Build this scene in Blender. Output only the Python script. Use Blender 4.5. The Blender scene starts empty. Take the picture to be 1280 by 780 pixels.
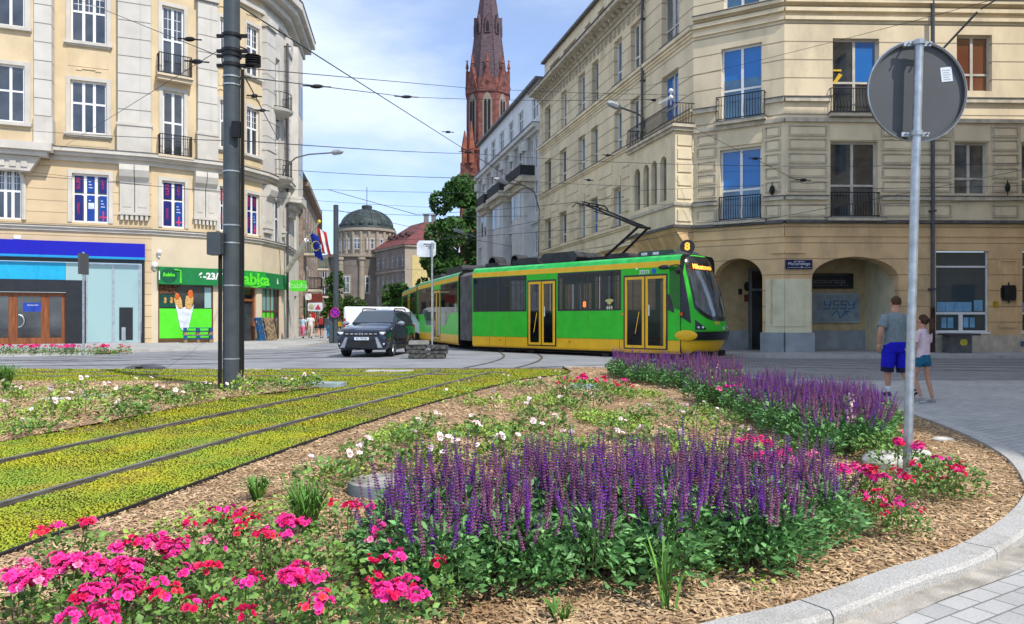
import bpy, bmesh, math, random
import numpy as np
from mathutils import Matrix, Vector
random.seed(7); RNG = np.random.default_rng(7)
S = bpy.context.scene
COL = S.collection
FPX, HOR, CH = 930.0, 400.0, 1.4      # focal length in photo pixels, horizon row, eye height

def G(px, py, z=0.0):
    Y = FPX*(CH-z)/(py-HOR); return ((px-640)/FPX*Y, Y)
def Q(px, py, Y):
    return ((px-640)/FPX*Y, Y, CH+(HOR-py)*Y/FPX)

# ------------------------------------------------------------------ materials
MATS = {}
def mat(name, col, rough=.8, metal=0, spec=.3, var=.12, scale=3.0, col2=None, bump=0.0, bscale=40.0, island=0.0, emit=None, coat=0, detail=6, subs=0, stretch=None, stain=None, sstain=.6):
    if name in MATS: return MATS[name]
    m = bpy.data.materials.new(name); m.use_nodes = True; nt = m.node_tree; N = nt.nodes; L = nt.links
    b = N['Principled BSDF']; b.inputs['Roughness'].default_value = rough; b.inputs['Metallic'].default_value = metal
    b.inputs['Specular IOR Level'].default_value = spec; b.inputs['Coat Weight'].default_value = coat; b.inputs['Coat Roughness'].default_value = .05
    tc = N.new('ShaderNodeNewGeometry'); src = tc.outputs['Position']
    if stretch:
        mp = N.new('ShaderNodeMapping'); mp.inputs['Scale'].default_value = stretch; L.new(src, mp.inputs['Vector']); src = mp.outputs[0]
    nz = N.new('ShaderNodeTexNoise'); nz.inputs['Scale'].default_value = scale; nz.inputs['Detail'].default_value = detail; L.new(src, nz.inputs['Vector'])
    rmp = N.new('ShaderNodeValToRGB'); rmp.color_ramp.elements[0].position = .32; rmp.color_ramp.elements[1].position = .68
    c = Vector(col[:3]); c2 = Vector(col2) if col2 else c*(1-var*2)
    c1 = c if col2 else c*(1+var)
    rmp.color_ramp.elements[0].color = (*c2, 1); rmp.color_ramp.elements[1].color = (*c1, 1)
    L.new(nz.outputs['Fac'], rmp.inputs['Fac']); out = rmp.outputs['Color']
    if stain:
        n2 = N.new('ShaderNodeTexNoise'); n2.inputs['Scale'].default_value = sstain; n2.inputs['Detail'].default_value = 8; n2.inputs['Roughness'].default_value = .7
        m2 = N.new('ShaderNodeMapping'); m2.inputs['Scale'].default_value = (1, 1, .38); L.new(tc.outputs['Position'], m2.inputs[0]); L.new(m2.outputs[0], n2.inputs['Vector'])
        r2 = N.new('ShaderNodeMapRange'); r2.inputs[1].default_value = .5; r2.inputs[2].default_value = .75; r2.inputs[4].default_value = stain[3] if len(stain) > 3 else .6
        L.new(n2.outputs['Fac'], r2.inputs[0]); mx = N.new('ShaderNodeMix'); mx.data_type = 'RGBA'
        L.new(r2.outputs[0], mx.inputs[0]); L.new(out, mx.inputs[6]); mx.inputs[7].default_value = (*stain[:3], 1); out = mx.outputs[2]
    if island:
        hs = N.new('ShaderNodeHueSaturation'); mr = N.new('ShaderNodeMapRange'); mr.inputs[3].default_value = 1-island; mr.inputs[4].default_value = 1+island
        L.new(tc.outputs['Random Per Island'], mr.inputs[0]); L.new(mr.outputs[0], hs.inputs['Value']); L.new(out, hs.inputs['Color']); out = hs.outputs[0]
    L.new(out, b.inputs['Base Color'])
    if bump:
        nb = N.new('ShaderNodeTexNoise'); nb.inputs['Scale'].default_value = bscale; nb.inputs['Detail'].default_value = 5
        bp = N.new('ShaderNodeBump'); bp.inputs['Strength'].default_value = bump; bp.inputs['Distance'].default_value = .02
        L.new(src, nb.inputs['Vector']); L.new(nb.outputs['Fac'], bp.inputs['Height']); L.new(bp.outputs[0], b.inputs['Normal'])
    if emit:
        b.inputs['Emission Color'].default_value = (*col[:3], 1); b.inputs['Emission Strength'].default_value = emit
    MATS[name] = m; return m

def groove(name, col, pitch, z0, width=.035, dark=.55, vert=None, **kw):
    """wall plaster with real bumped horizontal joints every `pitch` metres (and a soiled joint line)"""
    if name in MATS: return MATS[name]
    m = mat(name, col, **kw); nt = m.node_tree; N = nt.nodes; L = nt.links; b = N['Principled BSDF']
    g = N.new('ShaderNodeNewGeometry'); sp = N.new('ShaderNodeSeparateXYZ'); L.new(g.outputs['Position'], sp.inputs[0])
    def math_(op, a, bb):
        n = N.new('ShaderNodeMath'); n.operation = op
        for i, v in enumerate((a, bb)):
            if isinstance(v, (int, float)): n.inputs[i].default_value = v
            elif v is not None: L.new(v, n.inputs[i])
        return n.outputs[0]
    t = math_('FRACT', math_('DIVIDE', math_('SUBTRACT', sp.outputs['Z'], z0), pitch), None)
    d = math_('ABSOLUTE', math_('SUBTRACT', t, .5), None)
    mr = N.new('ShaderNodeMapRange'); mr.interpolation_type = 'SMOOTHSTEP'; mr.inputs[1].default_value = .5-width/pitch; mr.inputs[2].default_value = .5-width/pitch*.45
    L.new(d, mr.inputs[0]); line = mr.outputs[0]
    old = b.inputs['Base Color'].links[0].from_socket
    mx = N.new('ShaderNodeMix'); mx.data_type = 'RGBA'; mx.inputs[7].default_value = (*(Vector(col[:3])*dark), 1)
    L.new(line, mx.inputs[0]); L.new(old, mx.inputs[6]); L.new(mx.outputs[2], b.inputs['Base Color'])
    bp = N.new('ShaderNodeBump'); bp.invert = True; bp.inputs['Distance'].default_value = .05; bp.inputs['Strength'].default_value = .9
    L.new(line, bp.inputs['Height'])
    if b.inputs['Normal'].links: L.new(b.inputs['Normal'].links[0].from_socket, bp.inputs['Normal'])
    L.new(bp.outputs[0], b.inputs['Normal'])
    return m

def brick(name, c1, c2, mortar, bw, bh, ms=.01, rot=0, rough=.85, var=.25, bump=.5, offset=.5, stain=None):
    m = mat(name, c1, rough=rough, var=.15, scale=1.2); nt = m.node_tree; N = nt.nodes; L = nt.links; b = N['Principled BSDF']
    g = N.new('ShaderNodeNewGeometry'); mp = N.new('ShaderNodeMapping'); mp.inputs['Rotation'].default_value = (0, 0, rot)
    L.new(g.outputs['Position'], mp.inputs[0])
    bt = N.new('ShaderNodeTexBrick'); bt.inputs['Scale'].default_value = 1; bt.inputs['Brick Width'].default_value = bw; bt.inputs['Row Height'].default_value = bh
    bt.inputs['Mortar Size'].default_value = ms; bt.inputs['Mortar Smooth'].default_value = .3; bt.offset = offset
    bt.inputs['Color1'].default_value = (*c1, 1); bt.inputs['Color2'].default_value = (*c2, 1); bt.inputs['Mortar'].default_value = (*mortar, 1)
    L.new(mp.outputs[0], bt.inputs['Vector'])
    nz = N.new('ShaderNodeTexNoise'); nz.inputs['Scale'].default_value = .7; nz.inputs['Detail'].default_value = 9; nz.inputs['Roughness'].default_value = .7; L.new(g.outputs['Position'], nz.inputs[0])
    mr = N.new('ShaderNodeMapRange'); mr.inputs[1].default_value = .3; mr.inputs[2].default_value = .7; mr.inputs[3].default_value = 1-var; mr.inputs[4].default_value = 1+var; L.new(nz.outputs['Fac'], mr.inputs[0])
    hs = N.new('ShaderNodeHueSaturation'); L.new(mr.outputs[0], hs.inputs['Value']); L.new(bt.outputs['Color'], hs.inputs['Color'])
    L.new(hs.outputs[0], b.inputs['Base Color'])
    bp = N.new('ShaderNodeBump'); bp.invert = True; bp.inputs['Distance'].default_value = .01; bp.inputs['Strength'].default_value = bump
    L.new(bt.outputs['Fac'], bp.inputs['Height'])
    n3 = N.new('ShaderNodeTexNoise'); n3.inputs['Scale'].default_value = 60; L.new(g.outputs['Position'], n3.inputs[0])
    b3 = N.new('ShaderNodeBump'); b3.inputs['Distance'].default_value = .004; L.new(n3.outputs['Fac'], b3.inputs['Height']); L.new(bp.outputs[0], b3.inputs['Normal'])
    L.new(b3.outputs[0], b.inputs['Normal'])
    return m

def glass(name, col, rough=.04, spec=.9, var=.3, scale=.35, ior=1.6, curtain=None):
    """window pane: dark reflecting glass, uneven room behind it"""
    m = mat(name, col, rough=rough, spec=spec, var=var, scale=scale, col2=curtain)
    m.node_tree.nodes['Principled BSDF'].inputs['IOR'].default_value = ior
    return m

# ------------------------------------------------------------------ mesh builder
class MB:
    def __init__(s, M=None): s.v = []; s.f = []; s.mi = []; s.M = M or Matrix(); s.cur = 0; s.mats = []
    def use(s, m):
        if m not in s.mats: s.mats.append(m)
        s.cur = s.mats.index(m); return s
    def add(s, vs, fs, M=None):
        T = s.M @ M if M is not None else s.M
        o = len(s.v); s.v += [T @ Vector(v) for v in vs]; s.f += [tuple(i+o for i in f) for f in fs]; s.mi += [s.cur]*len(fs); return s
    def box(s, x0, x1, y0, y1, z0, z1, M=None, b=0):
        if b <= 0:
            vs = [(x, y, z) for x in (x0, x1) for y in (y0, y1) for z in (z0, z1)]
            return s.add(vs, [(0,1,3,2),(4,6,7,5),(0,4,5,1),(2,3,7,6),(0,2,6,4),(1,5,7,3)], M)
        # chamfered in the x-z outline
        P = [(x0+b,z0),(x1-b,z0),(x1,z0+b),(x1,z1-b),(x1-b,z1),(x0+b,z1),(x0,z1-b),(x0,z0+b)]
        return s.prism([(p[0], p[1]) for p in P], y0, y1, 'y', M)
    def cbox(s, cx, cy, cz, sx, sy, sz, M=None, b=0): return s.box(cx-sx/2, cx+sx/2, cy-sy/2, cy+sy/2, cz-sz/2, cz+sz/2, M, b)
    def prism(s, pts, a, b, axis='z', M=None):
        n = len(pts)
        def P(p, t): return {'z': (p[0], p[1], t), 'y': (p[0], t, p[1]), 'x': (t, p[0], p[1])}[axis]
        vs = [P(p, a) for p in pts]+[P(p, b) for p in pts]
        fs = [tuple(range(n))[::-1], tuple(range(n, 2*n))]+[(i, (i+1) % n, (i+1) % n+n, i+n) for i in range(n)]
        return s.add(vs, fs, M)
    def tube(s, pts, r, n=8, M=None, cap=True):
        pts = [Vector(p) for p in pts]; rs = r if isinstance(r, (list, tuple)) else [r]*len(pts); vs = []; fs = []
        up = Vector((0, 0, 1)); a = None
        for i, p in enumerate(pts):
            d = (pts[min(i+1, len(pts)-1)]-pts[max(i-1, 0)])
            if d.length < 1e-9: d = Vector((0, 0, 1))
            d.normalize()
            if a is None: a = d.cross(up if abs(d.z) < .95 else Vector((1, 0, 0))).normalized()
            else: a = (a-d*a.dot(d)).normalized()
            b = d.cross(a)
            for k in range(n):
                t = 2*math.pi*k/n; vs.append(p+a*(math.cos(t)*rs[i])+b*(math.sin(t)*rs[i]))
        for i in range(len(pts)-1):
            for k in range(n): fs.append((i*n+k, i*n+(k+1) % n, (i+1)*n+(k+1) % n, (i+1)*n+k))
        if cap: fs.append(tuple(range(n))[::-1]); fs.append(tuple(range((len(pts)-1)*n, len(pts)*n)))
        return s.add(vs, fs, M)
    def lathe(s, prof, n=24, M=None, a0=0, a1=2*math.pi, c=(0, 0)):
        full = abs(a1-a0-2*math.pi) < 1e-6; k = n if full else n+1; vs = []; fs = []
        for r, z in prof:
            for i in range(k):
                t = a0+(a1-a0)*i/n; vs.append((c[0]+r*math.cos(t), c[1]+r*math.sin(t), z))
        for j in range(len(prof)-1):
            for i in range(n):
                i2 = (i+1) % k; fs.append((j*k+i, j*k+i2, (j+1)*k+i2, (j+1)*k+i))
        return s.add(vs, fs, M)
    def ball(s, c, r, n=10, m=7, M=None):
        rx, ry, rz = r if isinstance(r, (tuple, list)) else (r, r, r); vs = []; fs = []
        for j in range(m+1):
            ph = math.pi*j/m-math.pi/2
            for i in range(n):
                t = 2*math.pi*i/n; vs.append((c[0]+rx*math.cos(ph)*math.cos(t), c[1]+ry*math.cos(ph)*math.sin(t), c[2]+rz*math.sin(ph)))
        for j in range(m):
            for i in range(n): fs.append((j*n+i, j*n+(i+1) % n, (j+1)*n+(i+1) % n, (j+1)*n+i))
        return s.add(vs, fs, M)
    def build(s, name, parent=None, m=None, smooth=False, wm=False):
        """parent: thing at an unrotated base; vertices are in world space unless wm (then in the parent's space)"""
        me = bpy.data.meshes.new(name); off = Vector((0, 0, 0))
        p = parent
        if not wm:
            while p is not None: off += p.location; p = p.parent
        me.from_pydata([tuple(v-off) for v in s.v], [], s.f)
        for x in (s.mats or [m]): me.materials.append(x)
        if len(s.mats) > 1: me.polygons.foreach_set('material_index', s.mi)
        if smooth: me.polygons.foreach_set('use_smooth', [True]*len(me.polygons))
        me.update()
        if smooth:
            try: me.set_sharp_from_angle(angle=math.radians(40))
            except Exception: pass
        o = bpy.data.objects.new(name, me); COL.objects.link(o); o.parent = parent; return o

def tag(o, label=None, cat=None, group=None, kind=None):
    if label: o['label'] = label
    if cat: o['category'] = cat
    if group: o['group'] = group
    if kind: o['kind'] = kind
    return o
def thing(name, label, cat, loc=(0, 0, 0), rz=0, group=None):
    o = bpy.data.objects.new(name, None); COL.objects.link(o); o.location = loc; o.rotation_euler = (0, 0, rz); o.empty_display_size = .2
    return tag(o, label, cat, group)
def dup(root, loc, rz=0, label=None, group=None, scale=None):
    c = root.copy(); COL.objects.link(c); c.location = loc; c.rotation_euler = (0, 0, rz)
    if scale: c.scale = (scale,)*3 if isinstance(scale, (int, float)) else scale
    if label: c['label'] = label
    if group: c['group'] = group
    for ch in root.children:
        d = ch.copy(); COL.objects.link(d); d.parent = c
        for g in ch.children:
            e = g.copy(); COL.objects.link(e); e.parent = d
    return c
def text(name, s, size, M, m, parent, ext=.004, align='CENTER', bold=0.0, sx=1, wm=False):
    c = bpy.data.curves.new(name, 'FONT'); c.body = s; c.size = size; c.extrude = ext; c.align_x = align; c.align_y = 'CENTER'; c.offset = bold
    c.materials.append(m); t = bpy.data.objects.new(name, c); COL.objects.link(t); bpy.context.view_layer.update()
    me = bpy.data.meshes.new_from_object(t.evaluated_get(bpy.context.evaluated_depsgraph_get())); bpy.data.objects.remove(t); bpy.data.curves.remove(c)
    o = bpy.data.objects.new(name, me); COL.objects.link(o); o.parent = parent
    off = Vector((0, 0, 0)); p = parent
    while p is not None and not wm: off += p.location; p = p.parent
    o.matrix_local = Matrix.Translation(-off) @ M @ Matrix.Diagonal((sx, 1, 1, 1)); return o
def TXT(fr, u, n, z):   # matrix for text on a facade frame (n = metres out of the wall)
    return fr @ Matrix.Translation((u, -n, z)) @ Matrix.Rotation(math.pi/2, 4, 'X')

def inst_mesh(name, tv, tf, pos, rot, scl, mats, midx=None, parent=None):
    """many copies of a small template as ONE mesh (numpy)"""
    tv = np.array(tv, float); n = len(tv); k = len(pos)
    scl = np.broadcast_to(np.asarray(scl, float), (k,)) if np.ndim(scl) == 0 else scl; V = tv[None]*np.asarray(scl).reshape(k, -1)[:, None, :]
    V = np.einsum('kij,knj->kni', rot, V)+np.asarray(pos)[:, None, :]
    me = bpy.data.meshes.new(name); ls = [len(f) for f in tf]; lt = sum(ls); flat = np.concatenate([np.array(f) for f in tf])
    me.vertices.add(n*k); me.vertices.foreach_set('co', V.reshape(-1))
    me.loops.add(lt*k); me.loops.foreach_set('vertex_index', (flat[None]+np.arange(k)[:, None]*n).reshape(-1).astype(np.int32))
    me.polygons.add(len(tf)*k); st = np.concatenate([[0], np.cumsum(ls)[:-1]])
    me.polygons.foreach_set('loop_start', (st[None]+np.arange(k)[:, None]*lt).reshape(-1).astype(np.int32))
    for x in mats: me.materials.append(x)
    if midx is not None: me.polygons.foreach_set('material_index', np.repeat(np.asarray(midx, np.int32), len(tf)))
    me.update(calc_edges=True); me.validate()
    o = bpy.data.objects.new(name, me); COL.objects.link(o); o.parent = parent; return o
def rots(k, tilt=.5, spin=None, rng=RNG):
    a = rng.uniform(0, 2*np.pi, k) if spin is None else spin
    ax = rng.uniform(0, 2*np.pi, k); t = rng.normal(0, tilt, k)
    ca, sa = np.cos(a), np.sin(a); Z = np.zeros((k, 3, 3)); Z[:, 0, 0] = ca; Z[:, 0, 1] = -sa; Z[:, 1, 0] = sa; Z[:, 1, 1] = ca; Z[:, 2, 2] = 1
    x, y = np.cos(ax), np.sin(ax); c, s_ = np.cos(t), np.sin(t); C = 1-c
    T = np.zeros((k, 3, 3)); T[:, 0, 0] = c+x*x*C; T[:, 0, 1] = x*y*C; T[:, 0, 2] = y*s_; T[:, 1, 0] = x*y*C; T[:, 1, 1] = c+y*y*C; T[:, 1, 2] = -x*s_
    T[:, 2, 0] = -y*s_; T[:, 2, 1] = x*s_; T[:, 2, 2] = c
    return np.einsum('kij,kjl->kil', T, Z)
def aim_rot(d, spin):
    """rotation matrices taking +Y to direction d (k,3)"""
    d = d/np.linalg.norm(d, axis=1, keepdims=True); up = np.where(np.abs(d[:, 2:3]) > .95, np.array([[1., 0, 0]]), np.array([[0, 0, 1.]]))
    x = np.cross(d, up); x /= np.linalg.norm(x, axis=1, keepdims=True); z = np.cross(x, d)
    c, s_ = np.cos(spin)[:, None], np.sin(spin)[:, None]; x2 = x*c+z*s_; z2 = -x*s_+z*c
    return np.stack([x2, d, z2], axis=2)
def inpoly(x, y, poly):
    r = np.zeros(len(x), bool); n = len(poly)
    for i in range(n):
        x0, y0 = poly[i]; x1, y1 = poly[(i+1) % n]
        c = ((y0 > y) != (y1 > y)) & (x < (x1-x0)*(y-y0)/((y1-y0) if y1 != y0 else 1e-9)+x0); r ^= c
    return r
def sheet(name, poly, z, m, kind='structure', thick=None, parent=None):
    mb = MB().use(m)
    if thick: mb.prism(poly, z-thick, z)
    else: mb.add([(p[0], p[1], z) for p in poly], [tuple(range(len(poly)))])
    o = mb.build(name, parent)
    bm = bmesh.new(); bm.from_mesh(o.data); bmesh.ops.recalc_face_normals(bm, faces=bm.faces)
    bmesh.ops.triangulate(bm, faces=[f for f in bm.faces if len(f.verts) > 4], ngon_method='EAR_CLIP')
    if not thick and len(bm.faces):
        bm.normal_update()
        if sum(f.normal.z for f in bm.faces) < 0: bmesh.ops.reverse_faces(bm, faces=bm.faces)
    bm.to_mesh(o.data); bm.free()
    if kind: o['kind'] = kind
    return o
def spline(pts, n):
    """Catmull-Rom through 2-D/3-D points, n samples per span"""
    P = [np.array(p, float) for p in pts]; P = [2*P[0]-P[1]]+P+[2*P[-1]-P[-2]]; out = []
    for i in range(1, len(P)-2):
        for k in range(n):
            t = k/n; a, b, c, d = P[i-1:i+3]
            out.append(.5*((2*b)+(-a+c)*t+(2*a-5*b+4*c-d)*t*t+(-a+3*b-3*c+d)*t**3))
    out.append(P[-2]); return out
def offset(pts, d):
    out = []; pts = [np.array(p[:2], float) for p in pts]
    for i in range(len(pts)):
        t = pts[min(i+1, len(pts)-1)]-pts[max(i-1, 0)]; t /= np.linalg.norm(t); out.append(pts[i]+np.array([-t[1], t[0]])*d)
    return out
def strip(mb, L, R, z0, z1=None):
    """ribbon between polylines L and R at height z0 (closed bar down to z1 when given)"""
    n = len(L); vs = [(p[0], p[1], z0) for p in L]+[(p[0], p[1], z0) for p in R]; fs = [(i+n, i+n+1, i+1, i) for i in range(n-1)]
    if z1 is not None:
        vs += [(p[0], p[1], z1) for p in L]+[(p[0], p[1], z1) for p in R]
        for i in range(n-1): fs += [(i, i+1, i+1+2*n, i+2*n), (i+n+1, i+n, i+3*n, i+n+1+2*n)]
        fs += [(0, 2*n, 3*n, n), (n-1, 2*n-1, 4*n-1, 3*n-1)]
    mb.add(vs, fs)
# ------------------------------------------------------------------ camera, light, sky
cam = bpy.data.cameras.new('camera'); cam.sensor_width = 36; cam.lens = 36*FPX/1280; cam.shift_y = (HOR-390)/1280; cam.clip_end = 3000; cam.clip_start = .05
co = bpy.data.objects.new('camera', cam); COL.objects.link(co); co.location = (0, 0, CH); co.rotation_euler = (math.pi/2, 0, 0); S.camera = co
SUN = Vector((.70, -.714, 1.19)).normalized()
sl = bpy.data.lights.new('sun', 'SUN'); sl.energy = 3.6; sl.angle = math.radians(.6); sl.color = (1, .95, .87)
so = bpy.data.objects.new('sun', sl); COL.objects.link(so); so.rotation_euler = SUN.to_track_quat('Z', 'Y').to_euler()
W = bpy.data.worlds.new('World'); S.world = W; W.use_nodes = True; N = W.node_tree.nodes; L = W.node_tree.links
bg = N['Background']; sky = N.new('ShaderNodeTexSky'); sky.sky_type = 'NISHITA'; sky.sun_disc = False
sky.sun_elevation = math.asin(SUN.z); sky.sun_rotation = math.atan2(SUN.x, SUN.y); sky.air_density = 1.0; sky.dust_density = .6; sky.ozone_density = 2.0
tc = N.new('ShaderNodeTexCoord'); mp = N.new('ShaderNodeMapping'); mp.inputs['Scale'].default_value = (1, 1, 2.6); mp.inputs['Location'].default_value = (3.15, .4, .35)
L.new(tc.outputs['Generated'], mp.inputs[0]); nz = N.new('ShaderNodeTexNoise'); nz.inputs['Scale'].default_value = 2.1; nz.inputs['Detail'].default_value = 9; nz.inputs['Roughness'].default_value = .52; nz.inputs['Distortion'].default_value = .25
L.new(mp.outputs[0], nz.inputs[0]); cr = N.new('ShaderNodeMapRange'); cr.interpolation_type = 'SMOOTHSTEP'; cr.inputs[1].default_value = .38; cr.inputs[2].default_value = .66; cr.inputs[3].default_value = .25; cr.inputs[4].default_value = .9
L.new(nz.outputs[0], cr.inputs[0]); mx = N.new('ShaderNodeMix'); mx.data_type = 'RGBA'; L.new(cr.outputs[0], mx.inputs[0])
gm = N.new('ShaderNodeMix'); gm.data_type = 'RGBA'; gm.blend_type = 'MULTIPLY'; gm.inputs[0].default_value = 1; gm.inputs[7].default_value = (.75, .95, 1.25, 1)
L.new(sky.outputs[0], gm.inputs[6]); L.new(gm.outputs[2], mx.inputs[6]); mx.inputs[7].default_value = (5.8, 6.5, 7.6, 1); L.new(mx.outputs[2], bg.inputs[0]); bg.inputs[1].default_value = .145
S.view_settings.view_transform = 'Standard'; S.view_settings.look = 'None'; S.view_settings.gamma = 1; S.view_settings.exposure = .24; S.view_settings.use_curve_mapping = False
S.render.engine = 'CYCLES'; S.cycles.max_bounces = 6; S.cycles.diffuse_bounces = 3; S.cycles.glossy_bounces = 3; S.cycles.transmission_bounces = 4; S.cycles.use_denoising = True
S.render.resolution_x = 1024; S.render.resolution_y = 624

# ------------------------------------------------------------------ ground
ASPH = mat('asphalt', (.28, .285, .30), rough=.85, var=.16, scale=1.6, bump=.25, bscale=120, stain=(.12, .12, .13, .8), sstain=.45, stretch=(.35, 1.6, 1))
sheet('ground', [(-400, -60), (400, -60), (400, 700), (-400, 700)], 0, ASPH)
SETT = brick('grey_setts', (.22, .22, .225), (.30, .30, .30), (.12, .12, .115), .2, .12, .012, rot=.3, var=.2, bump=.8)
PAVE = brick('pale_pavers', (.38, .375, .36), (.47, .46, .44), (.20, .195, .18), .20, .12, .006, rot=-.55, var=.16, bump=.35)
SLAB = brick('sidewalk_slabs', (.36, .35, .335), (.43, .42, .40), (.2, .2, .19), .5, .5, .008, rot=.0, var=.22, bump=.4)
GRAN = mat('granite', (.52, .505, .475), rough=.8, var=.2, scale=110, bump=.35, bscale=160, stain=(.27, .245, .20, .7), sstain=2.2)
KERB = [(-6.5, 3.1), (-3.2, 2.62), (-1.2, 2.68), (.2, 2.98), (1.0, 3.34), (1.365, 3.525), (2.0, 3.97), (2.44, 4.24), (2.96, 4.67), (3.45, 5.15), (3.86, 5.62), (4.2, 6.1), (4.84, 7.33), (5.32, 8.84), (5.68, 10.7), (5.9, 13), (5.72, 16), (5.0, 18.8), (3.7, 20.6), (2.2, 21.3), (1.5, 21.3)]
ki = [tuple(p) for p in spline(KERB, 8)]
# paving to the right of the bed
sheet('paved_area', [(-30, -8), (34, -8), (34, 17.2), (7.5, 17.2), (6.2, 19.0), (3, 20), (-3, 16), (-3, 3)], .004, PAVE)
sheet('sett_road', [(4, 19.6), (6.0, 17.9), (8.2, 17.2), (40, 17.2), (40, 26.9), (9.2, 26.6), (7, 25), (5.5, 22)], .008, SETT)
sheet('sandy_gutter', [tuple(p) for p in offset(ki, -.15)]+[tuple(p) for p in offset(ki, -.30)][::-1], .008, mat('gutter_sand', (.46, .42, .36), rough=.95, var=.18, scale=6, bump=.5, bscale=90))
# granite kerb in separate stones that lie end to end
kr = thing('granite_kerb', None, None); kr['kind'] = 'structure'
k_in = [np.array(p) for p in ki]; k_out = offset(ki, -.175); step = 20
for a in range(0, len(ki)-1, step):
    b = min(a+step, len(ki)-1); mb = MB().use(GRAN); l = [p.copy() for p in k_in[a:b+1]]; r = [p.copy() for p in k_out[a:b+1]]
    for q in (l, r):
        e = q[1]-q[0]; q[0] = q[0]+e/np.linalg.norm(e)*.006; e = q[-1]-q[-2]; q[-1] = q[-1]-e/np.linalg.norm(e)*.006
    mid = [x*.9+y*.1 for x, y in zip(r, l)]
    strip(mb, l, mid, .075, -.02); n = len(r)
    mb.add([(p[0], p[1], .075) for p in mid]+[(p[0], p[1], .052) for p in r]+[(p[0], p[1], -.02) for p in r], [(i+n, i+n+1, i+1, i) for i in range(n-1)]+[(i+2*n, i+2*n+1, i+n+1, i+n) for i in range(n-1)]+[(0, n, 2*n), (3*n-1, 2*n-1, n-1)])
    mb.build('kerb_stone', kr)
# soil / mulch base
SEDR = [(-3.0, 2.0), (-2.95, 3.3), (-2.91, 4.23), (-2.62, 5.92), (-2.18, 8.45), (-1.32, 11.95), (0, 16.2), (.55, 17.3), (1.05, 18.0), (1.5, 19.2), (1.45, 21.2)]
sedr = [tuple(p) for p in spline(SEDR, 6)]
SOIL = mat('mulch_bark_base', (.36, .235, .125), rough=.95, var=.35, scale=22, bump=.9, bscale=45, stain=(.17, .10, .055, .5), sstain=1.3)
BED = [p for p in ki if p[0] > -2.8]
BEDP = [tuple(p) for p in sedr]+[(p[0]-.0, p[1]) for p in reversed(BED)]
sheet('mulched_bed', BEDP, .045, SOIL)
M2 = [(-6.1, 5.5), (-5.7, 8.3), (-5.37, 10.3), (-5.1, 11.8), (-4.9, 13.1), (-4.3, 14.2), (-3.75, 15.3), (-3.9, 16.2), (-7.8, 16.5), (-24, 16.5), (-24, 5.5)]
sheet('mulched_strip', M2, .045, SOIL)
SEDB = mat('sedum_ground', (.30, .23, .07), rough=.95, var=.3, scale=6, col2=(.17, .105, .05), bump=.8, bscale=50)
SEDP = [(-26, 20.7), (-26, 1.5), (-3.05, 1.5)]+sedr
sheet('sedum_track_bed', SEDP, .022, SEDB)
# black plastic edging along the sedum
mb = MB().use(mat('edging_plastic', (.02, .02, .022), rough=.6)); strip(mb, offset(sedr, .012), offset(sedr, -.012), .075, .0); tag(mb.build('edging_strip'), 'thin black plastic edging strip between the sedum and the wood chips', 'edging')
# sidewalks
SW = [(-45, 24), (-22, 27.2), (-19.4, 28.3), (-17.2, 29.8), (-16.2, 32.6), (-14.4, 34.6), (-11.6, 36.6), (-10.9, 39), (-11.2, 45), (-11.2, 120)]
def walk(name, edge, back):
    mb = MB().use(SLAB)
    sheet(name, edge+back, .12, SLAB, thick=.2)
    mk = MB().use(GRAN); strip(mk, offset(edge, .0), offset(edge, -.16), .122, -.05); o = mk.build('kerb'); o['kind'] = 'structure'
walk('sidewalk', SW, [(-30, 120), (-45, 60)])
SE = [(-8, 120), (-6.2, 75), (-1.4, 54), (1.9, 40), (4.5, 32.8), (7.4, 29.2), (9.4, 27.5), (12, 27.2), (40, 27.6)]
walk('pavement', SE, [(40, 60), (20, 120)])
# rails
RAIL = mat('rail_steel', (.33, .33, .34), rough=.35, metal=.8, var=.2, scale=5, bump=.1)
RDARK = mat('rail_side', (.12, .085, .07), rough=.8, var=.3)
def track(pts, z, label, width=.055, up=.02, n=8):
    c = spline(pts, n)
    for s in (1, -1):
        a = offset(c, s*.72); mb = MB().use(RAIL); strip(mb, offset(a, width/2), offset(a, -width/2), z+up, z)
        mb.use(RDARK); strip(mb, offset(a, -width/2-.001), offset(a, -width/2-.035), z+up*.4, z)   # flangeway lip
        o = mb.build('tram_rail'); o['kind'] = 'structure'
track([(-5.0, 2.6), (-4.35, 6.2), (-3.6, 10), (-2.35, 15), (-1.22, 19.5)], .03, '', up=.035, width=.05)
track([(-1.22, 19.5), (0.1, 25), (.35, 30), (-.5, 36), (-2.6, 42), (-5.5, 50), (-8.2, 62)], .009, '', up=.006)
track([(-26, 18.75), (-12, 18.75), (-6, 18.8), (-2.8, 19.15), (-.4, 19.9)], .025, '', up=.03)
track([(-.4, 19.9), (2.2, 21.9), (6, 23.2), (12, 21.4), (20, 20.3), (40, 20.2)], .012, '', up=.005)
track([(-8.1, 60), (-4.6, 47), (-1.2, 37.2), (.2, 34.2), (3, 31.2), (6.7, 27.2), (11, 24.6), (17, 23.7), (40, 23.4)], .012, '', up=.005)
for k in (0, 3.0): track([(-45, 21.5+k), (-22, 23.2+k), (-13, 27+k), (-8.2+k*.2, 33+k), (-7.8+k*.9, 45), (-10+k*.8, 62)], .009, '', up=.005)
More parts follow.
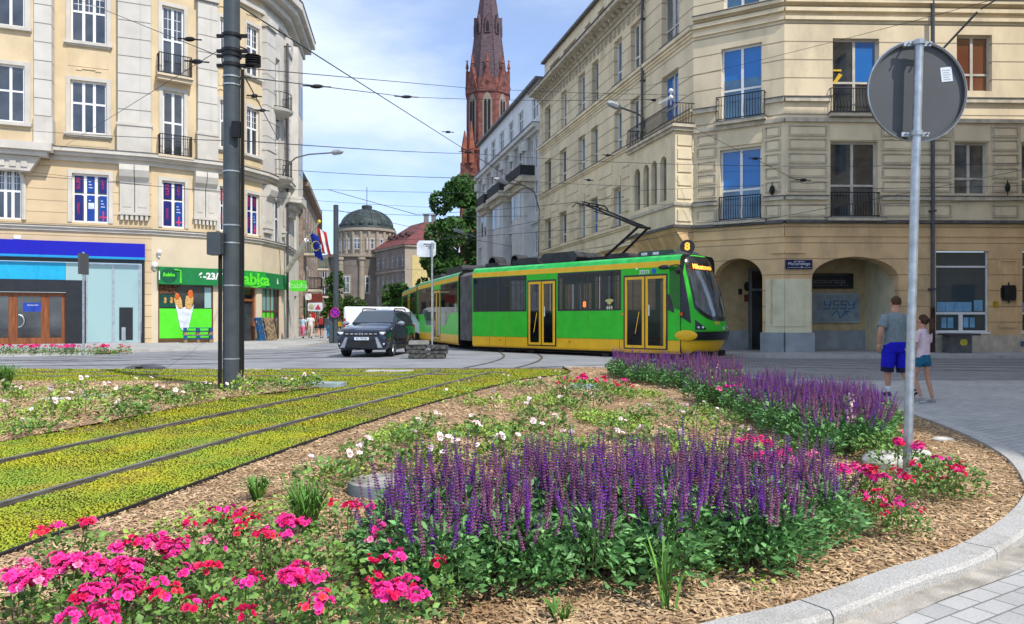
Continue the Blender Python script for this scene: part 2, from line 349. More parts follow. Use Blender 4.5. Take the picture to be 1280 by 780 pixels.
# paving seams and repairs in the street
RP = mat('asphalt_repair', (.15, .155, .165), rough=.9, var=.2, scale=3, bump=.3, bscale=100)
for i, p in enumerate([[(-16, 22.2), (-9, 23.6), (-9, 24.1), (-16, 22.6)], [(-12, 26), (-5, 28), (-5.2, 28.5), (-12, 26.4)], [(-9, 21.2), (4, 21.7), (4, 21.9), (-9, 21.4)]]):
    sheet('asphalt_patch', p, .0055+.0007*i, RP)
CONC = mat('pale_concrete', (.50, .49, .45), rough=.9, var=.15, scale=4, bump=.3)
for i in range(3):
    x = -3.85+i*.41; mb = MB().use(CONC); mb.box(x, x+.40, 19.53, 19.9, .01, .07, b=.0)
    tag(mb.build('concrete_slab'), 'pale concrete slab laid beside the cross rail in the sedum', 'slab', 'concrete slabs in the sedum')
mb = MB().use(CONC); mb.box(-8.2, -6.4, 20.45, 20.7, .0, .05); tag(mb.build('concrete_strip'), 'long pale concrete strip at the far edge of the sedum left of the big pole', 'slab')

# ---- wood chips (uncountable): three sided slivers
def chips(name, poly, n, ymin, ymax, xmin, xmax, pw, size, label):
    u = RNG.uniform(0, 1, n); y = (ymin**(1-pw)+u*(ymax**(1-pw)-ymin**(1-pw)))**(1/(1-pw)) if pw != 1 else ymin*(ymax/ymin)**u
    x = RNG.uniform(xmin, xmax, n)*np.ones(n); k = (np.abs(x) < y*.75+.6) & inpoly(x, y, poly); x = x[k]; y = y[k]; n = len(x)
    tv = [(-.5, 0, 0), (-.35, .5, .05), (.5, .1, .0), (.3, -.5, .05), (0, 0, .32)]; tf = [(0, 3, 4), (3, 2, 4), (2, 1, 4), (1, 0, 4)]
    s = RNG.uniform(.6, 1.5, n)*size*(1+.04*y); scl = np.stack([s*RNG.uniform(.9, 2.2, n), s*RNG.uniform(.3, .7, n), s*.5], 1)
    pos = np.stack([x, y, .047+RNG.uniform(0, .012, n)], 1)
    cm = mat('wood_chips', (.66, .475, .28), rough=.9, col2=(.36, .22, .115), scale=2.5, island=.42)
    o = inst_mesh(name, tv, tf, pos, rots(n, .35), scl, [cm]); tag(o, label, 'mulch', kind='stuff'); return o
chips('wood_chip_mulch', BEDP, 150000, 2.4, 21, -3.2, 6.2, 1.7, .022, 'tan wood chip mulch covering the big flower bed')
chips('wood_chip_mulch', M2, 60000, 6, 16.5, -14, -3.6, 1.0, .026, 'wood chip mulch of the strip round the big grey pole')
# ---- sedum carpet
def sedum(n):
    u = RNG.uniform(0, 1, n); y = 3.0*(20.6/3.0)**u; x = RNG.uniform(-15, 2.2, n); n2 = int(n*.45); y = np.concatenate([y, RNG.uniform(4, 9, n2)]); x = np.concatenate([x, RNG.uniform(-7, -1.8, n2)]); n = len(x)
    k = (np.abs(x) < y*.74+.5) & inpoly(x, y, SEDP) & ~inpoly(x, y, [(p[0], p[1]) for p in M2]); x = x[k]; y = y[k]
    keep = np.ones(len(x), bool)
    for c in (spline([(-5.0, 2.6), (-4.35, 6.2), (-3.6, 10), (-2.35, 15), (-1.22, 19.5)], 12), spline([(-26, 18.75), (-12, 18.75), (-6, 18.8), (-2.8, 19.15), (-.4, 19.9)], 12)):
        for s in (1, -1):
            a = np.array(offset(c, s*.72)); 
            d = np.full(len(x), 9.)
            for i in range(len(a)-1):
                e = a[i+1]-a[i]; t = np.clip(((x-a[i, 0])*e[0]+(y-a[i, 1])*e[1])/(e@e), 0, 1); d = np.minimum(d, np.hypot(x-a[i, 0]-t*e[0], y-a[i, 1]-t*e[1]))
            keep &= d > .055
    # bare patches
    ph = np.sin(x*1.3+y*.9)+np.sin(x*2.9-y*1.7+1)+np.sin(y*3.1+x*.6); ph = ph+.8*np.sin(x*9+y*4)*np.sin(y*7-x*3); keep &= (ph < 1.0) | (RNG.uniform(0, 1, len(x)) < .30)
    x = x[keep]; y = y[keep]; n = len(x)
    tv = [(0, 0, 0), (.5, .15, .5), (.15, .6, .6), (-.5, .2, .45), (-.2, -.55, .55), (.45, -.4, .4), (0, 0, .75)]
    tf = [(0, 1, 6), (0, 2, 6), (0, 3, 6), (0, 4, 6), (0, 5, 6), (1, 2, 6), (3, 4, 6)]
    s = RNG.uniform(.6, 1.4, n)*.0135*(1+.075*y); pos = np.stack([x, y, np.full(n, .022)], 1)
    m = mat('sedum_leaves', (.51, .48, .035), rough=.9, scale=1.3, col2=(.26, .38, .05), island=.10, spec=.2, stain=(.33, .22, .08, .8), sstain=1.6)
    o = inst_mesh('sedum_carpet', tv, tf, pos, rots(n, .3), np.stack([s*1.15, s*1.15, s*RNG.uniform(.45, 1.2, n)*(1+.5*np.sin(x*7+y*3)*np.sin(y*5-x*2))], 1), [m]); tag(o, 'low yellow green sedum growing between and beside the tram rails', 'sedum', kind='stuff')
sedum(560000)
# ------------------------------------------------------------------ facades
class FR:
    """facade frame: x along the wall to the viewer's right, y into the building, z up"""
    def __init__(s, o, e):
        d = Vector((e[0]-o[0], e[1]-o[1], 0)); s.L = d.length; d.normalize(); s.o = Vector((o[0], o[1], 0)); s.d = d; s.n = Vector((-d.y, d.x, 0))
        s.M = Matrix(((d.x, -d.y, 0, o[0]), (d.y, d.x, 0, o[1]), (0, 0, 1, 0), (0, 0, 0, 1)))
    def u(s, px, off=0):
        k = (px-640)/FPX; o = s.o-s.n*off; return (k*o.y-o.x)/(s.d.x-k*s.d.y)
    def Y(s, px, off=0): return (s.o-s.n*off+s.d*s.u(px, off)).y
    def z(s, px, py, off=0): return CH+(HOR-py)*s.Y(px, off)/FPX
    def uu(s, a, b, off=0): return s.u(a, off), s.u(b, off)

def wall(mb, u0, u1, z0, z1, ops=(), depth=.25, y=0):
    us = sorted({u0, u1}|{max(u0, min(u1, o[i])) for o in ops for i in (0, 1)}); zs = sorted({z0, z1}|{max(z0, min(z1, o[i])) for o in ops for i in (2, 3)})
    for i in range(len(us)-1):
        for j in range(len(zs)-1):
            cu, cz = (us[i]+us[i+1])/2, (zs[j]+zs[j+1])/2
            if us[i+1]-us[i] < 1e-5 or zs[j+1]-zs[j] < 1e-5 or any(o[0] < cu < o[1] and o[2] < cz < o[3] for o in ops): continue
            mb.add([(us[i], y, zs[j]), (us[i+1], y, zs[j]), (us[i+1], y, zs[j+1]), (us[i], y, zs[j+1])], [(0, 1, 2, 3)])
    for a, b, c, d in [o[:4] for o in ops]:
        a, b, c, d = max(a, u0), min(b, u1), max(c, z0), min(d, z1); yy = y+depth
        mb.add([(a, y, c), (b, y, c), (b, y, d), (a, y, d), (a, yy, c), (b, yy, c), (b, yy, d), (a, yy, d)], [(0, 4, 5, 1), (1, 5, 6, 2), (2, 6, 7, 3), (3, 7, 4, 0)])
def window(P, F, u0, u1, z0, z1, cols=2, rows=(.6,), fm=None, gm=None, y=.2, t=.07, small=None, kind='window'):
    f = MB(F.M).use(fm); f.box(u0, u1, y-.03, y+.05, z0, z0+t); f.box(u0, u1, y-.03, y+.05, z1-t, z1); f.box(u0, u0+t, y-.03, y+.05, z0+t, z1-t); f.box(u1-t, u1, y-.03, y+.05, z0+t, z1-t)
    H = z1-z0-2*t; Wd = u1-u0-2*t; zt = [z0+t+H*r for r in rows]
    for r in zt: f.box(u0+t, u1-t, y-.028, y+.05, r-t*.55, r+t*.55)
    for c in range(1, cols):
        x = u0+t+Wd*c/cols; f.box(x-t*.7, x+t*.7, y-.034, y+.05, z0+t, z1-t)
    if small:                                   # small panes in the upper lights
        za = zt[-1]+t*.55; zb = z1-t
        for c in range(cols):
            xa = u0+t+Wd*c/cols; xb = xa+Wd/cols; f.box((xa+xb)/2-.014, (xa+xb)/2+.014, y-.01, y+.03, za, zb)
            for k in range(1, small): f.box(xa+.05, xb-.05, y-.012, y+.03, za+(zb-za)*k/small-.014, za+(zb-za)*k/small+.014)
    w = f.build(kind, P); g = MB(F.M).use(gm); g.box(u0+t*.5, u1-t*.5, y+.012, y+.024, z0+t*.5, z1-t*.5); g.build('pane', w); return w
def surround(mb, u0, u1, z0, z1, w=.22, pr=.05, sill=True, top=True):
    mb.box(u0-w, u0, -pr, 0, z0, z1+(w if top else 0)); mb.box(u1, u1+w, -pr, 0, z0, z1+(w if top else 0))
    if top: mb.box(u0, u1, -pr, 0, z1, z1+w)
    if sill: mb.box(u0-w-.05, u1+w+.05, -pr-.1, 0, z0-.14, z0-.001)
def railing(P, F, u0, u1, y, zb, zt, n, m, side=True, kind='railing', r=.012, bulge=0):
    mb = MB(F.M).use(m)
    for z in (zb+.06, zt): mb.tube([(u0, 0 if side else y, z), (u0, y, z), (u1, y, z), (u1, 0 if side else y, z)], r*1.7, 6)
    for i in range(n+1):
        x = u0+(u1-u0)*i/n
        if bulge: mb.tube([(x, y, zb+.04), (x, y-bulge, zb+(zt-zb)*.3), (x, y-bulge*.2, zb+(zt-zb)*.65), (x, y, zt)], r, 5)
        else: mb.tube([(x, y, zb), (x, y, zt)], r, 5)
    if side:
        k = max(2, int(abs(y)/.12))
        for i in range(1, k):
            for x in (u0, u1): mb.tube([(x, y*i/k, zb), (x, y*i/k, zt)], r, 5)
    return mb.build(kind, P)
def mould(mb, F_u0, u1, z0, z1, pr, steps=2):
    for i in range(steps):
        a = z0+(z1-z0)*i/steps; b = z0+(z1-z0)*(i+1)/steps; mb.box(F_u0, u1, -pr*(i+1)/steps, 0, a, b-.001)

CREAM = groove('cream_plaster_grooved', (.78, .65, .44), .72, .2, width=.03, var=.07, scale=.9, bump=.12, bscale=30, stain=(.36, .30, .215, .62), sstain=.7, stretch=(1, 1, .5))
CREAMP = mat('cream_plaster', (.80, .67, .455), var=.07, scale=1.1, bump=.12, bscale=30, stain=(.34, .28, .20, .62), sstain=.9)
OCHRE = groove('ochre_base_plaster', (.80, .54, .28), .63, .05, width=.02, dark=.7, var=.09, scale=1.0, bump=.2, bscale=24, stain=(.36, .26, .16, .6), sstain=.9)
STONE = mat('weathered_stone', (.60, .53, .41), var=.12, scale=3, bump=.25, bscale=30, stain=(.25, .21, .16, .7), sstain=1.6)
LEDGE = mat('lead_ledge', (.13, .125, .12), rough=.6, var=.2)
PLIN = mat('grey_plinth', (.34, .37, .39), var=.1, scale=2, stain=(.16, .17, .17, .6), sstain=1.5)
YEL = mat('pale_yellow_paint', (.80, .73, .50), var=.06, scale=2, stain=(.5, .42, .27, .5), sstain=2)
WHT = mat('white_window_paint', (.80, .80, .79), rough=.45, var=.04)
OLDW = mat('old_window_paint', (.58, .54, .46), rough=.6, var=.1)
DARKG = glass('dark_pane', (.010, .013, .018), var=.4, curtain=(.07, .075, .08), scale=.9)
CURTG = glass('curtained_pane', (.16, .18, .19), curtain=(.03, .035, .04), rough=.06, scale=1.2)
BLUEG = glass('blue_blind_sky_reflection', (.012, .17, .52), curtain=(.01, .13, .42), rough=.05, spec=.7)  # blue of a real blind; on the chamfer it paints the reflected sky
STEELB = glass('steel_blue_pane', (.07, .19, .32), curtain=(.04, .09, .15), rough=.07, scale=1.5)
BROWNG = glass('brown_blind_pane', (.20, .075, .035), curtain=(.15, .05, .025), rough=.1)
GRYG = glass('grey_shop_pane', (.055, .085, .095), curtain=(.04, .06, .07), rough=.05)
IRON = mat('black_iron', (.018, .018, .02), rough=.5, metal=.3)
DPIPE = mat('downpipe_zinc', (.10, .105, .115), rough=.45, metal=.5)
ROOFD = mat('dark_roofing', (.05, .05, .055), rough=.7, var=.2)

# ================================================= corner building with the arcade
CB = thing('corner_building', 'cream corner building with arcade arches, iron railings and blue windows behind the tram', 'building', (10.8, 30.5, 0))
FA = FR((2.02, 53.7), (7.66, 31.4)); FC = FR((7.66, 31.4), (10.8, 29.5)); FB = FR((10.8, 29.5), (33.8, 30.2))
cols = {3: [(681, 688), (701, 708), (723, 731), (740, 748), (767.5, 777.5), (788.5, 800), (827, 849)], 2: [(681, 689), (699.5, 708), (723, 731), (739, 747), (768, 777), (788, 799), (827, 848)],
        1: [(681, 688.5), (700, 708), (723.5, 731), (739, 747), (767, 776)], 4: [(681, 693), (698, 713), (724, 731), (740, 748), (770, 778), (790, 801)], 0: [(684, 700), (712, 730), (745, 768)]}
zz = {3: (13.98, 16.3), 2: (10.42, 12.55), 1: (6.4, 8.4), 4: (18.1, 19.3), 0: (.9, 4.1)}
mb = MB(FA.M); ops = {r: [(*FA.uu(a, b), *zz[r]) for a, b in cols[r]] for r in cols}
mb.use(OCHRE); wall(mb, 0, FA.L, 0, 5.25, ops[0], .2)
mb.use(CREAMP); wall(mb, 0, FA.L, 5.25, 10.1, ops[1], .35)
mb.use(CREAM); wall(mb, 0, FA.L, 10.1, 17.4, ops[2]+ops[3], .35); mb.use(CREAMP); wall(mb, 0, FA.L-4, 17.4, 19.9, ops[4], .25, y=.35); wall(mb, FA.L-4, FA.L, 17.4, 22, (), .25)
mb.build('wall', CB)
tr = MB(FA.M).use(CREAMP)
mould(tr, 0, FA.L, 6.08, 6.3, .14); mould(tr, 0, FA.L, 10.08, 10.3, .14); mould(tr, 0, FA.L, 13.35, 13.6, .12, 2); mould(tr, 0, FA.L, 13.62, 13.78, .2, 1); mould(tr, 0, FA.L, 5.2, 5.34, .16, 1)
tr.use(STONE); mould(tr, 0, FA.L-4.4, 16.95, 17.35, .25, 2); tr.box(-.1, FA.L-4.2, -.85, 0, 17.42, 17.62); tr.use(LEDGE); tr.box(-.12, FA.L-4.2, -.92, .3, 17.622, 17.66); tr.box(-.15, FA.L-4, .1, 6, 19.9, 20.05); tr.box(-.02, FA.L, -.17, 0, 10.302, 10.33); tr.box(-.02, FA.L, -.21, 0, 13.782, 13.81)
tr.use(STONE)
for i in range(int((FA.L-4.6)/.62)):                           # scrolled brackets and relief squares of the frieze
    u = .25+i*.62; tr.box(u, u+.12, -.5, -.02, 17.2, 17.41); tr.box(u+.2, u+.52, -.06, 0, 16.52, 16.9)
    tr.lathe([(.12, -.09), (.06, -.12)], 10, M=Matrix.Translation((u+.36, 0, 16.71)) @ Matrix.Rotation(math.pi/2, 4, 'X') @ Matrix.Translation((0, 0, .19)))
tr.use(CREAMP)
prev = 0.0                                                     # rusticated blocks on the first floor
for a, b, c, d in ops[1]+[(FA.u(787, .84), FA.L, 6.4, 8.4)]:
    for k in range(6):
        z = 6.42+k*.58
        if a-prev > .7: tr.box(prev+.14, a-.16, -.045, 0, z, z+.46, b=.05)
        if z < 8.3 or z > 9.1: pass
    tr.box(a-.05, b+.05, -.07, 0, 8.45, 9.0)
    if a-prev > .7: tr.box(prev+.14, a-.16, -.04, 0, 5.5, 5.95, b=.04)
    prev = b
tr.build('stonework', CB)
gl = [CURTG, STEELB, DARKG, BLUEG, CURTG]
for r in cols:
    for i, (a, b, c, d) in enumerate(ops[r]):
        g = {0: GRYG, 1: [DARKG, DARKG, STEELB, BLUEG, STEELB], 2: [DARKG, DARKG, STEELB, STEELB, STEELB, CURTG, BLUEG], 3: [CURTG, CURTG, STEELB, STEELB, STEELB, CURTG, CURTG], 4: [CURTG, CURTG, DARKG, DARKG, CURTG, CURTG]}[r]
        g = g if not isinstance(g, list) else g[i]
        window(CB, FA, a, b, c, d, 2, (.28,) if r in (2, 3) else (.3,), WHT if i % 3 else OLDW, g, y=.27 if r != 4 else .55)
        if r in (1, 2, 3) and i % 2 == 0:
            m2 = MB(FA.M).use(LEDGE); m2.box(a-.1, b+.1, -.1, 0, c-.1, c-.02); m2.build('sill', CB)
# oriel
P_ = .84; u0, u1 = FA.u(787, P_), FA.L-.0; om = MB(FA.M).use(CREAMP); nic = [(*FA.uu(a, b, P_), 6.55, 8.5) for a, b in ((793, 800), (804, 811), (814, 821), (825, 833))]
for n_ in nic:                                                  # arched heads
    w = n_[1]-n_[0]
wall(om, u0, u1, 5.4, 9.35, nic, .2, y=-P_)
om.add([(u1, -P_, 5.4), (u1, 0, 5.4), (u1, 0, 9.35), (u1, -P_, 9.35)], [(0, 1, 2, 3)]); om.add([(u0, -P_, 5.4), (u0, 0, 5.4), (u0, 0, 9.35), (u0, -P_, 9.35)], [(0, 3, 2, 1)])
om.use(STONE); om.box(u0-.12, u1+.12, -P_-.12, 0, 9.35, 9.48); om.box(u0-.2, u1+.2, -P_-.22, 0, 9.482, 9.6); om.box(u0-.06, u1+.06, -P_-.08, 0, 6.2, 6.34); om.use(LEDGE); om.box(u0-.1, u1+.1, -P_-.14, 0, 5.28, 5.398)
om.use(CREAMP)
for k in range(5): om.box(u1+.0, u1+.04, -P_+.1, -.1, 6.5+k*.56, 6.5+k*.56+.42)
om.box(u1, u1+.04, -P_+.1, -.1, 5.55, 6.05)
for n_ in nic:                                                   # round heads of the niches
    a, b = n_[0], n_[1]; cx = (a+b)/2; w = (b-a)/2
    for sgn in (-1, 1):
        P = [(cx+sgn*w, 8.5-w), (cx+sgn*w, 8.5)]+[(cx+sgn*w*math.sin(t*math.pi/12), 8.5-w+w*math.cos(t*math.pi/12)) for t in range(0, 7)]
        om.prism(P if sgn > 0 else P[::-1], -P_+.002, -P_+.19, 'y')
om.use(OCHRE)
om.prism([(-P_-.05, 5.28), (0, 5.28), (0, 4.1)], u0+.15, u1-.02, 'x'); 
for t in range(4): uu_ = u0+.3+(u1-u0-.8)*t/3; om.prism([(-P_+.0, 5.2), (-.0, 5.2), (0, 3.7), (-.3, 4.2)], uu_, uu_+.3, 'x')
ori = om.build('oriel', CB)
for a, b, c, d in nic: g = MB(FA.M).use(CURTG); g.box(a, b, -P_+.2, -P_+.22, c, d); g.build('pane', ori)
railing(ori, FA, u0, u1+.1, -P_-.1, 9.62, 10.5, 46, IRON, bulge=.07)
# security cameras on the oriel railing
for dz in (0, .35):
    c = MB(FA.M).use(WHT); c.ball((u1-.1, -P_-.15, 10.75+dz*.8), .1, 12, 8); c.tube([(u1-.1, -P_-.15, 10.4), (u1-.1, -P_-.15, 10.75+dz*.8)], .02, 6); c.tube([(u1-.1-dz, -P_-.2, 10.72), (u1-.45-dz, -P_-.35, 10.66)], .06, 8); c.build('security_camera', CB)
d_ = MB(FA.M).use(DPIPE); uu_ = FA.u(806); d_.tube([(uu_, -.14, 5.5), (uu_, -.14, 17.3)], .075, 8)
for z in (7, 10, 13, 16): d_.box(uu_-.1, uu_+.1, -.24, 0, z, z+.06)
d_.build('downpipe', CB)

# chamfer and square front
def spandrel(mb, a, b, zs, zt, y0, y1, n=10):
    cx = (a+b)/2; w = (b-a)/2
    for sgn in (-1, 1):
        for i in range(n):
            t0, t1 = math.pi/2*i/n, math.pi/2*(i+1)/n; p0 = (cx+sgn*w*math.sin(t0), zs+(zt-zs)*math.cos(t0)); p1 = (cx+sgn*w*math.sin(t1), zs+(zt-zs)*math.cos(t1))
            q = [p0, p1, (p1[0], zt+.002), (p0[0], zt+.002)] if abs(p0[0]-p1[0]) > 1e-6 else None
            if q: mb.prism(q if sgn > 0 else q[::-1], y0, y1, 'y')
AR = {}
ARCH = {'C': (893, 953), 'B': (1015, 1123)}
for F, key in ((FC, 'C'), (FB, 'B')):
    a, b = F.uu(*ARCH[key]); AR[key] = (a, b, 0, 3.92)
    if key == 'C':
        o1 = [(*F.uu(900, 951.5), 5.5, 8.42)]; o2 = [(*F.uu(901.5, 952.5), 9.6, 12.6)]; o3 = [(*F.uu(905, 950), 14.25, 16.6)]; og = [AR['C']]
    else:
        o1 = [(*F.uu(1038, 1097), 5.5, 8.5), (*F.uu(1193, 1235), 6.42, 8.5), (*F.uu(1277, 1325), 6.42, 8.5)]; o2 = [(*F.uu(1041, 1099), 9.62, 12.6), (*F.uu(1196, 1240), 10.55, 12.8), (*F.uu(1290, 1335), 10.55, 12.8)]
        o3 = [(*F.uu(1040, 1098), 14.6, 17), (*F.uu(1196, 1240), 14.6, 17)]; og = [AR['B'], (*F.uu(1170, 1236), .86, 4.16), (*F.uu(1278, 1345), .86, 4.16)]
    w = MB(F.M).use(OCHRE); wall(w, 0, F.L, 0, 5.2, og[:1], .7)
    if key == 'B':
        w = MB(F.M).use(OCHRE); wall(w, 0, F.L, 0, 5.2, og, .3)
    spandrel(w, a, b, 3.06, 3.92, .001, .7)
    w.use(CREAMP); wall(w, 0, F.L, 5.2, 9.25, o1, .3); w.use(CREAM); wall(w, 0, F.L, 9.25, 22, o2+o3, .35); w.build('wall', CB)
    t = MB(F.M); t.use(LEDGE)
    def ledge(z, pr, h, gaps, m=LEDGE):
        t.use(m); x = 0.0 if key == 'B' else 0.0
        for g0, g1 in gaps+[(F.L, F.L)]:
            if g0-x > .05: t.box(x, g0, -pr, 0, z, z+h)
            x = g1
    g1 = [(o[0]-.12, o[1]+.12) for o in o1[:1]]; g2 = [(o[0]-.12, o[1]+.12) for o in o2[:1]]
    ledge(5.24, .22, .12, [] if key == 'C' else []); ledge(6.16, .16, .14, g1, STONE); ledge(6.301, .19, .04, g1); ledge(9.25, .12, .16, [], STONE); ledge(10.06, .13, .16, g2, STONE); ledge(10.221, .16, .04, g2)
    ledge(13.3, .1, .14, [], CREAMP); ledge(13.62, .16, .14, [], CREAMP); ledge(13.95, .22, .14, [], CREAMP); ledge(14.091, .25, .04, []); ledge(4.72, .05, .5, [], OCHRE)
    t.use(CREAMP)
    spans = []; x = .1
    for o in o1+[(F.L, F.L)]:
        if o[0]-x > .4: spans.append((x, o[0]-.1))
        x = o[1]+.1
    for s0, s1 in spans:
        n = max(1, round((s1-s0)/1.7)); wd = (s1-s0)/n
        for i in range(n):
            for zr, zh in ((5.5, .5), (6.5, .43), (7.05, .43), (7.6, .43), (8.15, .45), (8.7, .43)):
                a0, a1 = s0+wd*i+.05, s0+wd*(i+1)-.05
                if key == 'B' and 9 > s0 > 3 and abs((s0+wd*i)-F.u(1163)) < 0: continue
                t.use(STONE); t.box(a0, a1, -.055, 0, zr, zr+.045); t.box(a0, a1, -.055, 0, zr+zh-.045, zr+zh); t.box(a0, a0+.045, -.055, 0, zr+.045, zr+zh-.045); t.box(a1-.045, a1, -.055, 0, zr+.045, zr+zh-.045)
                t.use(CREAMP); t.box(a0+.09, a1-.09, -.03, 0, zr+.08, zr+zh-.08)
    for o in o1: t.box(o[0]-.05, o[1]+.05, -.05, 0, 8.54, 9.15)
    t.build('stonework', CB)
    for o in o1+o2+o3:
        tall = o in (o1[0], o2[0]); 
        gm = {('C', 1): BLUEG, ('C', 2): BLUEG, ('B', 1): DARKG, ('B', 2): DARKG}.get((key, 1 if o in o1 else 2), CURTG)  # chamfer panes get the reflected sky as base colour
        if key == 'B' and o in o2[1:2]: gm = BROWNG
        if key == 'B' and o in o1[1:]: gm = CURTG
        if o in o3: gm = STEELB
        wn = window(CB, F, *o, 2, (.42 if tall else .3,), OLDW if not (key == 'C') else WHT, gm, y=.22, t=.075)
        if key == 'C' and o not in o3:
            q = MB(F.M).use(STEELB); q.box(o[0]+.08, o[1]-.08, .205, .23, o[2]+.08, o[2]+(1.35 if o in o1 else 1.7)); q.build('lower_pane', wn)
        if key == 'B' and o is o2[0]:
            q = MB(F.M).use(BLUEG); mid = (o[0]+o[1])/2; q.box(mid+.06, o[1]-.1, .203, .23, o[2]+1.32, o[3]-.08); q.build('blue_blind', wn)
            q = MB(F.M).use(mat('yellow_lamp_shade', (.8, .5, .03), rough=.5)); q.box(o[0]+.1, mid-.5, .19, .2, 11.35, 11.42); q.add([(o[0]+.1, .19, 10.9), (o[0]+.2, .19, 10.85), (mid-.45, .19, 11.2), (mid-.6, .19, 11.27)], [(0, 1, 2, 3)]); q.build('yellow_beam', wn)
        if tall:
            bal = MB(F.M).use(STONE); bal.box(o[0]-.2, o[1]+.2, -.32, 0, o[2]-.18, o[2]-.06); bal.use(LEDGE); bal.box(o[0]-.22, o[1]+.22, -.34, 0, o[2]-.058, o[2]-.03); bl = bal.build('balcony', CB)
            railing(bl, F, o[0]-(.14 if o in o2 else .0), o[1]+(.14 if o in o2 else .0), -.26 if key == 'C' and o in o2 else -.16, o[2]-.03, o[2]+.95, 17, IRON, bulge=.06)
# arcade: piers, plinths, back wall, ceiling
ar = MB(); ar.use(YEL)
cu = FC.u(953); bu = FB.u(1015)
for F, x0, x1 in ((FC, FC.u(957), FC.L), (FB, 0, FB.u(1013)), (FB, FB.u(1126), FB.u(1132))):
    ar.M = F.M; ar.use(YEL); ar.box(x0, x1, -.03, 0, .9, 3.03) if x1-x0 > .3 else None
for F, x0, x1 in ((FC, FC.u(951), FC.L), (FB, 0, FB.u(1017)), (FC, -.2, FC.u(895))):
    ar.M = F.M; ar.use(PLIN); ar.box(x0, x1, -.12, .0, 0, .9); ar.use(OCHRE); 
ar.M = FC.M; ar.use(STONE)
# raised panel frame of the pier, wraps the fold of the two fronts
for F, x0, x1 in ((FC, FC.u(964), FC.L), (FB, 0, FB.u(1006))):
    ar.M = F.M; ar.use(OCHRE); ar.box(x0, x1, -.07, 0, 4.05, 4.12); ar.use(YEL); ar.box(x0, x1, -.06, -.03, 1.15, 1.19)
    ar.use(OCHRE if F is FC else YEL)
    xx = x0 if F is FC else x1-.05; ar.box(xx, xx+.05, -.06, 0, 1.19, 3.02)
ar.M = FB.M; ar.use(STONE); ar.box(FB.u(1128), FB.L, -.08, 0, 0, .8); ar.build('pier', CB)
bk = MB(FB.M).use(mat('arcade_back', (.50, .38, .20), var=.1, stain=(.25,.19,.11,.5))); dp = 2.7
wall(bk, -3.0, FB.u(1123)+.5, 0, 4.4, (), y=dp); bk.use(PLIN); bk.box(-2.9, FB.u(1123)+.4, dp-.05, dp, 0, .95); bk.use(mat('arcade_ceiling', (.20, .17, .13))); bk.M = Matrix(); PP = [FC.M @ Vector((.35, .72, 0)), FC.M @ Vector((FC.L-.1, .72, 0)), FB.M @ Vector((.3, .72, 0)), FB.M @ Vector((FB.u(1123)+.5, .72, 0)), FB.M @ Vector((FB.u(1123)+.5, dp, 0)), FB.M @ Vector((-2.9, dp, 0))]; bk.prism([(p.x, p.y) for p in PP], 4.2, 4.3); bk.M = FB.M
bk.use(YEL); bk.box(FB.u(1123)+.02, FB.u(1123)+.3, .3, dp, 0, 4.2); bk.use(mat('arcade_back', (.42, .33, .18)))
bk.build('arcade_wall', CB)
dr = MB(FB.M).use(mat('grey_door_frame', (.16, .18, .19))); ud = FB.u(938, -dp); dr.box(ud-.1, ud, dp-.2, dp-.02, 0, 3.6); dr.box(ud, ud+1.0, dp-.2, dp-.02, 2.65, 2.75); dr.box(ud, ud+1.0, dp-.2, dp-.02, 3.5, 3.6)
dd = dr.build('door', CB); q = MB(FB.M).use(DARKG); q.box(ud, ud+1.0, dp-.12, dp-.03, .1, 2.64); q.box(ud, ud+1.0, dp-.12, dp-.03, 2.76, 3.5); q.build('door_leaf', dd)
pn = MB(FB.M); pn.use(mat('notice_red', (.16, .03, .03))); ua = FB.u(930, -dp); pn.box(ua, ua+.22, dp-.05, dp-.01, 2.2, 2.5); pn.use(IRON); pn.box(ua-.25, ua-.1, dp-.05, dp-.01, 2.5, 2.75); pn.ball((ua+.12, dp-.04, 2.85), (.14, .02, .2)); pn.build('wall_notice', CB)
# lettered boards in the arcade and on the pier
bu0, bu1 = FB.u(1009, -dp), FB.u(1065, -dp); z0_, z1_ = FB.z(1040, 361, -dp), FB.z(1040, 342, -dp)
s = MB(FB.M).use(mat('black_signboard', (.02, .02, .024), rough=.4)); s.box(bu0, bu1, dp-.12, dp-.06, z0_, z1_); s = s.build('signboard', CB)
e = MB(FB.M).use(mat('signboard_line', (.16, .16, .17)));
for z in (z0_+.13, z1_-.08): e.box(bu0+.1, bu1-.2, dp-.135, dp-.121, z, z+.015)
e.build('signboard_border', s)
text('lettering', 'Restauracja', .34, TXT(FB.M, (bu0+bu1)/2-.15, -(dp-.13), (z0_+z1_)/2), MATS['signboard_line'], s)
bu0, bu1 = FB.u(1009, -dp), FB.u(1073, -dp); z0_, z1_ = FB.z(1040, 403.5, -dp), FB.z(1040, 366, -dp)
s = MB(FB.M).use(mat('board_frame', (.33, .36, .35), rough=.5)); s.box(bu0, bu1, dp-.12, dp-.04, z0_, z1_); s.use(mat('board_grey', (.25, .30, .33), rough=.4)); s.box(bu0+.07, bu1-.07, dp-.13, dp-.121, z0_+.07, z1_-.1); s = s.build('notice_board', CB)
GB = mat('graffiti_blue', (.02, .16, .33), rough=.5); um = (bu0+bu1)/2+.25
g = MB(FB.M).use(GB); yy = dp-.14
def stroke(pts, r=.022): g.tube([(um+p[0], yy, (z0_+z1_)/2+p[1]) for p in pts], r, 6)
x = -.68
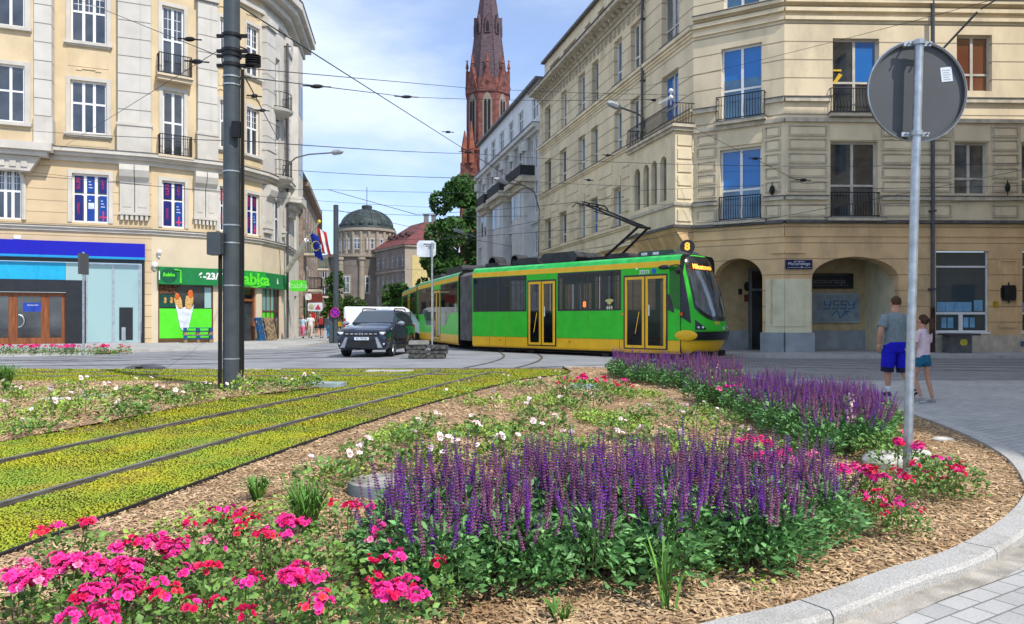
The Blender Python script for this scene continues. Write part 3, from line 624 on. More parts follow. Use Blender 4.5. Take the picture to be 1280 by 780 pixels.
for ch in ([(0, .3), (.02, .12), (.2, .12), (.24, .3), (.2, -.02), (-.04, -.06)], [(.26, .3), (.04, .28), (.06, .14), (.24, .13), (.22, -.03), (0, -.03)], [(.26, .3), (.04, .28), (.06, .14), (.24, .13), (.22, -.03), (0, -.03)], [(0, .3), (.04, .12), (.22, .12), (.28, .3), (.24, -.02), (0, -.05)]):
    stroke([(x+p[0]*1.15, p[1]) for p in ch]); x += .34
stroke([(-.35, -.34), (-.16, -.12), (-.08, -.2), (0, -.46), (.22, -.2), (.36, -.12)]); stroke([(.18, -.1), (.3, -.22), (.26, -.36)]); stroke([(.2, -.2), (.42, -.14)]); stroke([(.36, -.44), (.4, -.42)])
g.build('graffiti', s)
su0, su1 = FB.u(980.5), FB.u(1014); z0_, z1_ = FB.z(1000, 336.5), FB.z(1000, 325)
s = MB(FB.M).use(mat('navy_enamel', (.012, .018, .085), rough=.25)); s.box(su0, su1, -.12, -.085, z0_, z1_); s = s.build('street_sign', CB)
LW = mat('letter_white', (.75, .76, .8), rough=.5)
text('lettering', 'Mielżyńskiego', .165, TXT(FB.M, (su0+su1)/2, .125, z0_+.205), LW, s, sx=.93); text('small_lettering', 'ulica Seweryna', .075, TXT(FB.M, (su0+su1)/2, .125, z1_-.06), LW, s)
q = MB(FB.M).use(LW); q.box(su0+.06, su1-.06, -.124, -.121, z0_+.055, z0_+.065); q.box(su0+.62, su0+.67, -.124, -.121, z0_+.066, z0_+.11); q.build('sign_line', s)
# shop windows right of the pipe
def shopwin(a, b):
    f = MB(FB.M).use(WHT); y = .1
    f.box(a, b, y, y+.08, .86, .98); f.box(a, b, y, y+.08, 1.62, 1.72); f.box(a, b, y, y+.08, 3.5, 3.57); f.box(a, a+.05, y, y+.08, .98, 4.14); f.box(b-.05, b, y, y+.08, .98, 4.14); f.box((a+b)/2-.08, (a+b)/2+.08, y, y+.08, .98, 1.62)
    f.box(a-.05, b+.05, -.05, y, .84, .92); w = f.build('shop_window', CB); g = MB(FB.M).use(GRYG); g.box(a, b, y+.04, y+.05, .95, 4.12); g.build('pane', w)
    W_ = b-a
    for fr, wd, zb, zt in ((.05, .17, 1.74, 2.12), (.22, .17, 1.74, 2.12), (.39, .17, 1.74, 2.12), (.56, .16, 1.74, 2.12), (.76, .17, 1.76, 2.2), (.14, .10, 1.08, 1.5), (.26, .11, 1.08, 1.5), (.56, .1, 1.1, 1.5), (.68, .1, 1.1, 1.5)):
        p = MB(FB.M).use(mat('notice_paper_blue', (.20, .42, .62), rough=.5)); p.box(a+W_*fr, a+W_*(fr+wd)-.015, y+.028, y+.038, zb, zt); p.build('window_notice', w)
shopwin(*FB.uu(1170, 1236)); shopwin(*FB.uu(1278, 1345))
d_ = MB(FB.M).use(DPIPE); u_ = FB.u(1163); d_.tube([(u_, -.16, 1.9), (u_, -.16, 22)], .075, 8); d_.use(mat('rusty_pipe', (.06, .03, .025), var=.5, scale=8)); d_.tube([(u_, -.16, .1), (u_, -.16, 1.9)], .085, 8); d_.use(DPIPE)
for z in (2.6, 5.7, 8.6, 11.5): d_.box(u_-.11, u_+.11, -.25, 0, z, z+.06)
d_.build('downpipe', CB)
# pilaster panel, lamp and post box of the right hand front
t = MB(FB.M); a, b = FB.uu(1249, 1271); t.use(OCHRE); t.box(a, a+.05, -.05, 0, 1.1, 3.8); t.box(b-.05, b, -.05, 0, 1.1, 3.8); t.box(a+.05, b-.05, -.05, 0, 3.75, 3.8); t.box(a+.05, b-.05, -.05, 0, 1.1, 1.15); t.build('pilaster_panel', CB)
t = MB(FB.M).use(mat('black_lantern', (.02, .022, .02), rough=.4)); a, b = FB.uu(1252, 1265.5); cz = FB.z(1258, 366)
t.box(a, b, -.2, -.001, cz-.32, cz+.3, b=.03); t.box(a-.08, a-.03, -.12, 0, cz-.2, cz+.2); t.box(b+.03, b+.08, -.12, 0, cz-.2, cz+.2); t.tube([((a+b)/2, -.1, cz-.42), ((a+b)/2, -.1, cz+.42)], .03, 6); t.build('wall_lantern', CB)
t = MB(FB.M).use(mat('yellow_plate', (.5, .33, .02))); a, b = FB.uu(1241, 1247); t.box(a, b, -.03, 0, 1.9, 2.15, b=.03); t.build('gas_plate', CB)
a, b = FB.uu(1274, 1280); t = MB(FB.M).use(STEELB); t.box(a, b, -.1, -.081, .35, .55); t.build('vent', CB)
for px, py in ((966, 238), (1257, 235)):
    F = FC if px < 980 else FB; t = MB(F.M).use(IRON); z = F.z(px, py); u_ = F.u(px); t.ball((u_, -.12, z), (.11, .1, .2), 6, 4); t.tube([(u_, -.12, z-.3), (u_, -.12, z+.3)], .02, 6); t.build('wire_anchor', CB)
# upper right street lamp fixed to the front
t = MB(FB.M).use(DPIPE); u_ = FB.u(1172); z_ = FB.z(1172, 55); t.tube([(u_, 0, z_-.4), (u_+.1, -.4, z_-.2), (u_+.75, -1.3, z_+.75)], .045, 7); l = t.build('lamp_arm', CB)
t = MB(FB.M).use(mat('lamp_grey', (.09, .095, .1), rough=.5)); t.box(-.15, .42, -.11, .11, -.03, .03, M=Matrix.Translation((u_+.95, -1.45, z_+.9)) @ Matrix.Rotation(-.55, 4, 'Y') @ Matrix.Rotation(-.5, 4, 'Z')); t.build('lamp_head', l)
# roof body
t = MB().use(ROOFD); t.prism([(6.75, 35.4), (8.0, 31.8), (10.9, 30.1), (33, 30.8), (33, 50), (12, 42)], 21.9, 22.1); t.build('roof', CB)

# ================================================= pale grey and white house beyond it
WB = thing('pale_townhouse', 'pale grey white townhouse with bay windows and dark iron balconies left of the cream building', 'building', (0, 62, 0))
FW = FR((-3.21, 74.4), (2.02, 53.7)); PG = mat('pale_grey_plaster', (.62, .62, .60), var=.07, scale=1.2, stain=(.38, .37, .34, .55), sstain=.7, bump=.1)
PW = mat('white_attic_plaster', (.74, .76, .78), var=.04, scale=1.2)
mb = MB(FW.M).use(PG); cpx = [(602, 606), (613, 618), (625, 630), (636, 641.5), (648, 653.5), (662.5, 666.5), (668, 672.5)]
rw = [(2.2, 4.6), (6.3, 7.9), (9.3, 11.6), (12.6, 14.9)]; wo = [(*FW.uu(a, b), z0, z1) for a, b in cpx for z0, z1 in rw]
wall(mb, 0, FW.L, 0, 15.4, wo, .2); mb.use(PW); ao = [(*FW.uu(a, b), 16.3, 17.9) for a, b in ((605, 609.5), (614, 619), (624.5, 630), (636, 641.6), (648, 654), (665, 673))]; wall(mb, 0, FW.L, 15.4, 18.8, ao, .2)
mb.add([(0, 0, 0), (0, 9, 0), (0, 9, 18.8), (0, 0, 18.8)], [(0, 3, 2, 1)]); mb.build('wall', WB)
t = MB(FW.M).use(PG); t.box(-.3, FW.L, -.55, 0, 15.35, 15.65); t.box(-.2, FW.L, -.3, 0, 15.1, 15.349); t.box(-.1, FW.L, -.2, 0, 8.5, 8.7); t.use(LEDGE); t.box(-.3, FW.L, -.6, 0, 15.652, 15.72); t.box(-.3, FW.L, -.35, 8, 18.8, 19.0)
t.use(PG)
for px in (600, 610.5, 621.5, 633, 645, 657.5, 661): u_ = FW.u(px); t.box(u_-.28, u_+.28, -.28, 0, 3, 15.09); t.lathe([(.36, 14.2), (.4, 14.9)], 10, c=(u_, -.2))
t.build('stonework', WB)
for i, o in enumerate(wo+ao): window(WB, FW, *o, 2, (.62,), WHT, DARKG if i % 3 else CURTG, y=.12)
for a, b, z in ((598.5, 608, 11.95), (611.5, 627.5, 12.0), (634.5, 654, 12.0)):
    x0, x1 = FW.uu(a, b, .9); t = MB(FW.M).use(STONE); t.box(x0, x1, -1.2, 0, z-.35, z); t.box(x0+.25, x1-.25, -.9, 0, z-.8, z-.351); t.use(PG); t.box(x0+.5, x1-.5, -.7, 0, 5.8, z-.801); bl = t.build('balcony', WB)
    t = MB(FW.M).use(mat('balcony_dark', (.035, .035, .035))); t.box(x0+.08, x1-.08, -1.12, -1.08, z+.12, z+.85); t.box(x0+.08, x0+.12, -1.08, 0, z+.12, z+.85); t.box(x1-.12, x1-.08, -1.08, 0, z+.12, z+.85); t.build('balustrade', bl)
    for k, (w0, w1) in enumerate(((.52, .68), (.12, .3))):
        q = MB(FW.M).use(DARKG); L_ = x1-x0; q.box(x0+L_*w0, x0+L_*w1, -.72, -.71, 9.2, 11); q.build('bay_pane', bl)

# ================================================= brick church
CHB = mat('church_brick', (.19, .07, .055), var=.25, scale=1.2, stain=(.15, .06, .05, .6), sstain=.35, bump=.2)
CHO = mat('orange_brick', (.27, .085, .05), var=.2, scale=1); SPR = mat('spire_slate', (.115, .075, .085), var=.22, scale=1.4, stretch=(1, 1, 3), stain=(.10, .06, .07, .6), sstain=.5)
cx, cy = -4.84, 150; CHU = thing('brick_church', 'red brick gothic church tower with a tall tapering spire', 'church', (cx, cy, 0))
def octp(r, z, ph=math.pi/8): return [(cx+r*math.cos(ph+k*math.pi/4), cy+r*math.sin(ph+k*math.pi/4), z) for k in range(8)]
t = MB().use(CHB)
t.box(cx-4.7, cx+4.7, cy-4.7, cy+4.7, 0, 34.5)
for z in (29.5, 34.5): t.box(cx-5.1, cx+5.1, cy-5.1, cy+5.1, z, z+.4)
a = octp(4.55, 34.9); b = octp(4.55, 49); t.add(a+b, [(k, (k+1) % 8, (k+1) % 8+8, k+8) for k in range(8)]+[tuple(range(8, 16))]); t.build('tower', CHU)
t = MB().use(CHB)
for k in range(8):      # gables
    A = math.pi/4*k; M = Matrix.Translation((cx, cy, 0)) @ Matrix.Rotation(A+math.pi/2, 4, 'Z'); r = 4.55*math.cos(math.pi/8)
    t.prism([(-1.72, 46.3), (1.72, 46.3), (0, 51.5)], -r-.25, -r+.8, 'y', M); t.lathe([(.3, 0), (.3, .1)], 10, M=M @ Matrix.Translation((0, -r-.27, 48.0)) @ Matrix.Rotation(math.pi/2, 4, 'X'))
t.use(CHO)
for k in range(8):
    A = math.pi/4*k-math.pi/2; x, y = cx+4.2*math.cos(A), cy+4.2*math.sin(A)
    t.lathe([(.2, 50.6), (.2, 52.0), (.36, 52.1), (.1, 53.4), (.0, 53.9)], 6, c=(x, y)); t.box(x-.3, x+.3, y-.06, y+.06, 53.5, 53.65)
t.build('gable', CHU)
t = MB().use(SPR); a = octp(4.1, 48.9); b = octp(2.95, 57.5); c_ = octp(.25, 75.3); t.add(a+b+c_, [(k, (k+1) % 8, (k+1) % 8+8, k+8) for k in range(8)]+[(k+8, (k+1) % 8+8, (k+1) % 8+16, k+16) for k in range(8)]+[tuple(range(16, 24))])
for k in range(8): t.tube([octp(4.12, 49)[k], octp(2.97, 57.5)[k], octp(.26, 75)[k]], .09, 5)
t.build('spire', CHU)
LIT = mat('tracery_stone', (.26, .21, .17)); 
for k in range(5):
    A = math.pi/4*k+math.pi; M = Matrix.Translation((cx, cy, 0)) @ Matrix.Rotation(A+math.pi/2, 4, 'Z'); r = 4.55*math.cos(math.pi/8)
    def lancet(w, z0, z1): return [(-w, z0), (w, z0), (w, z1-w*1.7), (w*.6, z1-w*.6), (0, z1), (-w*.6, z1-w*.6), (-w, z1-w*1.7)]
    q = MB(M).use(LIT); q.prism(lancet(.95, 36.4, 46.2), -r-.06, -r+.05, 'y'); w = q.build('belfry_window', CHU)
    q = MB(M).use(mat('belfry_dark', (.015, .015, .018))); 
    for s_ in (-.36, .36): q.prism([(p[0]+s_, p[1]) for p in lancet(.27, 36.8, 44.8)], -r-.1, -r-.061, 'y')
    q.build('opening', w)
    q = MB(M).use(MATS['belfry_dark']); rr = 2.7; q.prism([(-.3, 58.6), (.3, 58.6), (.3, 60), (0, 60.8), (-.3, 60)], -rr-.2, -rr+.6, 'y'); q.use(SPR); q.prism([(-.55, 58.4), (.55, 58.4), (.5, 60.2), (0, 62.3), (-.5, 60.2)], -rr-.15, -rr+1.1, 'y'); q.build('dormer', CHU)
t = MB().use(CHO)
for x, y, z0, z1 in ((cx-4.4, cy-4.6, 34, 39.4), (cx-3.1, cy-4.9, 34, 41.2), (cx+4.4, cy-4.6, 34, 39.4)): t.lathe([(.6, z0-2), (.6, z0+.6), (.72, z0+.7), (.1, z1-1), (0, z1-1)], 6, c=(x, y))
t.use(CHB)
for x in (cx-4.8, cx+4.8): t.box(x-.5, x+.5, cy-5.8, cy-4.6, 0, 30); t.box(x-.4, x+.4, cy-5.5, cy-4.6, 30, 32)
t.use(CHO)
for i in range(4): t.box(cx-3.2+i*1.6, cx-2.6+i*1.6, cy-5.15, cy-4.9, 31, 33.2)
t.build('pinnacle', CHU)

# ================================================= domed building with red tiled wing
DB = thing('domed_building', 'grey stone building with green black dome and a red tiled wing at the street end', 'building', (-23.6, 121, 0))
DS = mat('sooty_stone', (.215, .18, .15), var=.15, scale=.5, stain=(.16, .13, .11, .65), sstain=.25, bump=.1); DL = mat('light_stone', (.36, .305, .235), var=.1, scale=.5, stain=(.3, .25, .2, .5), sstain=.3)
t = MB().use(DS); c = (-23.6, 121); c2 = (-25.0, 121.6); t.lathe([(5.7, 0), (5.7, 11.2)], 40, c=c2); t.use(DL); t.lathe([(5.7, 11.2), (6.05, 11.3), (6.1, 11.7), (3, 11.8)], 40, c=c2); t.lathe([(4.35, 11.7), (4.35, 15.3), (4.75, 15.5), (4.75, 15.9), (3, 15.95)], 40, c=c)
t.use(DL)
for k in range(12):
    A = -math.pi+.13+k*math.pi/11.; x, y = c[0]+4.4*math.cos(A), c[1]+4.4*math.sin(A); t.lathe([(.28, 11.7), (.26, 15.3)], 8, c=(x, y))
    if k % 2 == 0: x, y = c2[0]+5.85*math.cos(A), c2[1]+5.85*math.sin(A); t.lathe([(.5, 4.6), (.42, 10.6), (.6, 10.8), (.6, 11.2)], 10, c=(x, y))
t.build('rotunda', DB, smooth=True)
t = MB().use(mat('dome_copper', (.045, .06, .058), rough=.6, var=.25, scale=.8)); pr = [(4.6, 15.95), (4.5, 16.3)]+[(4.25*math.cos(a), 16.3+3.05*math.sin(a)) for a in [i*math.pi/2/9 for i in range(9)]]+[(.8, 19.3), (.85, 19.9), (.7, 20.0), (0, 20.0)]; t.lathe(pr, 40, c=c)
for k in range(16): A = k*math.pi/8; t.tube([(c[0]+4.28*math.cos(a)*math.cos(A), c[1]+4.28*math.cos(a)*math.sin(A), 16.3+3.08*math.sin(a)) for a in [i*1.4/8 for i in range(9)]], .06, 5)
for k in range(9): A = -math.pi+.2+k*.34; t.ball((c[0]+4.1*math.cos(A), c[1]+4.1*math.sin(A), 16.6), (.4, .4, .45), 8, 6)
t.build('dome', DB, smooth=True)
t = MB().use(IRON); t.tube([(c[0], c[1], 20), (c[0], c[1], 23)], .05, 5); t.build('mast', DB)
DW = mat('far_window_white', (.6, .62, .64))
for k, A in enumerate((-2.6, -2.15, -1.72, -1.25, -.8)):
    M = Matrix.Translation((c[0], c[1], 0)) @ Matrix.Rotation(A+math.pi/2, 4, 'Z'); F = FR((0, 0), (1, 0)); F.M = M
    for z0, z1, r, wd in ((12.5, 14.2, 4.42, .55),):
        q = MB(M).use(DL); q.box(-wd-.2, wd+.2, -r-.06, -r+.3, z0-.2, z1+.25); q.build('window_surround', DB)
        window(DB, F, -wd, wd, z0, z1, 2, (.6,), DW, CURTG, y=-r-.1, t=.1)
for k, A in enumerate((-2.75, -2.25, -1.72, -1.2)):
    M = Matrix.Translation((c2[0], c2[1], 0)) @ Matrix.Rotation(A+math.pi/2, 4, 'Z'); F = FR((0, 0), (1, 0)); F.M = M
    for z0, z1, wd in ((5.6, 8.2, .62), (1.5, 3.4, .6)):
        q = MB(M).use(DL); q.box(-wd-.2, wd+.2, -5.76, -5.4, z0-.2, z1+.25); q.build('window_surround', DB); window(DB, F, -wd, wd, z0, z1, 2, (.6,), DW, CURTG, y=-5.8, t=.1)
FD = FR((-21.3, 116.4), (-15.4, 107)); FE = FR((-15.4, 107), (-8.8, 111.15)); FG = FR((-34, 112), (-27.4, 118.5))
t = MB(FD.M).use(DS); wn = [(FD.L*(i+.28)/6, FD.L*(i+.28)/6+.85, z0, z1) for i in range(6) for z0, z1 in ((9.2, 10.9), (6.0, 8.0), (3.4, 5.0), (.8, 2.4))]; wall(t, 0, FD.L, 0, 12, wn, .2); t.use(DL); t.box(0, FD.L, -.3, 0, 12, 12.3); t.box(0, FD.L, -.12, 0, 8.5, 8.75)
t.M = FE.M; t.use(DL); ew = [(1.6, 2.6, 5.5, 7.4)]; wall(t, 0, FE.L, 0, 12, (), .2); t.box(-.2, FE.L, -.3, 0, 12.002, 12.3); t.M = FG.M; t.use(DS); gw = [(FG.L*(i+.3)/5, FG.L*(i+.3)/5+.9, z0, z1) for i in range(5) for z0, z1 in ((8, 9.8), (4.5, 6.7), (1, 3))]; wall(t, 0, FG.L, 0, 11, gw, .2); t.box(0, FG.L, 0, 5, 11, 11.4); t.build('wall', DB)
for o in wn: window(DB, FD, *o, 2, (.6,), DW, DARKG, y=.1, t=.08)
for o in gw: window(DB, FG, *o, 2, (.6,), DW, DARKG, y=.1, t=.08)
t = MB(FE.M).use(mat('yellow_wall_panel', (.58, .46, .20), var=.08)); t.box(1.1, 5.2, -.05, 0, 1, 10.8); t.build('wall_panel', DB)
t = MB().use(mat('red_roof_tile', (.17, .052, .048), rough=.75, var=.18, scale=1.2, bump=.3, stretch=(1, 1, 4)))
A0 = FD.M @ Vector((-1.5, -.4, 12.3)); A1 = FD.M @ Vector((FD.L+.4, -.4, 12.3)); B1 = FE.M @ Vector((FE.L+2, -.4, 12.3)); R0 = FD.M @ Vector((0, 6, 16.6)); R1 = FD.M @ Vector((FD.L-5.5, 6, 16.6)); R2 = R1+Vector((14, 9, 0)); B2 = B1+Vector((0, 3, 0)); A2 = FD.M @ Vector((-1.5, 13, 12.3)); 
t.add([A0, A1, B1, R0, R1, R2, A2, B1+Vector((9, 6, 0))], [(0, 1, 4, 3), (1, 2, 7, 5, 4), (0, 3, 6)])
P0 = R1+Vector((7, 2, 0)); t.add([P0+Vector((-4, -2, -2.4)), P0+Vector((4, 0, -2.4)), P0+Vector((0, 3, 3.4)), P0+Vector((6, 6, -2))], [(0, 1, 2), (1, 3, 2)])
rf = t.build('roof', DB)
for i in range(4):
    M = FD.M @ Matrix.Translation((1.5+i*2.2, 2.4, 14.0)); q = MB(M).use(mat('dormer_dark', (.06, .03, .03))); q.prism([(-.55, 0), (.55, 0), (0, .55)], -.9, .6, 'y'); q.build('roof_dormer', rf)
for dx, dy in ((0, 0), (1.1, .6), (4.6, 2.6)): q = MB().use(mat('chimney_grey', (.2, .2, .2))); p = R1+Vector((dx, dy, 0)); q.box(p.x-.35, p.x+.35, p.y-.3, p.y+.3, p.z-1, p.z+1.0); q.box(p.x-.5, p.x+.5, p.y-.4, p.y+.4, p.z+1.001, p.z+1.15); q.build('chimney', rf)
# ================================================= cream building on the left with the bank and the grocery
LB = thing('cream_building', 'cream and white building with stone pilasters above a bank and a green grocery', 'building', (-20, 42, 0))
LY = mat('yellow_plaster', (.70, .55, .34), var=.07, scale=.8, bump=.1, bscale=30, stain=(.47, .35, .22, .55), sstain=.6)
LYG = groove('yellow_plaster_joints', (.67, .51, .31), .62, .35, width=.02, dark=.7, var=.05, scale=.8, stain=(.55, .40, .24, .45), sstain=.6)
LW_ = groove('white_pilaster', (.62, .585, .52), .98, .25, width=.03, dark=.45, var=.05, scale=1.0, bump=.1, stain=(.48, .43, .36, .5), sstain=.7)
LWP = mat('white_stone_trim', (.61, .57, .50), var=.06, scale=1.3, bump=.12, bscale=25, stain=(.42, .37, .30, .6), sstain=.8)
LGR = mat('pale_render', (.66, .55, .39), var=.05, scale=.8, bump=.1, stain=(.5, .42, .3, .4), sstain=.5)
Fa = FR((-32, 36.8), (-20.2, 41.7)); Fb = FR((-20.2, 41.7), (-16.85, 44.2)); Fc = FR((-16.85, 44.2), (-15.75, 46.8)); Fd = FR((-15.75, 46.8), (-15.35, 50)); Fe = FR((-15.35, 50), (-16.4, 57.2))
TOP = 22.6
def op(F, a, b, z0, z1): return (*F.uu(a, b), z0, z1)
OA = [op(Fa, 90, 136, 6.7, 9.35), op(Fa, 88, 133.5, 11.55, 14.4), op(Fa, 88, 133.5, 16.5, 19.4), op(Fa, -6, 27.5, 6.7, 9.45)]
OB = [op(Fb, 202.5, 231, 6.65, 9.3), op(Fb, 203.5, 230, 10.7, 14.4), op(Fb, 202.5, 230, 15.3, 19.2), op(Fb, 274.5, 286.5, 6.65, 9.3), op(Fb, 275, 287, 11.6, 14.4), op(Fb, 275, 287, 16.6, 19.3)]
OC = [op(Fc, 308.5, 324, 6.65, 9.2), op(Fc, 308, 324, 11.6, 14.5), op(Fc, 308, 324, 16.5, 19.6)]
OD = [op(Fd, 341, 350, 6.4, 9.3), op(Fd, 341, 349, 10.8, 14.2), op(Fd, 341, 349, 15.4, 18.6)]
OE = [(1.6, 2.7, 6.4, 9.3), (1.6, 2.7, 11.2, 14.2), (1.6, 2.7, 15.9, 18.8), (5, 6.1, 6.4, 9.3), (5, 6.1, 11.2, 14.2), (5, 6.1, 15.9, 18.8)]
w = MB()
BU = Fa.u(181); zs1 = 5.45
w.M = Fa.M; w.use(LYG); bank = (-1, BU, -.1, 5.2); wall(w, -6, Fa.L, 0, 10.2, OA[:1]+OA[3:]+[bank], .28); w.use(LY); wall(w, -6, Fa.L, 10.2, TOP, OA[1:3], .3)
sh = op(Fb, 198, 266, .3, 3.42); dor = op(Fb, 0, 1, 0, 0)
w.M = Fb.M; w.use(LGR); uS0 = max(.02, Fb.u(196.5)); wall(w, 0, Fb.L, 0, 6.2, [(uS0+.05, Fb.u(266.5), .3, 3.42)], .3); w.use(LY); wall(w, 0, Fb.L, 6.2, TOP, OB, .3)
w.M = Fc.M; w.use(LGR); wall(w, 0, Fc.L, 0, 6.2, [op(Fc, 302, 320, .12, 3.4)], .4); w.use(LY); wall(w, 0, Fc.L, 6.2, TOP, OC, .3)
w.M = Fd.M; w.use(LGR); wall(w, 0, Fd.L, 0, 6.2, [(Fd.u(327.5), Fd.u(349), .15, 3.4)], .3); w.use(LWP); wall(w, 0, Fd.L, 6.2, TOP, OD, .3)
w.M = Fe.M; w.use(LWP); wall(w, 0, Fe.L, 0, TOP, OE+[(1.2, 2.4, .12, 3.2), (5, 6.2, .12, 3.2)], .3)
w.build('wall', LB)
t = MB()
def run(z0, z1, pr, m, frames=(Fa, Fb, Fc, Fd, Fe), cut=None):
    """string course that follows the bends, mitred at every fold"""
    t.M = Matrix(); t.use(m)
    pts = [Fa.o+Fa.d*(-6)]+[F.o for F in frames[1:]]+[Fe.o+Fe.d*Fe.L]; ns = [F.n for F in frames]
    outp = []
    for i, p in enumerate(pts):
        if i == 0: o = -ns[0]*pr
        elif i == len(pts)-1: o = -ns[-1]*pr
        else:
            b_ = (-ns[i-1]-ns[i]).normalized(); o = b_*(pr/max(.3, b_.dot(-ns[i])))
        outp.append(p+o)
    inn = [p+n_*.02 for p, n_ in zip(pts, ns+[ns[-1]])]; n = len(pts)
    vs = [(p.x, p.y, z0) for p in outp]+[(p.x, p.y, z1) for p in outp]+[(p.x, p.y, z0) for p in inn]+[(p.x, p.y, z1) for p in inn]; fs = []
    for i in range(n-1): fs += [(i, i+1, i+1+n, i+n), (i+n, i+1+n, i+1+3*n, i+3*n), (i, i+2*n, i+1+2*n, i+1)]
    t.add(vs, fs)
run(6.2, 6.36, .1, LWP); run(6.361, 6.45, .2, LWP); run(6.452, 6.48, .23, LEDGE)
run(10.0, 10.25, .15, LWP); run(10.25, 10.42, .4, LWP); run(10.42, 10.62, .58, LWP); run(10.622, 10.65, .62, LEDGE)
run(20.6, 20.9, .2, LWP); run(21.4, 21.8, .5, LWP); run(21.8, 22.2, .95, LWP); run(22.2, 22.7, 1.25, LWP); run(22.702, 22.75, 1.3, LEDGE)
t.build('cornice', LB)
t = MB()
def pilaster(F, a, b, z0=10.66, z1=20.6, pr=.3, base=True, ex=0, cap=True):
    u0, u1 = F.uu(a, b) if b > 5 else (a, b); t.M = F.M; t.use(LW_); t.box(u0, u1, -pr, 0, z0+1.6, z1); t.use(LWP); t.box(u0-.04, u1+.04, -pr-.05, 0, z0, z0+1.45); t.box(u0-.08, u1+.08, -pr-.1, 0, z0+1.45, z0+1.6)
    t.use(LW_); t.box((u0+u1)/2-.04+(u1-u0)*.2, (u0+u1)/2+(u1-u0)*.2, -pr-.03, -pr, z0+1.6, z1)
    if cap: t.use(LWP); t.box(u0-.1, u1+.1, -pr-.15, 0, z1-.7, z1-.1)
def console(F, a, b, z0=7.1, z1=10.0):
    u0, u1 = F.uu(a, b); t.M = F.M; t.use(LWP); m = (u0+u1)/2
    for x0, x1 in ((u0, m-.02), (m+.02, u1)):
        t.box(x0, x1, -.16, 0, z0, z1-1.1); t.prism([(-.16, z1-1.1), (0, z1-1.1), (0, z1-.05), (-.5, z1-.05), (-.55, z1-.35), (-.42, z1-.7), (-.24, z1-.85)], x0, x1, 'x')
        t.box(x0+.15, x1-.15, -.185, -.16, z0+.3, z1-1.3)
    t.box(u0-.05, u1+.05, -.24, 0, z0-.14, z0); n = 6
    for i in range(n): x = u0+(u1-u0)*(i+.15)/n; t.box(x, x+(u1-u0)/n*.6, -.2, 0, z0-.42, z0-.141)
pilaster(Fa, 148, 189); console(Fa, 150, 187, 6.95+.4)
pilaster(Fb, 246, 270); console(Fb, 242, 270, 6.95+.4)
pilaster(Fc, 326, 327.4, pr=.3) if False else None
pilaster(Fd, .1, Fd.u(339)); pilaster(Fe, .25, 1.2); pilaster(Fe, 3.2, 4.4); pilaster(Fe, 6.3, 7.1)
u0, u1 = .15, Fd.u(338); console(Fd, 329, 338, 7.35); console(Fd, 352, 354, 7.35)
for F, ops in ((Fa, OA[:3]), (Fb, OB), (Fc, OC), (Fd, OD)):
    t.M = F.M; t.use(LWP)
    for o in ops:
        ws = .2 if F in (Fa, Fb) else .13; L0, L1 = max(o[0]-ws, 0), min(o[1]+ws, F.L)
        t.box(L0, o[0], -.05, 0, o[2], o[3]+.2); t.box(o[1], L1, -.05, 0, o[2], o[3]+.2); t.box(o[0], o[1], -.05, 0, o[3], o[3]+.2)
        if o[2] > 6.8 and not (o in (OB[1], OB[2]) or F is Fd): t.box(max(L0-.08, 0), min(L1+.08, F.L), -.2, 0, o[2]-.17, o[2]-.02); t.box(max(L0, 0), min(L1, F.L), -.12, 0, o[2]-.26, o[2]-.171)
        if o[2] > 11 and F is not Fd and not o in (OB[1],OB[2]): m = (o[0]+o[1])/2; t.use(LY); t.box(m-.32, m+.32, -.05, 0, o[3]+.62, o[3]+.68); t.box(m-.6, m-.33, -.04, 0, o[3]+.55, o[3]+.6); t.box(m+.33, m+.6, -.04, 0, o[3]+.55, o[3]+.6); t.box(o[0]-.1, o[1]+.1, -.02, 0, o[2]-1.35 if o[2]>15 else o[2]-.7, o[2]-.4); t.use(LWP)
# scroll ornament near the top of the corner
t.M = Fe.M; 
for x in (.45, 1.0): t.lathe([(.1, 0), (.34, 0), (.34, .12), (.2, .16), (.1, .1)], 12, M=Matrix.Translation((x, -.3, 19.6)) @ Matrix.Rotation(math.pi/2, 4, 'X'))
t.build('stonework', LB)
# upper bay at the left end, carried on a moulded bracket
t = MB(Fa.M); ub = Fa.u(62, .8); t.use(LY); pb = .8
bw = [(*Fa.uu(-5, 31, pb), 11.65, 14.6), (*Fa.uu(-5, 31, pb), 16.6, 19.6)]
wall(t, -6, ub, 10.66, TOP, bw, .25, y=-pb); t.add([(ub, -pb, 10.66), (ub, 0, 10.66), (ub, 0, TOP), (ub, -pb, TOP)], [(0, 1, 2, 3)])
t.use(LWP); t.box(-6, ub+.12, -pb-.3, 0, 10.25, 10.655); t.box(-6, ub-.1, -pb-.1, -.001, 10.0, 10.249); t.prism([(-6, 9.2), (Fa.u(40), 9.2), (Fa.u(52), 9.98), (-6, 9.98)], -.6, -.02, 'y')
for k in range(9): t.box(Fa.u(40)-.1-k*.5-.28, Fa.u(40)-.1-k*.5, -.66, -.6, 9.4, 9.75)
t.use(LW_); t.box(Fa.u(43, pb), Fa.u(56, pb), -pb-.12, -pb, 12.1, TOP); t.box(ub-.22, ub+.1, -pb-.1, -.05, 12.1, TOP); t.use(LWP); t.box(Fa.u(42.5, pb), Fa.u(56.5, pb), -pb-.17, -pb, 10.66, 12.05); t.box(ub-.26, ub+.15, -pb-.15, -.03, 10.66, 12.05)
for o in bw: t.box(o[1], o[1]+.26, -pb-.05, -pb, o[2], o[3]+.2); t.box(o[0], o[1], -pb-.05, -pb, o[3], o[3]+.2); t.box(o[0]-.1, o[1]+.32, -pb-.2, -pb, o[2]-.2, o[2]-.03)
bay = t.build('bay', LB)
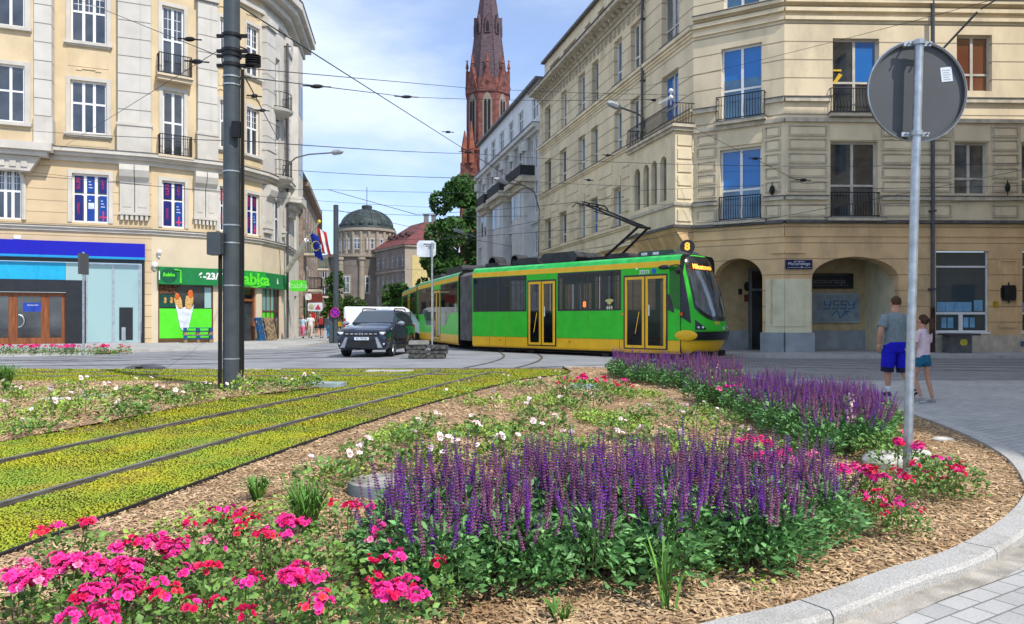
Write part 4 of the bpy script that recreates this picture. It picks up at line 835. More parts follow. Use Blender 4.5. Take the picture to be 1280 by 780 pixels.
for o in bw: window(LB, Fa, *o, 2, (.55,), WHT, DARKG, y=-pb+.12, t=.09)
# windows
PB = mat('poster_blue', (.012, .06, .30), rough=.4, var=.1); PV = mat('poster_navy', (.02, .022, .16), rough=.4); PR_ = mat('poster_pink', (.62, .05, .12), rough=.5); PWH = mat('poster_white', (.7, .75, .8), rough=.5)
def posters(F, wn, o, cols, y):
    U = o[1]-o[0]; H = o[3]-o[2]; q = MB(F.M)
    for c in range(cols):
        a = o[0]+U*c/cols+.12; b = o[0]+U*(c+1)/cols-.1
        for r, (z0, z1) in enumerate(((o[2]+.12, o[2]+H*.57), (o[2]+H*.63, o[3]-.12))):
            mid = cols == 3 and c == 1; q.use(PB if (mid or (r == 0 and c == cols-1)) else PV); q.box(a, b, y-.03, y-.004, z0, z1); 
            if mid or (r == 0 and c == cols-1):
                q.use(PWH)
                for k in range(3): q.box(a+.07, b-.2+.05*k, y-.036, y-.031, z1-.3-k*.16, z1-.26-k*.16)
                if mid and r == 0: q.box(a+.05, b-.03, y-.038, y-.031, z0+.65, z0+.98)
                if r == 0 and not mid:        # union jack corner
                    q.use(PR_); q.box(a+.02, b, y-.04, y-.031, z0+.18, z0+.26); q.box((a+b)/2-.03, (a+b)/2+.04, y-.042, y-.041, z0+.02, z0+.55)
    p = q.build('window_poster', wn)
    for c in ((0, cols-1) if cols > 1 else (0,)):
        xm = o[0]+U*(c+.5)/cols; M = TXT(F.M, xm, -(y-.045), o[2]+H*.81) @ Matrix.Rotation(math.pi/2, 4, 'Z'); text('poster_lettering', 'KURS' if c == 0 else 'KURSY', .26 if c == 0 else .17, M, PR_, wn)
        if c == 0: M = TXT(F.M, xm, -(y-.045), o[2]+H*.3) @ Matrix.Rotation(math.pi/2, 4, 'Z'); text('poster_lettering', 'OXFORD', .15, M, PR_, wn)
for F, ops, nc in ((Fa, OA[:3], [3, 3, 3]), (Fb, OB, [2, 2, 2, 2, 2, 2]), (Fc, OC, [2, 2, 2]), (Fd, OD, [2, 2, 2]), (Fe, OE, [2]*6)):
    for i, (o, c) in enumerate(zip(ops, nc)):
        post = o[2] < 7 and F in (Fa, Fb, Fc); y = .16
        wn = window(LB, F, *o, c, (.58,) if not (F is Fb and i in (1, 2)) else (.52,), WHT, DARKG, y=y, t=.1, small=(3 if o[3] > 19 or (F in (Fb, Fc) and i in (4, 1) and F is not Fb) or (F is Fb and i == 4) else None))
        if post: posters(F, wn, o, c, y)
q = window(LB, Fa, *OA[3], 3, (.55,), WHT, DARKG, y=.16, t=.1, small=3)
ax = MB(Fa.M).use(LYG); a, b = OA[3][0], OA[3][1]; spandrel(ax, a, b, 9.45-(b-a)/2*.75, 9.45, .0, .14); ax.use(LWP); cxx = (a+b)/2; rr = (b-a)/2
ax.tube([(b+.1, -.03, 6.7), (b+.1, -.03, 8.4)], .11, 6); ax.tube([(cxx+(rr+.1)*math.cos(k*math.pi/16), -.03, 8.4+(1.2)*math.sin(k*math.pi/16)) for k in range(0, 12)], .11, 6); ax.build('arch_surround', LB)
# balconies
for F, o, z in ((Fb, OB[1], 10.66), (Fb, OB[2], 15.2)):
    m = MB(F.M).use(LGR); m.box(o[0]-.35, o[1]+.4, -.62, 0, z-.12, z); m.box(o[0]-.3, o[1]+.35, -.5, 0, z-.32, z-.121); bl = m.build('balcony', LB); railing(bl, F, o[0]-.25, o[1]+.3, -.55, z, z+1.15, 14, IRON, r=.016)
for o, z in zip(OD[1:], (10.7, 15.1)):
    m = MB(Fd.M).use(LWP); mid = (o[0]+o[1])/2; m.lathe([(.2, z-.6), (1.05, z-.15), (1.1, z)], 20, c=(mid, 0), a0=math.pi, a1=2*math.pi); m.prism([(mid+1.1*math.cos(t_), 1.1*math.sin(t_)) for t_ in [math.pi+math.pi*k/12 for k in range(13)]], z-.02, z); bl = m.build('balcony', LB)
    r = MB(Fd.M).use(IRON); ring = lambda rz: [(mid+1.0*math.cos(t_), 1.0*math.sin(t_), rz) for t_ in [math.pi+math.pi*k/14 for k in range(15)]]
    for zz_ in (z+.1, z+1.05): r.tube(ring(zz_), .025, 6)
    for p in ring(z): r.tube([p, (p[0], p[1], z+1.05)], .014, 5)
    r.build('railing', bl)
m = MB(Fe.M).use(LWP)                                      # oriel on the side street
m.prism([(.9, 0), (1.5, -.75), (3.9, -.75), (4.5, 0)], 9.9, 20.3); m.prism([(.7, 0), (1.35, -1.0), (4.05, -1.0), (4.7, 0)], 9.5, 9.9); m.prism([(1.1, 0), (1.6, -.6), (3.8, -.6), (4.3, 0)], 9.1, 9.5); m.prism([(1.5, 0), (1.9, -.3), (3.6, -.3), (4.0, 0)], 8.6, 9.1); m.build('side_oriel', LB)
m = MB(Fe.M).use(DARKG)
for z0, z1 in ((11.6, 14), (15.8, 18)): m.box(1.8, 2.6, -.77, -.75, z0, z1); m.box(2.9, 3.7, -.77, -.75, z0, z1)
m.build('oriel_pane', LB)
m = MB(Fe.M).use(DPIPE); m.tube([(.05, -.25, .2), (.05, -.25, 20)], .08, 8); m.build('downpipe', LB)
# roof so the block is closed
m = MB().use(ROOFD); m.prism([(-38, 34.5), (-32, 36.8), (-20.2, 41.7), (-16.85, 44.2), (-15.75, 46.8), (-15.35, 50), (-16.4, 57.2), (-30, 62), (-45, 50)], TOP+.1, TOP+.5); m.build('roof', LB)
m = MB().use(LY); m.add([(-16.4, 57.2, 0), (-30, 62, 0), (-30, 62, TOP), (-16.4, 57.2, TOP)], [(0, 1, 2, 3)]); m.build('back_wall', LB)
# ---- bank front
BB = mat('sign_deep_blue', (.012, .012, .42), rough=.35, var=.04); BC = mat('sign_sky_blue', (.02, .30, .62), rough=.4, var=.04); CY = mat('cyan_panel', (.02, .40, .66), rough=.35, var=.05)
PG_ = glass('pale_green_pane', (.34, .50, .50), curtain=(.30, .46, .47), rough=.08, spec=.5); BLK = mat('black_stone', (.018, .018, .022), rough=.25, spec=.5); WOOD = mat('brown_door_wood', (.26, .085, .03), rough=.45, var=.2, scale=2, stretch=(6, 6, .6)); ALU = mat('aluminium', (.5, .53, .55), rough=.35, metal=.6)
F = Fa; s = MB(F.M).use(BLK); e1 = BU
s.box(-6, e1, -.12, .5, 5.2, 5.25); s.box(e1-.16, e1, -.1, .3, 0, 4.6); s.build('bank_frame', LB)
s = MB(F.M).use(BB); s.box(-6, e1+.02, -.35, 0, 4.86, 5.62); s.use(BC); s.box(-6, e1+.02, -.36, 0, 4.74, 4.858); s.build('sign_fascia', LB)
s = MB(F.M).use(BLK); ud = F.u(82); s.box(-6, F.u(106.5), .0, .35, 2.9, 3.55); s.box(ud, F.u(106.5), .0, .5, 0, 2.9); s.box(-6, e1, .02, .4, 4.55, 4.74); s.build('portal', LB)
s = MB(F.M).use(CY); s.box(-6, ud-.02, -.02, .3, 3.56, 4.5); s.use(PG_); s.box(ud+.0, F.u(106.5), -.015, .3, 3.56, 4.5); s.build('light_panel', LB)
s = MB(F.M).use(ALU); us = [F.u(107.5), F.u(140), F.u(143), F.u(173), F.u(176)]
for a, b in ((us[0], us[0]+.06), (us[1], us[2]), (us[3], us[4])): s.box(a, b, .03, .12, .12, 4.5)
s.box(us[0]+.06, us[3], .035, .11, .12, .2); s.box(us[0]+.06, us[3], .035, .11, 4.42, 4.5); gz = s.build('shop_window', LB)
s = MB(F.M).use(PG_); s.box(us[0], us[3], .06, .08, .15, 4.45); s.build('pane', gz)
s = MB(F.M).use(BLK); s.box(F.u(149), F.u(166), .03, .055, .3, 2.1); s.use(ALU); s.box(F.u(152), F.u(157), .02, .029, .3, 1.0); s.build('cash_machine', gz)
uds = [-1.5, F.u(-18), F.u(15), F.u(55.5), ud-.02]
for a, b in zip(uds[:-1], uds[1:]):
    s = MB(F.M).use(WOOD); y = .22; fw = .2; s.box(a, a+fw, y, y+.09, .12, 2.88); s.box(b-fw, b, y, y+.09, .12, 2.88); s.box(a+fw, b-fw, y, y+.09, 2.66, 2.88); s.box(a+fw, b-fw, y, y+.09, .12, .45)
    d_ = s.build('door', LB); g_ = MB(F.M).use(DARKG); g_.box(a+.15, b-.15, y+.03, y+.05, .4, 2.7); g_.build('pane', d_)
    if a == uds[2]:
        h = MB(F.M).use(ALU); h.tube([(a+.26+.26*math.sin(t_), y-.08-.0, 1.35+.33*math.cos(t_)) for t_ in [k*math.pi/10 for k in range(11)]], .035, 8); h.build('handle', d_)
        q = MB(F.M).use(mat('door_notice_blue', (.02, .06, .4), rough=.5)); q.box(a+.45, a+1.35, y+.015, y+.028, 1.85, 2.32); q.build('door_notice', d_); text('lettering', 'Santander', .13, TXT(F.M, a+.9, -(y+.012), 2.2), PWH, d_)
# door alarm box
s = MB(F.M).use(WHT); s.box(F.u(18), F.u(27), -.15, 0, 5.66, 5.86); s.build('alarm_box', LB)
for px, py, r in ((193, 331, .17), (198.5, 315, .13)):
    F_ = Fb if px > 190.4 else Fa; s = MB(F_.M).use(WHT); z = F_.z(px, py); s.ball((F_.u(px), -.16, z), (r, .1, r), 12, 8); s.box(F_.u(px)-.06, F_.u(px)+.06, -.1, 0, z-.3, z); s.build('wall_lamp', LB)
# ---- green grocery
GG = mat('grocery_dark_green', (.012, .20, .055), rough=.45, var=.05); GL = mat('grocery_lime', (.10, .72, .03), rough=.45, var=.03); GT = mat('grocery_lime_letters', (.12, .78, .04), rough=.45)
gs = thing('grocery_fascia', 'long green shop fascia reading żabka, bent round the curved corner of the cream building', 'shop sign', (-18.5, 43, 3.4))
def fpanel(F, a, b, z0, z1, m=GG, pr=.3): q = MB(F.M).use(m); q.box(a, b, -pr, -.02, z0, z1); return q.build('panel', gs)
f1 = Fb.u(197); fpanel(Fb, max(.1, f1), Fb.L+.05, 3.42, 4.4); fpanel(Fc, 0.0, Fc.L+.05, 3.42, 4.4, mat('grocery_green', (.02, .33, .05), rough=.45)); fpanel(Fd, .0, Fd.u(353), 3.42, 4.38)
text('lettering', '6-23/7', .52, TXT(Fb.M, Fb.u(261.5), .31, 3.93), WHT, gs, bold=.02)
text('lettering', 'żabka', 1.0, TXT(Fc.M, Fc.u(311), .31, 3.88), GT, gs, bold=.03, sx=1.25)
q = MB(Fc.M).use(GT); q.tube([(Fc.u(314)+.55*math.cos(t_), -.315, 3.62+.2*math.sin(t_)) for t_ in [math.pi*1.1+k*.8*math.pi/8 for k in range(9)]], .035, 6); q.build('smile', gs)
q = MB(Fb.M); um = Fb.u(209.5); q.use(mat('badge_green', (.01, .11, .05), rough=.4)); q.lathe([(0, .02), (.42, .02), (.42, 0)], 24, M=Matrix.Translation((um, -.3, 3.92)) @ Matrix.Rotation(math.pi/2, 4, 'X')); q.use(GT); q.tube([(um+.30, -.33, 4.25), (um+.62, -.33, 4.2), (um+.62, -.33, 3.5)], .05, 6); q.use(WHT); q.box(um-.52, um-.47, -.325, -.301, 3.65, 4.15); q.build('badge', gs)
text('lettering', 'żabka', .27, TXT(Fb.M, um, .335, 3.95), GT, gs, bold=.01)
text('icon', 'à', .5, TXT(Fd.M, Fd.u(341.5), .31, 3.9), WHT, gs, bold=.02)
# shop window with the sausage picture
a, b = uS0+.05, Fb.u(266.5); s = MB(Fb.M).use(mat('shop_frame_brown', (.12, .06, .03), rough=.6)); s.box(a, a+.07, .02, .12, .3, 3.42); s.box(b-.08, b, .02, .12, .3, 3.42); s.box(a, b, -.05, .1, .12, .34); wn = s.build('shop_window', LB)
g_ = MB(Fb.M).use(DARKG); g_.box(a, b, .08, .1, .3, 3.42); g_.build('pane', wn)
g_ = MB(Fb.M).use(GL); g_.box(a+.05, b-.05, .03, .06, .36, 2.05); g_.build('lime_film', wn)
q = MB(Fb.M); q.use(mat('menu_board', (.01, .07, .05), rough=.4)); q.box(a+.1, Fb.u(221), .03, .07, 2.12, 2.85); q.use(mat('produce_picture', (.14, .06, .03), var=.9, scale=9)); q.box(a+.1, Fb.u(221), .03, .07, 2.9, 3.4)
q.use(mat('menu_food', (.6, .3, .1), var=.4, scale=14))
for k in range(3): x = a+.3+k*.33; q.box(x, x+.14, .02, .029, 2.35, 2.7, b=.04)
q.use(PG_); q.box(Fb.u(256), b-.1, .05, .07, 2.1, 3.3); q.build('menu_board', wn)
q = MB(Fb.M).use(PWH); um = Fb.u(231); q.prism([(um-.5, 2.3), (um-.25, .95), (um-.12, .78), (um+.1, .78), (um+.2, .95), (um+.5, 2.3), (um+.3, 2.0), (um, 2.15), (um-.3, 2.0)], -.01, .02, 'y')
q.use(mat('bread_tan', (.66, .40, .14), var=.2, scale=12)); q.lathe([(.0, 0), (.17, .03), (.22, .45), (.2, .75), (.0, .82)], 12, M=Matrix.Translation((um+.18, 0, 2.02)) @ Matrix.Rotation(.12, 4, 'Y') @ Matrix.Diagonal((1, .2, 1, 1))); q.lathe([(.0, 0), (.15, .03), (.2, .4), (.18, .66), (.0, .7)], 12, M=Matrix.Translation((um-.25, 0.01, 2.05)) @ Matrix.Rotation(-.25, 4, 'Y') @ Matrix.Diagonal((1, .2, 1, 1)))
q.use(mat('sausage_orange', (.7, .15, .03), rough=.4)); q.ball((um+.3, -.03, 2.9), (.15, .05, .26), 10, 7); q.ball((um-.42, -.02, 2.75), (.13, .05, .2), 10, 7); q.build('hot_dog_picture', wn)
# entrance and the right hand shop windows
a, b = Fc.uu(302, 320); s = MB(Fc.M).use(WOOD); s.box(a, a+.1, .1, .3, .12, 3.4); s.box(b-.14, b, .1, .3, .12, 3.4); s.box(a+.1, b-.14, .1, .3, 2.55, 2.7); s.box(a+.1, b-.14, .1, .3, 3.3, 3.4); d_ = s.build('door', LB); g_ = MB(Fc.M).use(DARKG); g_.box(a+.1, b-.14, .2, .22, .15, 3.3); g_.build('pane', d_)
a, b = Fd.u(327.5), Fd.u(349); s = MB(Fd.M).use(mat('shop_frame_brown', (.12, .06, .03))); n = 4
for k in range(n+1): x = a+(b-a-.08)*k/n; s.box(x, x+.08, .02, .14, .15, 3.4)
s.box(a, b, .03, .13, 1.9, 2.0); s.box(a, b, .03, .13, .12, .3); wn = s.build('shop_window', LB)
g_ = MB(Fd.M).use(GL); g_.box(a, a+(b-a)*.7, .06, .08, .3, 1.9); g_.use(glass('teal_pane', (.10, .28, .26), curtain=(.3, .5, .5))); g_.box(a, a+(b-a)*.7, .06, .08, 2.0, 3.4); g_.use(DARKG); g_.box(a+(b-a)*.7, b, .06, .08, .3, 3.4); g_.build('pane', wn)
for a in (1.25, 5.05): g_ = MB(Fe.M).use(DARKG); g_.box(a, a+1.1, .2, .22, .12, 3.2); g_.build('dark_doorway', LB)
# hanging shop signs
def hang(name, label, px, py0, py1, w, Y, m, letters=None, lm=None, cat='hanging sign'):
    x0 = (px-640)/FPX*Y; z0 = CH+(HOR-py1)*Y/FPX; z1 = CH+(HOR-py0)*Y/FPX; r = thing(name, label, cat, (x0+w/2, Y, z0))
    q = MB().use(m); q.box(x0, x0+w, Y-.07, Y+.07, z0, z1, b=min(.08, (z1-z0)/4)); q.build('board', r); a = MB().use(IRON); a.tube([(x0-.6, Y+.02, (z0+z1)/2), (x0, Y+.02, (z0+z1)/2)], .03, 6); a.build('bracket', r)
    if letters: text('lettering', letters, (z1-z0)*.75, Matrix.Translation((x0+w/2, Y-.075, (z0+z1)/2)) @ Matrix.Rotation(math.pi/2, 4, 'X'), lm, r, bold=.01)
    return r, x0, z0, z1
hang('hanging_sign', 'bright lime green hanging sign reading żabka at the corner', 363, 350.5, 364, 1.1, 51.5, GL, 'żabka', mat('letter_pale_green', (.35, .8, .3), rough=.5))
hang('hanging_sign', 'small white box sign left of the lime green hanging sign', 357.5, 353, 360, .26, 51, WHT)
hang('hanging_sign', 'round white sign disc below the lime green sign', 382, 367, 375, .45, 58, WHT)
r, x0, z0, z1 = hang('hanging_sign', 'white hanging sign with an emblem and a red mountain mark over the walkers', 385, 378.5, 389, 1.1, 57, PWH)
q = MB().use(PR_); q.prism([(x0+.55, z0+.15), (x0+1.0, z0+.15), (x0+.8, z1-.1)], 56.9, 56.92, 'y'); q.use(mat('emblem_tan', (.45, .4, .25))); q.ball((x0+.28, 56.93, (z0+z1)/2), (.22, .02, .22), 12, 6); q.build('emblem', r)
hang('awning', 'dark red brown shop awning box over the walkers', 386, 367, 377.5, 1.1, 60, mat('awning_maroon', (.20, .04, .03)), cat='awning')
hang('hanging_sign', 'small red shop sign below the white emblem sign', 387, 391, 399, .45, 60, mat('sign_red', (.55, .03, .03)))

# ================================================= houses farther down the street on the left
FX = FR((-16.2, 57.6), (-19.6, 75)); FY = FR((-19.6, 75), (-27, 104))
for nm, lab, F, zt, m, roofz in (('street_house', 'narrow brown house with tall dark mansard roof behind the cream corner building', FX, 11.8, mat('brown_house_wall', (.33, .25, .19), var=.15, stain=(.15, .12, .1, .6)), 15.2), ('street_house', 'grey brick house with balconies farthest down the left pavement', FY, 12, mat('brick_house_wall', (.30, .19, .13), var=.15), 14.3)):
    H = thing(nm, lab, 'house', (F.o.x, F.o.y, 0)); w = MB(F.M).use(m); n = int(F.L/2.6); ops = [(F.L*(i+.3)/n, F.L*(i+.3)/n+1.0, z0, z0+1.9) for i in range(n) for z0 in (4.1, 6.8, 9.4)]; wall(w, 0, F.L, 0, zt, ops, .2); w.box(0, .3, .0, 8, 0, zt); w.box(0, F.L, -.45, 0, zt, zt+.4); w.build('wall', H)
    r = MB(F.M).use(ROOFD); r.prism([(-.4, zt+.4), (8, zt+.4), (8, roofz), (1.2, roofz)], -.3, F.L, 'x'); r.build('roof', H)
    for o in ops: window(H, F, *o, 2, (.6,), DW, DARKG, y=.08, t=.08)
    for i in range(2 if F is FX else 3):
        a = 1+i*4.2; z = (6.7, 4.0, 9.3)[i]; b_ = MB(F.M).use(STONE); b_.box(a, a+2.2, -1.1, 0, z-.2, z); b_ = b_.build('balcony', H); railing(b_, F, a, a+2.2, -1.05, z, z+1.0, 12, IRON if i else mat('green_iron', (.02, .12, .08), rough=.6), r=.02)
    d_ = MB(F.M).use(DARKG)
    for i in range(n): d_.box(F.L*(i+.2)/n, F.L*(i+.75)/n, -.02, .0, .3, 3.2)
    d_.build('shopfront', H)
# ================================================= block across the street on the right, out of frame: it shades the pavement
SB = thing('shade_townhouse', 'tall cream townhouse across the street on the right hand side', 'building', (24, 8, 0))
for F in (FR((18, 22), (18, -8)), FR((40, 22.0), (18, 22.0))):
    w = MB(F.M).use(CREAM); n = int(F.L/3.2); ops = [(F.L*(i+.3)/n, F.L*(i+.3)/n+1.3, z0, z0+2.2) for i in range(n) for z0 in (1, 5.2, 9.2, 13.2, 17.2)]; wall(w, 0, F.L, 0, 21.3, ops, .25); w.build('wall', SB)
    g_ = MB(F.M).use(DARKG)
    for o in ops: g_.box(o[0], o[1], .15, .17, o[2], o[3])
    g_.build('pane', SB)
w = MB().use(ROOFD); w.box(17.6, 40.3, -8.3, 22.4, 21.3, 21.6); w.build('roof', SB)
# ================================================= tram
TG = mat('tram_green', (.045, .58, .03), rough=.4, var=.05, spec=.25, stain=(.03, .36, .03, .45), sstain=1.1); TY = mat('tram_yellow', (.90, .50, .012), rough=.4, var=.04, spec=.35, coat=.1, stain=(.62, .36, .03, .3), sstain=2)
TRF = mat('tram_roof_grey', (.05, .052, .055), rough=.7, var=.2); TB = mat('tram_black', (.012, .013, .014), rough=.25, spec=.5); TGL = glass('tram_glass', (.008, .010, .012), rough=.03, spec=.5, scale=1.2, ior=1.5); TGL.node_tree.nodes['Principled BSDF'].inputs['Alpha'].default_value = .5; INT = mat('tram_interior', (.22, .22, .21), rough=.8)
BEL = mat('bellows_rubber', (.13, .125, .12), rough=.8, var=.2, scale=2); UND = mat('undergear', (.015, .015, .016), rough=.9); STL = mat('wheel_steel', (.12, .11, .1), rough=.5, metal=.6)
GLT = mat('tram_green_edge', (.03, .55, .10), rough=.25, coat=.3)
hd = Vector((.715, -.70, 0)).normalized(); ang = math.atan2(hd.y, hd.x)
TM = thing('tram', 'green and yellow articulated tram with a raised pantograph crossing the street', 'tram', (6.71, 26.86, 0))
def secM(p, q):       # frame of a section: p = front side corner, q = rear side corner (camera side), x forward, -y towards the camera
    d = Vector((p[0]-q[0], p[1]-q[1], 0)).normalized(); l = Vector((-d.y, d.x, 0)); c = Vector((p[0], p[1], 0))+l*1.2
    return Matrix(((d.x, l.x, 0, c.x), (d.y, l.y, 0, c.y), (0, 0, 1, 0), (0, 0, 0, 1)))
BANDS = [(-1.14, .2, 'y'), (-1.2, .3, 'y'), (-1.2, .68, 'g'), (-1.2, 3.3, 'y'), (-1.19, 3.5, 'e'), (-1.13, 3.64, 'e'), (-1.0, 3.72, 'r'), (0, 3.75, 'r')]
def body(M, x0, x1, name='body', ops=()):
    mb = MB(M); pts = [(y, z) for y, z, _ in BANDS]; mt = [b[2] for b in BANDS[:-1]]; mt = ['y', 'y', 'g', 'y', 'e', 'e', 'r']
    full = pts+[(-y, z) for y, z in pts[-2::-1]]; mm = mt+mt[::-1]; n = len(full)
    for i in range(n-1):
        mb.use({'y': TY, 'g': TG, 'e': GLT, 'r': TRF}[mm[i]]); a, b = full[i], full[i+1]
        if mm[i] == 'g' or (mm[i] == 'y' and .2 < min(a[1], b[1]) < .5):
            lo, hi = min(a[1], b[1]), max(a[1], b[1]); oo = [(p, q_, max(r_, lo), min(s_, hi)) for p, q_, r_, s_ in ops if r_ < hi and s_ > lo]; wall(mb, x0, x1, lo, hi, oo, .05 if a[0] < 0 else -.05, y=a[0])
        else: mb.add([(x0, *a), (x1, *a), (x1, *b), (x0, *b)], [(0, 1, 2, 3)])
    mb.use(INT); mb.box(x0+.05, x1-.05, -1.12, 1.12, .36, .38); mb.box(x0+.05, x1-.05, -1.1, 1.1, 3.32, 3.34)
    mb.use(UND); mb.add([(x0, -1.14, .2), (x1, -1.14, .2), (x1, 1.14, .2), (x0, 1.14, .2)], [(3, 2, 1, 0)])
    for x in (x0, x1): mb.add([(x, *p) for p in full], [tuple(range(n))])
    return mb.build(name, TM)
def sglass(M, x0, x1, z0=1.76, z1=3.28, poly=None, n=1):
    mb = MB(M).use(TB); P = poly or [(x0, z0), (x1, z0), (x1, z1), (x0, z1)]; cx0, cz0 = sum(p[0] for p in P)/len(P), sum(p[1] for p in P)/len(P); sx0 = max(p[0] for p in P)-min(p[0] for p in P); sz0 = max(p[1] for p in P)-min(p[1] for p in P); I_ = [(cx0+(p[0]-cx0)*(1-.14/sx0), cz0+(p[1]-cz0)*(1-.14/sz0)) for p in P]; k_ = len(P)
    for i in range(k_): mb.prism([P[i], P[(i+1) % k_], I_[(i+1) % k_], I_[i]], -1.206, -1.19, 'y')
    w = mb.build('window', TM)
    mb = MB(M).use(TGL); cx_ = sum(p[0] for p in P)/len(P); cz_ = sum(p[1] for p in P)/len(P); sx = (max(p[0] for p in P)-min(p[0] for p in P)); sz = (max(p[1] for p in P)-min(p[1] for p in P))
    PP = [(cx_+(p[0]-cx_)*(1-.12/sx), cz_+(p[1]-cz_)*(1-.12/sz)) for p in P]; mb.prism(PP, -1.212, -1.2061, 'y'); mb.build('pane', w)
    if n > 1:
        mb = MB(M).use(TB)
        for k in range(1, n): x = x0+(x1-x0)*k/n; mb.box(x-.03, x+.03, -1.216, -1.2121, z0+.05, z1-.05)
        mb.box(x0+.06, x1-.06, -1.215, -1.2121, z1-.42, z1-.4); mb.build('window_bar', w)
    return w
def tdoor(M, x0, x1, z0=.38, z1=2.98):
    mb = MB(M).use(TB); m = (x0+x1)/2; mb.box(x0, x0+.07, -1.208, -1.19, z0-.05, z1+.07); mb.box(x1-.07, x1, -1.208, -1.19, z0-.05, z1+.07); mb.box(x0+.07, x1-.07, -1.208, -1.19, z1, z1+.07); mb.box(x0+.07, x1-.07, -1.208, -1.19, z0-.05, z0); mb.box(m-.03, m+.03, -1.208, -1.19, z0, z1); d = mb.build('door', TM)
    for a, b in ((x0+.07, m-.03), (m+.03, x1-.07)):
        w = MB(M).use(TY); f = .095; w.box(a, a+f, -1.225, -1.208, z0, z1); w.box(b-f, b, -1.225, -1.208, z0, z1); w.box(a+f, b-f, -1.225, -1.208, z0, z0+f); w.box(a+f, b-f, -1.225, -1.208, z1-f, z1); w.build('leaf_frame', d)
        w = MB(M).use(TGL); w.box(a+f, b-f, -1.216, -1.209, z0+f, z1-f); w.build('pane', d)
    w = MB(M).use(TY); w.tube([(m-.42, -1.222, .9), (m-.25, -1.222, 1.7)], .014, 5); w.use(WHT); w.box(m+.16, m+.2, -1.235, -1.226, 1.55, 1.95); w.build('handle', d)
M1 = secM((5.87, 26.0), (-1.8, 33.5)); M2_ = secM((-2.57, 35.6), (-5.9, 46.5)); M3 = secM((-6.15, 47.9), (-8.8, 59.5))
W1 = [(-5.6, -2.56, 1.8, 3.24), (-10.6, -7.4, 1.8, 3.24)]; D1 = [(-2.35, -.55, .4, 2.96), (-7.25, -5.77, .4, 2.96)]
body(M1, -10.7, 0, ops=W1+D1)
SEAT = mat('seat_blue', (.03, .05, .16), rough=.8); 
def interior(M, xs, name='seat'):
    for x in xs:
        for y in (-.85, -.42, .42, .85):
            q = MB(M).use(SEAT); q.box(x-.2, x+.22, y-.2, y+.2, .75, .85); q.box(x-.26, x-.18, y-.2, y+.2, .85, 1.45); q.box(x-.25, x-.19, y-.12, y+.12, 1.45, 1.62); q.box(x-.05, x+.05, y-.05, y+.05, .38, .75); q.build(name, TM)
        q = MB(M).use(TY); q.tube([(x-.3, -.6, .4), (x-.3, -.6, 3.3)], .018, 6); q.tube([(x-.3, .6, .4), (x-.3, .6, 3.3)], .018, 6); q.build('grab_pole', TM)
interior(M1, (-2.95, -3.75, -4.55, -5.35, -7.8, -8.6, -9.4, -10.2)); interior(M2_, (-2.2, -3.0, -7.4, -8.4)); interior(M3, (-1.5, -3))
for a, b in ((-5.64, -2.52), (-10.65, -7.36)): sglass(M1, a, b, n=2)
tdoor(M1, -2.4, -.5); tdoor(M1, -7.3, -5.72)
# --- nose: one lofted shell
LV = [(.22, .50, 1.10), (.30, .62, 1.16), (.5, .74, 1.2), (.68, .8, 1.2), (.95, .88, 1.2), (1.3, .88, 1.2), (1.75, .80, 1.2), (2.3, .64, 1.19), (2.8, .46, 1.17), (3.2, .28, 1.13), (3.5, .2, 1.08), (3.72, .03, .98), (3.9, -.35, .7)]
def nose(ph, z, off=0.0, n=2.7):
    for i in range(len(LV)-1):
        if LV[i][0] <= z <= LV[i+1][0]+1e-6: t = (z-LV[i][0])/(LV[i+1][0]-LV[i][0]); t = t; xf = LV[i][1]*(1-t)+LV[i+1][1]*t; w = LV[i][2]*(1-t)+LV[i+1][2]*t; break
    c, s_ = math.cos(ph), math.sin(ph); k = 2/n
    return Vector(((xf+off+.6)*abs(c)**k-.6, (w+off)*math.copysign(abs(s_)**k, s_), z))
zs = [.22, .3, .4, .5, .6, .68, .8, .95, 1.1, 1.3, 1.5, 1.75, 2.0, 2.3, 2.55, 2.8, 3.0, 3.2, 3.3, 3.4, 3.5, 3.6, 3.72, 3.8, 3.9]; NP = 44
def patch(name, ph0, ph1, zlo, zhi, off, m, nv=16, nu=24, parent=TM):
    mb = MB(M1).use(m); vs = []
    for j in range(nv+1):
        for i in range(nu+1):
            ph = ph0+(ph1-ph0)*i/nu; a, b = zlo(ph), zhi(ph); vs.append(nose(ph, a+(b-a)*j/nv, off))
    mb.add(vs, [(j*(nu+1)+i, j*(nu+1)+i+1, (j+1)*(nu+1)+i+1, (j+1)*(nu+1)+i) for j in range(nv) for i in range(nu)]); return mb.build(name, parent, smooth=True)
mb = MB(M1); vs = []
for z in zs:
    for i in range(NP+1): vs.append(nose(-math.pi/2+math.pi*i/NP, z))
fs = {}
for j in range(len(zs)-1):
    m = TY if zs[j+1] <= .69 else (TG if zs[j+1] <= 3.73 else TRF)
    fs.setdefault(m.name, (m, []))[1].extend([(j*(NP+1)+i, j*(NP+1)+i+1, (j+1)*(NP+1)+i+1, (j+1)*(NP+1)+i) for i in range(NP)])
o0 = len(mb.v); mb.v = [M1 @ v for v in vs]
for m, f in fs.values(): mb.use(m); mb.f += f; mb.mi += [mb.cur]*len(f)
mb.build('nose', TM, smooth=True)
D = math.radians
ws = patch('windscreen', -D(48), D(48), lambda p: 1.36+.45*abs(p/D(48))**2.5, lambda p: 3.68, .015, TB)
patch('pane', -D(44), D(44), lambda p: 1.5+.42*abs(p/D(44))**2.5, lambda p: 3.15, .024, glass('tram_windscreen', (.05, .10, .15), curtain=(.02, .03, .04), rough=.02, ior=1.9, scale=1.5), parent=ws)
